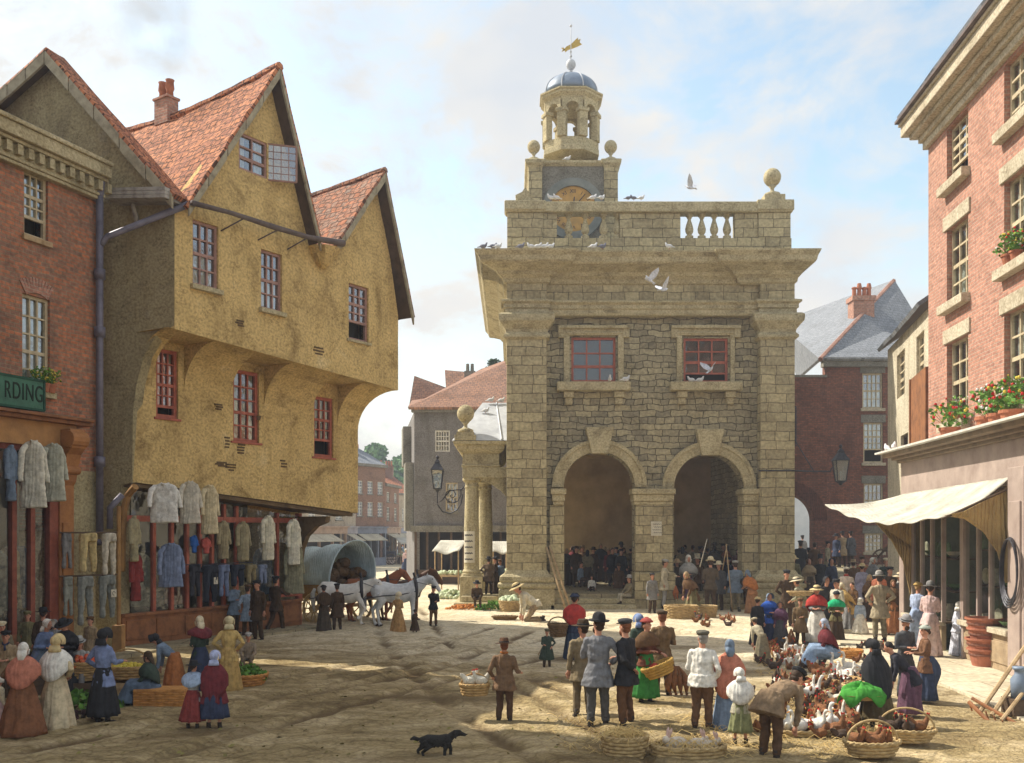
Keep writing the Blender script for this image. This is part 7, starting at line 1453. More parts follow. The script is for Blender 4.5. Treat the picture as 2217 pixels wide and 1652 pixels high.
g0=GP(1530,1340); basket((g0.x,g0.y+.3,0),.40,.42,'second pale wicker basket half behind the very large one',m=M_wickp,rb=.88)
g0=GP(1840,1428); basket((g0.x,g0.y,0),.28,.22,'small orange basket with fowl behind the seated blue seller',m=mat('orange_wicker',(.50,.24,.07)),handle=False,rb=.7)
g0=GP(1822,1492); basket((g0.x,g0.y,0),.34,.2,'flat wicker seat basket beneath the seated blue seller',rb=.9)
# foreground baskets
g0=V((WX(1352,13.0),13.0,0)); basket(g0,.30,.30,'deep wicker basket spilling straw at the bottom edge',m=M_wickp,handle=False,rb=.78,sy=.9)
for a in (0,180):
    pass
g1=V((WX(1490,12.95),12.95,0)); basket(g1,.48,.18,'long low hamper of straw with rabbits at the bottom edge',m=M_wickp,rb=.92,sy=.55)
g2=V((WX(1962,13.6),13.6,.1)); basket(g2,.38,.17,'oval handled basket of dark hens on the sunny paving',m=M_wickp,handle=True,sy=.65,rb=.7,rz=-12)
g3=V((WX(1888,12.75),12.75,.1)); basket(g3,.36,.18,'handled basket of brown fowl at the bottom edge by the paving',m=M_wickp,handle=True,sy=.65,rb=.75,rz=8)
g4=V((WX(1735,14.2),14.2,0)); basket(g4,.46,.14,'low tray basket of white ducks in the straw',m=M_wickp,sy=.5,rb=.85)
g6=GP(1868,1520); basket((g6.x,g6.y,0),.34,.30,'pale wicker basket below the green covered tray',m=M_wickp,rb=.8,sy=.8)
# =============== poultry ===============
def birdproto(kind,c,c2,name,cat):
    t=thing(name,'x',cat,(0,-50,0)); q=MB(); m1=mat('feather_'+kind,c,c2,14,rough=.8,bump=.7,bs=70,dist=.01)
    if kind.startswith('hen') or kind=='rooster':
        q.ell((0,0,.16),(.14,.09,.10),12,8); q.tube([(.08,0,.18),(.14,0,.27),(.15,0,.32)],[.07,.04,.032],8); q.ell((.16,0,.33),(.04,.03,.032),8,6); q.tube([(-.08,0,.18),(-.16,0,.27),(-.20,0,.31)],[(.06,.05),(.05,.03),(.02,.012)],8)
        for s_ in(-1,1): q.ell((-.02,s_*.08,.165),(.10,.025,.06),8,6)
        q.build('body',m1,t,local=True,uv=False,vox=.012,sm=1)
        MB().tube([(.19,0,.33),(.225,0,.318)],[.014,.003],5).build('beak',mat('yellow_horn',(.45,.28,.08),bump=0),t,local=True,uv=False)
        for s_ in(-1,1): MB().tube([(.0,s_*.04,.09),(.01,s_*.04,.01),(.05,s_*.045,.005)],.008,4).build('leg',mat('yellow_horn',(.45,.28,.08),bump=0),t,local=True,uv=False)
        q=MB(); q.prism([(.13,-.005,.35),(.19,-.005,.35),(.185,-.005,.385),(.165,-.005,.37),(.15,-.005,.39),(.13,-.005,.375)],(0,.01,0)); q.ell((.185,0,.30),(.012,.008,.02),6,5); q.build('comb',mat('comb_red',(.5,.03,.02),bump=0),t,local=True,uv=False)
    elif kind=='goose':
        q.ell((0,0,.18),(.20,.12,.12),12,8); q.tube([(.12,0,.2),(.2,0,.3),(.19,0,.42),(.22,0,.48)],[.07,.04,.03,.032],8); q.ell((.24,0,.49),(.05,.033,.035),8,6); q.tube([(-.15,0,.2),(-.27,0,.25)],[.07,.02],8)
        q.build('body',m1,t,local=True,uv=False,vox=.014,sm=1)
        q=MB(); q.tube([(.27,0,.485),(.34,0,.47)],[(.014,.02),(.006,.014)],6); 
        for s_ in(-1,1): q.tube([(.0,s_*.05,.08),(.01,s_*.05,.01),(.06,s_*.05,.005)],.012,4)
        q.build('bill_and_feet',mat('orange_bill',(.6,.25,.04),bump=0),t,local=True,uv=False)
    elif kind=='rabbit':
        q.ell((0,0,.09),(.15,.08,.09),12,8); q.ell((.14,0,.15),(.06,.045,.05),8,6)
        q.build('body',m1,t,local=True,uv=False,vox=.012,sm=1); q=MB()
        for s_ in(-1,1): q.tube([(.12,s_*.02,.18),(.10,s_*.035,.25),(.09,s_*.04,.29)],[.014,.02,.006],6)
        q.build('ears',mat('ear_pink',(.6,.42,.36),bump=0),t,local=True,uv=False)
    elif kind.startswith('pigeon'):
        q.ell((0,0,.10),(.11,.06,.065),10,8); q.tube([(.07,0,.12),(.10,0,.17),(.105,0,.2)],[.05,.032,.026],8); q.ell((.115,0,.205),(.028,.022,.022),6,5); q.tube([(-.06,0,.09),(-.19,0,.065)],[(.03,.045),(.01,.04)],6,up=(0,0,1)); q.tube([(.135,0,.205),(.155,0,.2)],[.008,.002],4)
        q.build('body',m1,t,local=True,uv=False,vox=.012,sm=1); q=MB()
        for s_ in(-1,1): q.tube([(0,s_*.02,.06),(0,s_*.02,0)],.006,4)
        q.build('feet',mat('pigeon_foot',(.4,.12,.08),bump=0),t,local=True,uv=False)
    elif kind=='flying':
        q.ell((0,0,0),(.13,.05,.05),10,8); q.ell((.13,0,.02),(.035,.025,.025),8,6); q.tube([(-.1,0,0),(-.22,0,0)],[(.02,.03),(.008,.07)],6,up=(0,0,1)); q.build('body',m1,t,local=True,uv=False,vox=.012,sm=1)
        for s_ in(-1,1):
            q=MB(); q.add([(.07,s_*.03,.02),(.09,s_*.15,.14),(.03,s_*.34,.27),(-.04,s_*.30,.22),(-.10,s_*.16,.11),(-.08,s_*.03,.02)],[(0,1,2,3,4,5)]); o=q.build('wing',m1,t,local=True,uv=False,rec=False); md=o.modifiers.new('s','SOLIDIFY'); md.thickness=.012
    return t
HB=birdproto('hen_brown',(.22,.095,.04),(.09,.045,.02),'brown_hen','hen'); HD2=birdproto('hen_dark',(.07,.045,.03),(.03,.02,.015),'dark_hen','hen'); HW=birdproto('hen_white',(.62,.58,.48),(.45,.38,.28),'white_hen','hen')
GS=birdproto('goose',(.66,.64,.58),(.48,.47,.44),'white_duck','duck'); RBt=birdproto('rabbit',(.60,.52,.42),(.4,.33,.25),'pale_rabbit','rabbit')
PWt=birdproto('pigeon_white',(.66,.66,.66),(.45,.46,.5),'white_pigeon','pigeon'); PGy=birdproto('pigeon_grey',(.20,.20,.24),(.12,.12,.15),'grey_pigeon','pigeon'); PFl=birdproto('flying',(.6,.62,.68),(.35,.38,.45),'flying_pigeon','pigeon')
usedp=set()
def put(pr,loc,rz,label,group,sc=1,tilt=(0,0)):
    if pr.name in usedp: o=copy_tree(pr)
    else: o=pr; usedp.add(pr.name)
    o.location=loc; o.rotation_euler=(R(tilt[0]),R(tilt[1]),R(rz)); o.scale=(sc,)*3; o['label']=label; o['group']=group; return o
rb_=random.Random(21)
def flock(poly,n,weights,area,glab,z=0,scr=(.66,.92)):
    xs=[p[0] for p in poly]; ys=[p[1] for p in poly]; k=0; pts=[]
    while k<n:
        x=rb_.uniform(min(xs),max(xs)); y=rb_.uniform(min(ys),max(ys)); ins=False; j=len(poly)-1
        for i in range(len(poly)):
            if (poly[i][1]>y)!=(poly[j][1]>y) and x<(poly[j][0]-poly[i][0])*(y-poly[i][1])/(poly[j][1]-poly[i][1])+poly[i][0]: ins=not ins
            j=i
        if not ins: continue
        p=GP(x,y,z)
        if any((p-q_).length<.17 for q_ in pts) and rb_.random()<.8: k+=.1; continue
        pts.append(p); pr=rb_.choices([HB,HD2,HW,GS],weights)[0]; nm={HB:'brown hen with red comb',HD2:'dark feathered hen',HW:'white hen',GS:'white duck'}[pr]
        put(pr,p,rb_.uniform(0,360),nm+' '+area,nm+' '+glab,rb_.uniform(*scr),(rb_.uniform(-15,15),rb_.uniform(-12,18))); k+=1
flock([(1650,1400),(1745,1412),(1790,1440),(1780,1470),(1700,1470),(1640,1440)],52,(7,4,1.2,.6),'in the heap before the seated blue seller','in the middle heap')
flock([(1700,1470),(1850,1478),(1890,1510),(1860,1580),(1760,1580),(1690,1500)],72,(7,5,1.4,.4),'lying in the straw behind the bent man','behind the bent man')
flock([(1745,1580),(1850,1560),(1830,1615),(1740,1600)],20,(4,2,2,1),'on the straw near the bottom of the poultry heap','near the bottom')
flock([(1795,1452),(1850,1458),(1850,1492),(1800,1490)],9,(0,0,0,1),'resting beside the seated blue seller','beside the blue seller')
flock([(1710,1430),(1765,1430),(1760,1452),(1705,1450)],5,(0,0,1,2),'in the pale patch of the middle heap','in the pale patch')
flock([(1600,1500),(1690,1480),(1700,1560),(1640,1600)],12,(6,4,1,0),'on the straw behind the girl in the white bonnet','behind the white bonnet girl')
flock([(1860,1400),(1925,1420),(1900,1470),(1850,1450)],10,(6,4,1,1),'between the orange basket and the black shawl','left of the black shawl')
flock([(1500,1335),(1560,1338),(1600,1350),(1580,1362),(1500,1360)],10,(5,1,1,0),'on the ground beside the two pale wicker baskets','beside the pale baskets')
for (x,y) in ((1850,1532),(1861,1545),(1869,1560)): put(GS,GP(x,y),rb_.uniform(0,360),'white duck on the sunny ground beside the old woman\'s skirt','ducks beside the old woman',.85)
for (dx,dy) in ((-.2,0),(.0,.06),(.2,-.02),(-.05,-.1)): put(GS,g4+V((dx,dy,.08)),rb_.uniform(0,360),'white duck sitting in the low tray basket','ducks in the low tray basket',.72)
for (dx,dy) in ((-.2,.02),(0,.08),(.18,0),(0,-.08)): put(HD2 if dx<.1 else HB,g2+V((dx,dy,.08)),rb_.uniform(0,360),('dark' if dx<.1 else 'brown')+' hen lying in the oval handled basket','hens in the oval handled basket %s'%('dark' if dx<.1 else 'brown'),.8)
for (dx,dy) in ((-.2,.02),(0,.08),(.18,0),(0,-.08)): put(HB,g3+V((dx,dy,.08)),rb_.uniform(0,360),'brown hen in the handled basket at the bottom edge','hens in the bottom edge basket',.8)
for (dx,lb,sc_) in ((-.15,'pale rabbit sitting upright in the low hamper',1.1),(.1,'pale rabbit lying in the low hamper',1.0),(.28,'pale rabbit at the right end of the low hamper',.9)): put(RBt,g1+V((dx,0,.10)),200 if dx<0 else 20,lb,'rabbits in the low hamper',sc_)
# pigeons
def perch(x,y,d,w,label,rz=0,sc=1.15): put(PWt if w else PGy,V((WX(x,d),d,WZ(y,d))),rz,label,'pigeons about the market hall',sc)
for i,x in enumerate((1193,1206)): perch(x,434,DP+.2,1,'white pigeon on the coping, %s of the pair before the clock'%('left','right')[i],200)
for i,x in enumerate((1283,1302)): perch(x,434,DP+.2,1,'white pigeon on the coping right of the clock, %s of two'%('first','second')[i],30*i)
for i,x in enumerate((1360,1372,1388)): perch(x,434,DP+.2,i==2,('grey','brown grey','pale')[i]+' pigeon on the coping between the balustrades',180*i,1.0)
DK=HD-1.15+.3
for (x,w,lb) in ((1046,0,'grey pigeon at the extreme left tip of the great cornice'),(1067,0,'grey pigeon second from the left tip of the cornice'),(1078,1,'pale pigeon third from the left tip of the cornice'),(1127,0,'dark pigeon alone on the cornice under the scroll stone'),(1150,1,'white pigeon at the left of the row of four on the cornice'),(1164,1,'white pigeon second in the row of four on the cornice'),(1178,1,'white pigeon third in the row of four on the cornice'),(1192,1,'white pigeon at the right of the row of four on the cornice'),(1284,1,'white pigeon fluttering on the cornice edge below the balusters'),(1304,0,'dark pigeon on the cornice right of the fluttering one'),(1449,1,'pale pigeon alone on the middle of the cornice')): perch(x,540,DK,w,lb,rb_.choice((0,180,200,20)),1.2)
perch(1320,828,HD-.12,1,'white pigeon facing out on the left window sill',-90,1.3); perch(1354,828,HD-.12,1,'white pigeon at the right end of the left window sill',0,1.3)
perch(1497,829,HD-.05,1,'pale pigeon at the left of the right window sill',180,1.2); perch(1515,829,HD-.05,1,'pale pigeon second on the right window sill',0,1.2)
for (x,y,lb) in ((1062,872,'white pigeon on the top left of the lead roof'),(1085,873,'white pigeon on the ridge of the lead roof by the hall'),(1051,895,'white pigeon halfway up the lead roof')): perch(x,y,41.1 if y<880 else 40.4,1,lb,0,1.2)
put(PWt,PFa.pt(PFa.t(1940)+.2,zf1+.32,.3),90,'white pigeon at the left on the shop front cornice','pigeons about the market hall',1.2); put(PWt,PFa.pt(PFa.t(1950)+.4,zf1+.32,.3),60,'white pigeon beside it further along the shop front cornice','pigeons about the market hall',1.2)
perch(1228,349,TD+.1,1,'white pigeon on the turret cornice under the lantern',0,1.1)
for (x,y,d,rz,tl,sc,lb) in ((1797*0+1494,406,36,150,(10,-20),1.25,'grey white pigeon flying above the parapet balusters'),(1406,605,35,200,(20,-35),1.2,'blue grey pigeon flying steeply across the cornice shadow'),(1437,627,35,30,(-10,-10),1.2,'white pigeon with raised wings flying below the cornice'),(1538,800,37.0,30,(10,-40),1.15,'white pigeon landing at the right window')):
    put(PFl,V((WX(x,d),d,WZ(y,d))),rz,lb,'pigeons in flight',sc,tl)
# straw
st=MB(); rs=random.Random(9)
def strawpatch(poly,n,ln=.22,z=.02,rad=.0035):
    for k in range(n):
        x=rs.uniform(*[f([p[0] for p in poly]) for f in(min,max)]); y=rs.uniform(*[f([p[1] for p in poly]) for f in(min,max)]); p=GP(x,y); a=rs.uniform(0,PI); l=ln*rs.uniform(.4,1.3); zz=z+abs(rs.gauss(0,.05)); e=p+V((math.cos(a)*l,math.sin(a)*l,0)); mid=(p+e)/2+V((rs.uniform(-.03,.03),rs.uniform(-.03,.03),zz+rs.uniform(0,.08)))
        st.tube([p+V((0,0,zz)),mid,e+V((0,0,rs.uniform(.005,.05)))],rad,3,cap=False)
strawpatch([(1500,1560),(1880,1652)],700,.3); strawpatch([(1690,1460),(1900,1600)],800,.26); strawpatch([(1640,1400),(1800,1470)],350,.22); strawpatch([(1200,1560),(1300,1645)],70,.3); strawpatch([(1200,1480),(1700,1600)],120,.2)
def strawin(c,r,sy,h,n):
    for k in range(n):
        a=rs.uniform(0,2*PI); d=r*math.sqrt(rs.random()); p=V(c)+V((d*math.cos(a),d*sy*math.sin(a),h+rs.uniform(-.04,.07))); b=rs.uniform(0,2*PI); l=rs.uniform(.08,.25); st.tube([p,p+V((math.cos(b)*l*.5,math.sin(b)*l*.5,.05)),p+V((math.cos(b)*l,math.sin(b)*l,rs.uniform(-.05,.04)))],.004,3,cap=False)
so2=st.build('straw',mat('straw',(.62,.45,.19),(.42,.28,.10),8,bump=0),None,uv=False,rec=False); rebase(so2); tag(so2,'loose golden straw strewn round the baskets and poultry','straw',kind='stuff')
q=MB(); g0=V((WX(1352,13.0),13.0,0))
st=MB(); strawin(g0,.26,.9,.29,230); strawin(g1,.42,.5,.17,220); o=st.build('basket_straw',mat('straw',(.62,.45,.19)),None,uv=False,rec=False); rebase(o); tag(o,'straw packed inside the two wicker baskets at the bottom edge','straw',kind='stuff')
# litter on the cobbles
lt=MB(); 
for k in range(170):
    x,y=rs.uniform(80,1500),rs.uniform(1440,1650); p=GP(x,y); a=rs.uniform(0,6.28); s_=rs.uniform(.015,.05); e=V((math.cos(a),math.sin(a),rs.uniform(0,.4)))*s_; f_=V((-math.sin(a),math.cos(a),.2))*s_*.6; lt.add([p-e+V((0,0,.075)),p+f_+V((0,0,.09)),p+e+V((0,0,.08)),p-f_+V((0,0,.07))],[(0,1,2,3)])
o=lt.build('litter',mat('leaf_litter',(.20,.17,.05),(.08,.055,.025),.9,bump=0),None,uv=False,rec=False); rebase(o); tag(o,'scattered leaves and scraps on the muddy cobbles','litter',kind='stuff')
# =============== things carried by people ===============
hb_=handpos(BOY,0); c=V((WX(1028,BOY[0].location.y+.05),BOY[0].location.y,WZ(1490,16)))
bb_=basket((c.x,c.y,c.z-.0),.22,.17,'rectangular wicker basket of white fowl on the arm of the boy',sy=.7,rb=.8,handle=True,rz=8)
for (dx,dy,rz_) in ((-.08,0,30),(.1,.03,200)): put(HW,c+V((dx,dy,.10)),rz_,'white fowl lying in the basket on the boy\'s arm','fowl in the boy\'s basket',.8)
d=WB[0].location.y-.1; basket((WX(1208,d),d,WZ(1378,d)),.22,.28,'round brown basket on the arm of the woman with the crimson shawl',m=mat('dark_wicker',(.18,.11,.05)),handle=True,rb=.7)
d=WR[0].location.y-.25; basket((WX(1432,d),d,WZ(1462,d)),.27,.20,'yellow shoulder basket of meat carried by the woman in the green skirt',m=mat('ochre_wicker',(.45,.28,.07),(.33,.2,.05),12),handle=False,rb=.7,sy=.7,tilt=(0,-22)); heap((WX(1428,d),d,WZ(1446,d)-.02),.2,.05,14,.06,mat('raw_meat',(.38,.06,.04),(.25,.04,.03),10),'red meat in the yellow shoulder basket',sy=.6)
def deadfowl(label,P,m,k=3):
    t=thing('fowl_bunch',label,'dead fowl',tuple(P-V((0,0,.45))),None); q=MB(); r=random.Random(int(P.x*50))
    for i in range(k):
        x=(i-(k-1)/2)*.08; q.tube([P+V((x*.2,0,0)),P+V((x,0,-.14)),P+V((x*1.3,r.uniform(-.03,.03),-.26)),P+V((x*1.4,0,-.38)),P+V((x*1.2+.02,0,-.48))],[.012,.035,.075,.045,.02],8)
        q.ell(P+V((x*1.2+.03,0,-.50)),(.028,.025,.03),6,5)
    q.build('birds',m,t,uv=False,smooth=True,rec=False); return t
mf=mat('feather_hen_brown',(.26,.10,.035)); mo=mat('orange_feather',(.42,.14,.05),(.25,.08,.03),10)
d=MBW[0].location.y-.1; deadfowl('bunch of brown fowl dangling from the hand of the brown coated man',V((WX(1466,d),d,WZ(1442,d))),mf,4)
d=BC[0].location.y-.15; deadfowl('pair of rust hens dangling by their feet from the boy in brown',V((WX(1713,d),d,WZ(1362,d))),mf,2)
d=gd(1319)-.1; deadfowl('orange hen held out by the man in the cream smock',V((WX(1463,d),d,WZ(1268,d))),mo,2)
# tray with green cloth
d=OW[0].location.y-.25; tr=thing('covered_tray','brown wicker tray covered with bright green cloth held by the old woman','tray',(WX(1866,d),d,WZ(1518,d)))
q=MB(); cx_,cz=WX(1866,d),WZ(1514,d); q.lathe((cx_,d,cz),[(.26,0),(.33,.07),(.31,.07),(.25,.02)],20,sy=.6); q.build('tray',M_wick,tr,uv=False)
q=MB(); 
def gf2(u,v):
    a=2*PI*u; r_=.34*v; return (cx_+r_*math.cos(a)*1.05,d+r_*.62*math.sin(a),cz+.12+.07*math.cos(v*1.5)*(1+.7*math.sin(a*3)+.4*math.sin(a*7+2))-(.14*max(0,v-.8)/.2)*(1+.6*math.sin(a*5)))
q.grid(gf2,36,10); o=q.build('green_cloth',cloth((.06,.28,.04)),tr,uv=False,smooth=True,rec=False); md=o.modifiers.new('s','SOLIDIFY'); md.thickness=.012
# flat basket of the bending man and poles
d=gd(1368)-.3; basket((WX(1733,d),d,WZ(1290,d)),.38,.12,'flat straw basket held by the man in the floppy sun hat',m=M_wickp,sy=.6,rb=.7)
def pole(label,a,b,r,m,name='pole',cat='pole',r2=None):
    t=thing(name,label,cat,tuple(a if a.z<b.z else b)); MB().tube([a,b],[r,r2 or r],7).build('shaft',m,t,uv=False,smooth=True); return t
d=HD-.9
pole('left of two long pale poles leaning on the left half pier of the arch',V((WX(1227,36.2),36.2,0)),V((WX(1183,37.7),37.7,WZ(1185,37.7))),.045,M_wood2)
pole('right of two long pale poles leaning on the left half pier of the arch',V((WX(1238,36.2),36.2,0)),V((WX(1190,37.7),37.7,WZ(1182,37.7))),.045,M_wood2)
d=gd(1328)-.3; w_=pole('white whip stock held up by the drover in the cream hat',V((WX(1515,d),d,WZ(1228,d))),V((WX(1531,d),d,WZ(1166,d))),.022,mat('whip_white',(.6,.56,.48),bump=0),'whip','whip',.010)
MB().tube([V((WX(1531,d),d,WZ(1166,d))),V((WX(1534,d),d,WZ(1170,d))),V((WX(1535,d),d,WZ(1190,d))),V((WX(1552,d),d,WZ(1205,d)))],.008,4).build('lash',M_iron,w_,uv=False)
d=gd(1326)-.3; pole('thin staff held by the drover in blue sleeves',V((WX(1586,d),d,.0)),V((WX(1572,d),d,WZ(1178,d))),.02,M_wood2,'staff','staff'); pole('second thin staff crossing beside the drover in blue sleeves',V((WX(1564,d-.05),d-.05,WZ(1235,d-.05))),V((WX(1574,d-.05),d-.05,WZ(1178,d-.05))),.016,M_wood2,'staff','staff')
pole('short stick in the hand of the small child in dark green',V((WX(1165,21.5),21.5,WZ(1418,21.5))),V((WX(1177,21.5),21.5,WZ(1396,21.5))),.012,M_wood2,'stick','stick')
# =============== horses and wagon ===============
def horse(label,x,d,yaw,c,c2,S=1.0,raise_=None,head=0,mane='dark_mane',mc=(.05,.035,.025),collar=True,z=0):
    t=thing('horse',label,'horse',(WX(x,d),d,z),'wagon team and market horses',rz=R(yaw),sc=S); m=mat('coat_'+label[:14].replace(' ','_'),c,c2,3,rough=.6,bump=.2,bs=40); q=MB()
    q.tube([(-.86,0,1.18),(-.72,0,1.22),(-.45,0,1.20),(-.1,0,1.12),(.25,0,1.12),(.55,0,1.20),(.72,0,1.26)],[.16,.30,.33,.32,.33,.31,.2],14)
    hx_=head; q.tube([(.55,0,1.30),(.80,0,1.48+hx_*.5),(.98,0,1.66+hx_*.8),(1.06,0,1.74+hx_)],[(.26,.16),(.22,.13),(.16,.10),(.12,.09)],12,up=(1,0,0))
    hd=V((1.05,0,1.76+hx_)); q.tube([hd,hd+V((.12,0,-.05)),hd+V((.30,0,-.26)),hd+V((.40,0,-.42)),hd+V((.43,0,-.48))],[(.11,.085),(.135,.095),(.09,.07),(.07,.058),(.05,.05)],12)
    for s_ in(-1,1): q.tube([hd+V((0,s_*.06,.07)),hd+V((.01,s_*.08,.2))],[.035,.008],6)
    for s_ in(-1,1):
        up_=(raise_==s_)
        fl=[(.52,s_*.15,1.05),(.55,s_*.16,.78),(.56,s_*.16,.50),(.55,s_*.16,.16),(.60,s_*.16,.05)] if not up_ else [(.52,s_*.15,1.05),(.66,s_*.16,.82),(.78,s_*.16,.62),(.62,s_*.16,.36),(.52,s_*.16,.30)]
        q.tube(fl,[.14,.085,.062,.048,.075],9)
        st_=-.06 if s_==1 else .1
        q.tube([(-.62,s_*.16,1.12),(-.50+st_*.3,s_*.18,.86),(-.74+st_,s_*.17,.55),(-.68+st_,s_*.17,.17),(-.62+st_,s_*.17,.05)],[.22,.14,.065,.05,.078],9)
    q.build('body',m,t,local=True,uv=False,vox=.028,sm=3)
    q=MB()
    for k in range(9): a=V((.5+.06*k,0,1.45+.045*k+hx_*k/9)); q.tube([a,a+V((-.08,.05,-.12)),a+V((-.10,.07,-.26))],[.05,.04,.012],6)
    q.tube([(-1.0,0,1.28),(-1.08,0,1.1),(-1.06,0,.75),(-1.02,0,.5)],[.05,.08,.07,.02],8); q.build('mane_and_tail',mat(mane,mc,sh(mc,.6),8,bump=.5),t,local=True,uv=False,smooth=True)
    q=MB()
    for s_ in(-1,1):
        for x_ in ((.60,-.66) if raise_!=s_ else (-.66,)): q.lathe((x_+(0.03 if x_>0 else (.04 if s_==1 else .14)),s_*.165,0),[(.085,0),(.07,.09)],10)
    q.build('hooves',M_boot,t,local=True,uv=False)
    for s_ in(-1,1): MB().ell(hd+V((.17,s_*.088,-.04)),(.02,.012,.02),6,5).build('eye',M_eye,t,local=True,uv=False)
    if collar:
        q=MB(); q.tube([V((.62,.0,1.62)),V((.66,.2,1.45)),V((.68,.23,1.2)),V((.66,.12,.95)),V((.65,0,.9)),V((.66,-.12,.95)),V((.68,-.23,1.2)),V((.66,-.2,1.45)),V((.62,0,1.62))],.06,8); q.tube([(.62,0,1.62),(.58,0,1.82)],[.03,.045],6); q.build('collar',M_iron,t,local=True,uv=False,smooth=True)
        q=MB(); 
        for s_ in(-1,1): q.tube([(.68,s_*.25,1.2),(.2,s_*.34,1.1),(-.5,s_*.35,1.05),(-1.1,s_*.3,.95)],.018,5)
        q.tube([(-.45,s_*0+.30,1.2),(-.45,.0,1.54),(-.45,-.30,1.2)],.02,5); q.tube([(hd.x+.3,.085,hd.z-.3),(.7,.2,1.5)],.01,4); q.tube([(hd.x+.3,-.085,hd.z-.3),(.7,-.2,1.5)],.01,4); q.build('harness',M_iron,t,local=True,uv=False)
    return t
horse('dark bay horse furthest behind in the wagon team',866,32.6,2,(.10,.045,.022),(.06,.03,.015),.95)
horse('chestnut horse between the white and grey horses of the wagon team',800,32.3,0,(.28,.10,.045),(.18,.065,.03),.95,raise_=-1)
horse('white horse nearest the covered wagon with one foreleg raised',744,30.9,-6,(.74,.72,.68),(.55,.54,.52),.93,raise_=-1,head=-.22,mane='white_mane',mc=(.5,.48,.44))
horse('dappled grey horse leading the wagon team',858,31.0,8,(.58,.60,.62),(.34,.37,.40),.93,head=-.12,mane='grey_mane',mc=(.2,.2,.21))
horse('dark horse standing among the crowd under the right arch',1548,42.3,80,(.07,.05,.035),(.04,.03,.02),1.0,z=FL)
horse('bay cob beside the drovers before the right half pier',1607,37.2,-100,(.09,.055,.035),(.05,.035,.02),.85,collar=False,head=-.3)
wg=thing('covered_wagon','four wheeled wagon with pale canvas tilt beside the ochre house corner','wagon',(WX(735,33),33,0)); ax=V((-.80,.60,0)); fr0=V((WX(764,32.4),32.4,0)); sd=V((.60,.80,0))
Mw=Matrix(((-ax.x,sd.x*-1,0,fr0.x),(-ax.y,sd.y*-1*-1 if 0 else -sd.y,0,fr0.y),(0,0,1,0),(0,0,0,1)))  # x towards the horses
def wq(): q=MB(); q.M=Mw; return q
q=wq()
def tilt_(u,v):
    a=PI*u; x=-4.3*v; rr=1+.035*math.cos(v*PI*8); z=1.25+1.42*rr*(math.sin(a)**.8 if math.sin(a)>0 else 0)*(1-.10*math.sin(PI*v)-.12*v); return (x+.18*math.sin(a),1.02*rr*math.cos(a),z)
q.grid(tilt_,24,48); o=q.build('canvas_tilt',mat('wagon_canvas',(.52,.64,.70),(.34,.45,.50),1.6,bump=.6,bs=10,fold=4),wg,uv=False,smooth=True,rec=False); md=o.modifiers.new('s','SOLIDIFY'); md.thickness=.03
q=wq(); q.box((-4.2,-.95,.80),(.05,.95,.86))
for s_ in(-1,1): q.box((-4.2,s_*.95-.03,.86),(.05,s_*.95+.03,1.28))
q.box((0.0,-.95,.86),(.05,.95,1.22)); q.box((-4.2,-.95,.86),(-4.15,.95,1.28)); q.build('wagon_bed',mat('ochre_wagon_wood',(.36,.22,.06),(.25,.14,.04),4,bump=.4),wg,uv=False)
q=wq(); rr_=random.Random(4)
for k in range(60): q.ell((rr_.uniform(-1.6,-.2),rr_.uniform(-.75,.75),1.25+rr_.uniform(0,.75)*(1-abs(rr_.uniform(-.6,.6)))),(.2,.18,.16),7,5)
q.build('load_of_sacks',mat('brown_load',(.11,.065,.03),(.06,.035,.02),4),wg,uv=False)
for (x_,r_) in ((-.7,.48),(-3.4,.62)):
    for s_ in(-1,1):
        y_=s_*1.08; q=wq(); q.tube([(x_+r_*math.cos(a),y_,r_+r_*math.sin(a)) for a in [2*PI*i/24 for i in range(25)]],.05,6,cap=False); q.tube([(x_,y_-.12,r_),(x_,y_+.12,r_)],.10,8)
        for k in range(10): a=2*PI*k/10; q.tube([(x_,y_,r_),(x_+r_*math.cos(a),y_,r_+r_*math.sin(a))],.022,5)
        q.build('wheel',mat('pale_ochre_wheel',(.50,.38,.20),(.34,.24,.11),5),wg,uv=False)
q=wq(); q.tube([(0,0,.75),(1.6,-.2,.85)],.04,6); q.box((-.8,-1.1,.44),(-.6,1.1,.54)); q.box((-3.5,-1.1,.58),(-3.3,1.1,.68)); q.build('shafts_and_axles',M_wood2,wg,uv=False)
# far carriages
def cart(label,x,y,h_,group='vehicles in the far street'):
    p=GP(x,y); S=h_/(F/p.y)/1.7; t=thing('carriage',label,'carriage',tuple(p),group,sc=S); q=MB(); q.box((-.9,-.6,.6),(.9,.6,1.05)); q.box((-.9,-.6,1.05),(-.75,.6,1.45)); q.box((-.3,-.55,1.05),(0,.55,1.35)); q.build('body',mat('dark_carriage',(.05,.05,.07),(.03,.03,.04)),t,local=True,uv=False)
    for x_ in(-.6,.6):
        for s_ in(-1,1):
            q=MB(); q.tube([(x_+.42*math.cos(a),s_*.66,.42+.42*math.sin(a)) for a in [2*PI*i/16 for i in range(17)]],.04,5,cap=False)
            for k in range(6): a=2*PI*k/6; q.tube([(x_,s_*.66,.42),(x_+.42*math.cos(a),s_*.66,.42+.42*math.sin(a))],.02,4)
            q.build('wheel',M_woodd,t,local=True,uv=False)
    return t
cart('dark open carriage standing in the far street behind the wagon tilt',832,1222,46); cart('small dark cart further up the far street',815,1200,30)
P_(838,1212,34,'coachman in dark coat seated on the open carriage in the far street',180,tc='black',hat='tall',hc='black',lod=.036,d=gd(1222),z=.9)
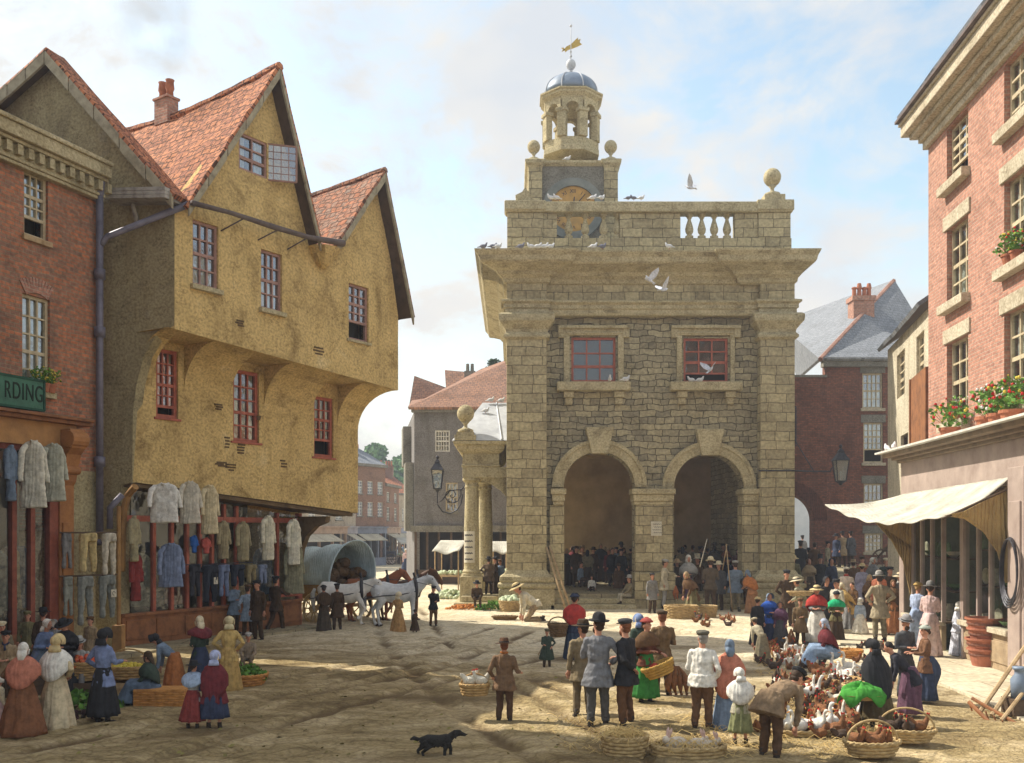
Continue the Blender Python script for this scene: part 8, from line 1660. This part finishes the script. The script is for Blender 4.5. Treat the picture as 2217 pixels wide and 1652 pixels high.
# =============== dog ===============
p=GP(945,1643); dg=thing('dog','shaggy black dog walking right across the foreground cobbles','dog',tuple(p),sc=.60); q=MB()
q.tube([(-.36,0,.40),(-.2,0,.42),(.05,0,.40),(.24,0,.42),(.32,0,.46)],[.07,.12,.125,.135,.09],12); q.tube([(.28,0,.46),(.38,0,.54),(.44,0,.57)],[.09,.08,.085],9); q.ell((.47,0,.57),(.10,.075,.075),10,8); q.tube([(.52,0,.56),(.62,0,.53),(.65,0,.525)],[.055,.038,.028],8)
for s_ in(-1,1):
    q.tube([(.44,s_*.07,.60),(.42,s_*.10,.52),(.43,s_*.095,.46)],[.03,.035,.015],6)
    f_=.06*s_; q.tube([(.24,s_*.08,.36),(.25+f_,s_*.08,.2),(.24+f_,s_*.08,.04),(.28+f_,s_*.08,.02)],[.07,.042,.035,.034],8)
    q.tube([(-.28,s_*.08,.38),(-.22-f_,s_*.09,.27),(-.36-f_,s_*.09,.16),(-.33-f_,s_*.09,.04),(-.29-f_,s_*.09,.02)],[.10,.07,.038,.034,.034],8)
q.tube([(-.38,0,.42),(-.5,0,.46),(-.58,0,.42)],[.045,.05,.02],8)
rd=random.Random(2)
for k in range(120):
    a=rd.uniform(-.36,.3); b=rd.uniform(PI*.9,PI*2.1); c=V((a,.115*math.cos(b),.40+.12*math.sin(b))); q.tube([c,c+V((-.03,0,-.05))],[.018,.004],4)
q.build('body',mat('black_fur',(.028,.025,.022),(.012,.011,.010),12,rough=.8,bump=1,bs=50,dist=.02),dg,local=True,uv=False,vox=.013,sm=1)
for s_ in(-1,1): MB().ell((.53,s_*.055,.595),(.01,.008,.01),6,5).build('eye',mat('eye_amber',(.1,.06,.02),bump=0),dg,local=True,uv=False)
MB().ell((.665,0,.535),(.018,.02,.015),6,5).build('nose',M_eye,dg,local=True,uv=False)
# =============== lamps ===============
def lantern(par,c,s=1.0):
    q=MB(); q.M=Matrix.Translation(c)@Matrix.Scale(s,4)
    bw,tw,h_=.17,.27,.62
    for i in range(4):
        a=PI/4+PI/2*i; q.tube([(bw*math.cos(a),bw*math.sin(a),0),(tw*math.cos(a),tw*math.sin(a),h_)],.016,5)
        b=a+PI/2
        for r_,z in ((bw,0),(tw,h_)): q.tube([(r_*math.cos(a),r_*math.sin(a),z),(r_*math.cos(b),r_*math.sin(b),z)],.018,5)
    q.lathe((0,0,h_),[(tw*1.15,0),(.12,.22),(.12,.27),(.06,.33),(.03,.36)],4,a0=PI/4); q.ell((0,0,h_+.42),(.055,.055,.065),8,6); q.lathe((0,0,-.12),[(.03,0),(.07,.06),(.17,.12)],8); q.build('lantern_frame',M_iron,par,uv=False)
    q=MB(); q.M=Matrix.Translation(c)@Matrix.Scale(s,4); q.lathe((0,0,.01),[(bw*.95,0),(tw*.95,h_-.02)],4,a0=PI/4); q.build('lantern_glass',glassm('lamp_glass',.45),par,uv=False)
    q=MB(); q.M=Matrix.Translation(c)@Matrix.Scale(s,4); q.tube([(0,0,-.05),(0,0,.22)],.02,6); q.ell((0,0,.26),(.03,.03,.05),6,5); q.build('burner',M_leadw,par,uv=False)
d=37.4; lm=thing('wall_lamp','square iron lantern on a long bracket from the right corner pier of the hall','lamp',(WX(1820,d),d,WZ(1045,d))); lantern(lm,V((WX(1820,d),d,WZ(1042,d))),1.28)
q=MB(); q.tube([(WX(1643,HD-.27),HD-.27,WZ(1019,HD-.27)),(WX(1720,HD-.27),HD-.27,WZ(1019,HD-.27)),(WX(1762,d),d,WZ(1021,d)),(WX(1797,d),d,WZ(1021,d)),(WX(1802,d),d,WZ(1012,d))],.03,6); q.tube([(WX(1718,HD-.2),HD-.2,WZ(948,HD-.2)),(WX(1762,d),d,WZ(1020,d))],.02,6); q.build('bracket',M_iron,lm,uv=False)
d=37.6; lm=thing('scroll_lamp','iron lantern on a curling scroll bracket beside the portico columns','lamp',(WX(947,d),d,WZ(1066,d))); lantern(lm,V((WX(947,d),d,WZ(1058,d))),1.15)
q=MB(); 
def W2(px,py): return V((WX(px,d),d,WZ(py,d)))
q.tube([W2(947,1058),W2(947,1090),W2(958,1082),W2(975,1062),W2(998,1060)],.025,6)
pts_=[W2(998,1060)]+[W2(978+20*(1-i/14)*math.cos(i*.75),1072+20*(1-i/14)*math.sin(i*.75)) for i in range(15)]; q.tube(pts_,.022,6)
q.tube([W2(947,1092),W2(958,1108),W2(975,1112),W2(990,1104),W2(998,1090),W2(1002,1070)],.024,6); q.tube([W2(998,1060),W2(1004,1055),V((WX(1006,38.9),38.9,WZ(1050,38.9)))],.03,6)
q.build('scroll_bracket',M_iron,lm,uv=False)
# =============== flower pots ===============
M_pot=mat('terracotta',(.40,.15,.08)); M_fl=dict(red=mat('red_petals',(.55,.03,.03),bump=0),yellow=mat('yellow_petals',(.62,.5,.08),bump=0),white=mat('white_petals',(.7,.68,.66),bump=0))
def pot(label,P,r,h,fh,cols,n=70,group='pots of flowers on the sills and shop cornice'):
    t=thing('flower_pot',label,'flower pot',tuple(P),group); q=MB(); q.lathe(P,[(r*.68,0),(r*.92,h*.8),(r*1.05,h*.8),(r*1.05,h),(r*.9,h),(r*.85,h*.92)],14); q.build('pot',M_pot,t,uv=False,smooth=False)
    rr=random.Random(int(P.x*300+P.y*70)); q=MB(); fs_=[MB() for _ in cols]
    for k in range(n):
        a=rr.uniform(0,2*PI); d_=rr.random()**.6*fh*.62; p=P+V((d_*math.cos(a),d_*math.sin(a),h+fh*rr.uniform(.1,1)*(1-.4*d_/fh))); s_=fh*.10; e=V((rr.uniform(-1,1),rr.uniform(-1,1),rr.uniform(-.6,.6))).normalized()*s_; g_=e.cross(V((rr.uniform(-1,1),rr.uniform(-1,1),rr.uniform(-1,1)))).normalized()*s_*.7; q.add([p-e,p+g_,p+e,p-g_],[(0,1,2,3)])
        if k%5==0: q.tube([P+V((0,0,h*.9)),p],.006,3)
        if k%4==0: fs_[(k//4)%len(cols)].ell(p+V((0,-.01,s_*.6)),s_*.55,6,4)
    q.build('leaves',M_grn,t,uv=False,rec=False)
    for c_,f_ in zip(cols,fs_): f_.build('blossoms',M_fl[c_],t,uv=False,rec=False)
zsl=PB.at(78,848)[1]
for i,px in enumerate((72,88,102)): pot(('left','middle','right')[i]+' of three small red pots with yellow flowers on the brick shop sill',PB.pt(PB.t(px),zsl,.12),.12,.2,.38,['yellow'])
zk=zf1+.33
for i,(px,dt) in enumerate(((2022,0),(2098,0),(2122,0),(2148,0))):
    t_=PR.t(px) if 0 else PFa.t(px)+.35; P=PFa.pt(t_,zk,-.25); pot(('terracotta pot of red geraniums at the far end of the shop cornice','terracotta pot of red and white geraniums left of the middle on the shop cornice','terracotta pot of tall red geraniums in the middle of the shop cornice','terracotta pot of red geraniums nearest the viewer on the shop cornice')[i],P,.24,.34,.72,['red','white'] if i in(1,2) else ['red','yellow'],110)
pot('terracotta pot with yellow and white flowers on the lower right window sill',PR.pt(PR.t(2198),ZZR[2][1]+.0,.08),.15,.26,.38,['yellow','white']); pot('pot of yellow and white flowers on the middle right window sill',PR.pt(PR.t(2192),ZZR[1][1],.08),.16,.24,.5,['yellow','white'],90); pot('pot of red and yellow flowers beside it on the middle right sill',PR.pt(PR.t(2208),ZZR[1][1],.08),.14,.22,.5,['red','yellow'],90)
pot('green plant in a pot on the lower left sill of the pink building',PR.pt(PR.t(2078),ZZR[2][1],.06),.14,.2,.45,['red','white'])
# =============== right foreground objects ===============
P0=V((WX(2132,21.2),21.2,.1)); gtub='stack of terracotta wooden tubs beside the shop riser'
for k in range(4):
    c=P0+V((.02*(-1)**k,0,.22*k)); t=thing('tub',('bottom','second','third','top')[k]+' tub of the stack of reddish tubs before the shop window','tub',tuple(c),gtub); q=MB(); q.lathe(c,[(.27,0),(.35,.33),(.385,.34),(.385,.38),(.35,.38),(.335,.30),(.25,.04)],24); q.build('tub_body',mat('reddish_tub',(.40,.15,.09),(.28,.10,.06),4,rough=.6,bump=.3),t,uv=False,smooth=False)
    q=MB(); q.lathe(c,[(.33,.22),(.345,.23),(.35,.27),(.335,.27)],24); q.build('hoop',mat('dull_hoop',(.22,.10,.07)),t,uv=False)
tl=thing('wooden_ladder','long wooden ladder like harrow frame leaning at the right edge over the paving','ladder',(WX(2180,15),15,.1))
q=MB()
def wl(px,py,d): return V((WX(px,d),d,WZ(py,d)))
q.tube([wl(2122,1541,15.6),wl(2240,1370,16.6)],.035,6); q.tube([wl(2147,1549,15.4),wl(2250,1400,16.2)],.035,6); q.tube([wl(2168,1560,15.2),wl(2260,1440,15.8)],.03,6)
q.build('shafts',M_wood2,tl,uv=False); q=MB(); q.tube([wl(2098,1520,15.7),wl(2150,1572,15.2),wl(2230,1602,14.6)],.035,6); q.tube([wl(2105,1512,15.8),wl(2240,1590,14.8)],.03,6)
for k in range(7): a=wl(2098+18*k,1520+10*k,15.7-.15*k); q.tube([a,a+V((.05,0,-.14))],.014,5)
q.build('tined_bar',M_wood,tl,uv=False)
hp_=thing('hoop_coil','coil of dark iron hoops hung on the mauve pilaster at the right edge','hoops',tuple(PFa.pt(tpl+.35,2.2,.2)))
for k in range(4):
    q=MB(); c=PFa.pt(tpl+.32+.02*k,2.25-.03*k,.18+.02*k); u_=V((PFa.u.x,PFa.u.y,0)); q.tube([c+u_*(.34+.02*k)*math.cos(a)+V((0,0,(.62+.02*k)*math.sin(a))) for a in [2*PI*i/24 for i in range(25)]],.02,5,cap=False); q.build('hoop',M_iron,hp_,uv=False)
ch_=thing('milk_can','grey metal can with a looped handle standing at the right edge','can',(WX(2208,15.6),15.6,.1)); q=MB(); q.lathe((WX(2208,15.6),15.6,.35),[(.13,0),(.14,.3),(.08,.38),(.08,.44),(.11,.46),(.11,.5),(0,.5)],16); q.build('can_body',M_lead,ch_,uv=False,smooth=True); q=MB(); q.box((WX(2208,15.6)-.2,15.4,.1),(WX(2208,15.6)+.2,15.8,.35)); q.build('block',M_woodd,ch_,uv=False)
# goods in the right shop window: plates, jars, green bowls
rg=random.Random(8); k=0
def ware(kind,P,label):
    t=thing(kind,label,kind.replace('_',' '),tuple(P),'wares on the shelves of the mauve shop'); q=MB()
    if kind=='dish': q.ell(P+V((0,0,.19)),(.035,.19,.19),12,8)
    elif kind=='jar': q.lathe(P,[(.10,0),(.14,.1),(.12,.26),(.07,.34),(.08,.38)],12)
    elif kind=='bowl': q.lathe(P,[(.06,0),(.2,.14),(.19,.14),(.05,.02)],16)
    else: q.lathe(P,[(.1,0),(.2,.22),(.19,.22),(.09,.02)],14)
    q.build('glazed_body',mat(('cream_ware','green_ware','white_ware')[rg.randrange(3)],[(.5,.45,.33),(.12,.2,.08),(.6,.58,.52)][rg.randrange(3)],None,5,rough=.35,bump=0),t,uv=False,smooth=True)
for (sh_n,z_,off,ks) in (('third shelf',2.6,-.45,('jar','dish','bowl','dish','jar')),('top shelf',3.25,-.45,('bucket','dish','jar','bowl','dish')),('lower shelf near the door',.96,-.35,('bowl','bucket','dish','bowl','jar')),('upper shelf',1.8,-.5,('dish','jar','dish','jar','dish'))):
    for i,kd in enumerate(ks): t_=tb0+.25+(tb1-tb0-.5)*i/4; ware(kd,PFa.pt(t_,z_,off+.1),'%s %s from the door on the %s of the glazed bay'%(kd,('first','second','third','fourth','fifth')[i],sh_n.replace(' near the door','')))
for i,kd in enumerate(('dish','bowl','dish','jar','dish','bowl')): t_=.7+(td0-1.2)*i/5; ware(kd,PFa.pt(t_,2.35,-.45),'%s %s from the far end on the high shelf of the shaded bay'%(kd,('first','second','third','fourth','fifth','sixth')[i]))
for i,kd in enumerate(('jar','dish','bowl','dish','jar','bowl')): t_=.7+(td0-1.2)*i/5; ware(kd,PFa.pt(t_,1.55 if i%2 else .8,-.5),'%s %s from the far end in the shaded bay under the awning'%(kd,('first','second','third','fourth','fifth','sixth')[i]))
# crates and produce under awning
for i,(px,py) in enumerate(((1860,1330),(1885,1322))):
    p=GP(px,py); crate((p.x,p.y,0),.35,.25,.4,M_woodd,('left','right')[i]+' dark crate among the shaded crowd left of the awning')
# broken cart leaning in lane
ct=thing('handcart','old dark handcart tipped up against the dark brick house','handcart',(WX(1895,43),43,.3)); q=MB(); a=wl(1858,1252,43.5); 
for dy in (0,.5): q.tube([wl(1855,1255,43.5+dy),wl(1935,1170,43+dy)],.05,6)
for k in range(6): q.tube([wl(1862+13*k,1246-14*k,43.4),wl(1862+13*k,1246-14*k,43.9)],.04,5)
q.build('bed',M_woodd,ct,uv=False); q=MB(); c=wl(1910,1212,42.9); q.tube([c+V((.45*math.cos(a),0,.45*math.sin(a))) for a in [2*PI*i/20 for i in range(21)]],.04,5,cap=False)
for k in range(8): a=PI/4*k; q.tube([c,c+V((.45*math.cos(a),0,.45*math.sin(a)))],.02,4)
q.build('wheel',M_woodd,ct,uv=False)
# =============== street stalls ===============
def stall(label,x,y,wpx,hpx,yaw=0):
    p=GP(x,y); s=F/p.y; w,h_=wpx/s,hpx/s; t=thing('market_stall',label,'stall',tuple(p),'awning stalls of the far street',rz=R(yaw))
    for (a,b) in ((-1,-1),(1,-1),(1,1),(-1,1)): MB().tube([(a*w/2,b*.6,0),(a*w/2,b*.6,h_*(.86 if b<0 else 1))],.035,6).build('post',M_wood2,t,local=True,uv=False)
    q=MB(); q.grid(lambda u,v:((u-.5)*w*1.15,-.85+1.6*v,h_*(.82+.22*v)-.10*math.sin(PI*u)*(1-v)+.05*math.sin(u*9)*(1-v)),14,6); o=q.build('awning',MW,t,local=True,uv=False,smooth=True,rec=False); md=o.modifiers.new('s','SOLIDIFY'); md.thickness=.02
    MB().box((-w/2,-.5,.7),(w/2,.5,.78)).build('table',M_wood2,t,local=True,uv=False)
    q=MB(); r=random.Random(int(x))
    for k in range(40): q.ell((r.uniform(-w/2,w/2),r.uniform(-.45,.45),.85+r.uniform(0,.1)),.09,6,5)
    tag(q.build('goods',M_cau,t,local=True,uv=False,smooth=True),kind='stuff'); return t
stall('white canvas stall with flowers between grey house and portico',974,1278,52,104,-12); stall('small white canopy stall glimpsed between portico column and hall',1082,1272,36,96,10); stall('pale awning stall by the corner of the grey house',884,1222,44,56,25); stall('small canvas stall beyond the carriage',866,1210,26,42,20)
# post with lantern like goods beside stall
# =============== smoke ===============
def smoke(label,P,pts,dens):
    m=bpy.data.materials.new('smoke'); m.use_nodes=True; n=m.node_tree.nodes; l=m.node_tree.links.new; n.remove(n['Principled BSDF']); v=n.new('ShaderNodeVolumePrincipled'); v.inputs['Color'].default_value=(.78,.78,.80,1)
    tc=n.new('ShaderNodeTexCoord'); z=n.new('ShaderNodeTexNoise'); z.inputs['Scale'].default_value=.8; z.inputs['Detail'].default_value=4; l(tc.outputs['Object'],z.inputs[0]); mr=n.new('ShaderNodeMapRange'); mr.inputs[1].default_value=.36; mr.inputs[2].default_value=.62; mr.inputs[3].default_value=0; mr.inputs[4].default_value=dens; l(z.outputs[0],mr.inputs[0]); gv=n.new('ShaderNodeVectorMath'); gv.operation='DISTANCE'; gv.inputs[1].default_value=(.5,.5,.5); l(tc.outputs['Generated'],gv.inputs[0]); fo=n.new('ShaderNodeMapRange'); fo.inputs[1].default_value=.49; fo.inputs[2].default_value=.15; l(gv.outputs['Value'],fo.inputs[0]); ml=n.new('ShaderNodeMath'); ml.operation='MULTIPLY'; l(mr.outputs[0],ml.inputs[0]); l(fo.outputs[0],ml.inputs[1]); l(ml.outputs[0],v.inputs['Density']); l(v.outputs[0],n['Material Output'].inputs['Volume'])
    q=MB(); q.ell(P+V((-.3,0,1.0)),(1.5,1.0,2.1),24,16); o=q.build('smoke',m,None,uv=False); rebase(o); tag(o,label,'smoke',kind='stuff'); return o
smoke('grey smoke drifting up from the chimney of the ochre house',cp+V((0,0,1.5)),[((0,0,0),.2),((-.2,0,.8),.5),((-.5,0,1.8),.9),((-.3,0,3.0),1.2),((-.8,0,4.2),1.0)],1.0)
# =============== haze ===============
hm2=bpy.data.materials.new('haze_air'); hm2.use_nodes=True; n_=hm2.node_tree.nodes; n_.remove(n_['Principled BSDF']); v_=n_.new('ShaderNodeVolumePrincipled'); v_.inputs['Color'].default_value=(.80,.86,1,1); v_.inputs['Density'].default_value=.0013; hm2.node_tree.links.new(v_.outputs[0],n_['Material Output'].inputs['Volume'])
o=MB().box((-45,-8,-1),(55,175,24)).build('haze',hm2,None,uv=False); tag(o,'thin bluish air filling the square and the far street','haze',kind='stuff')
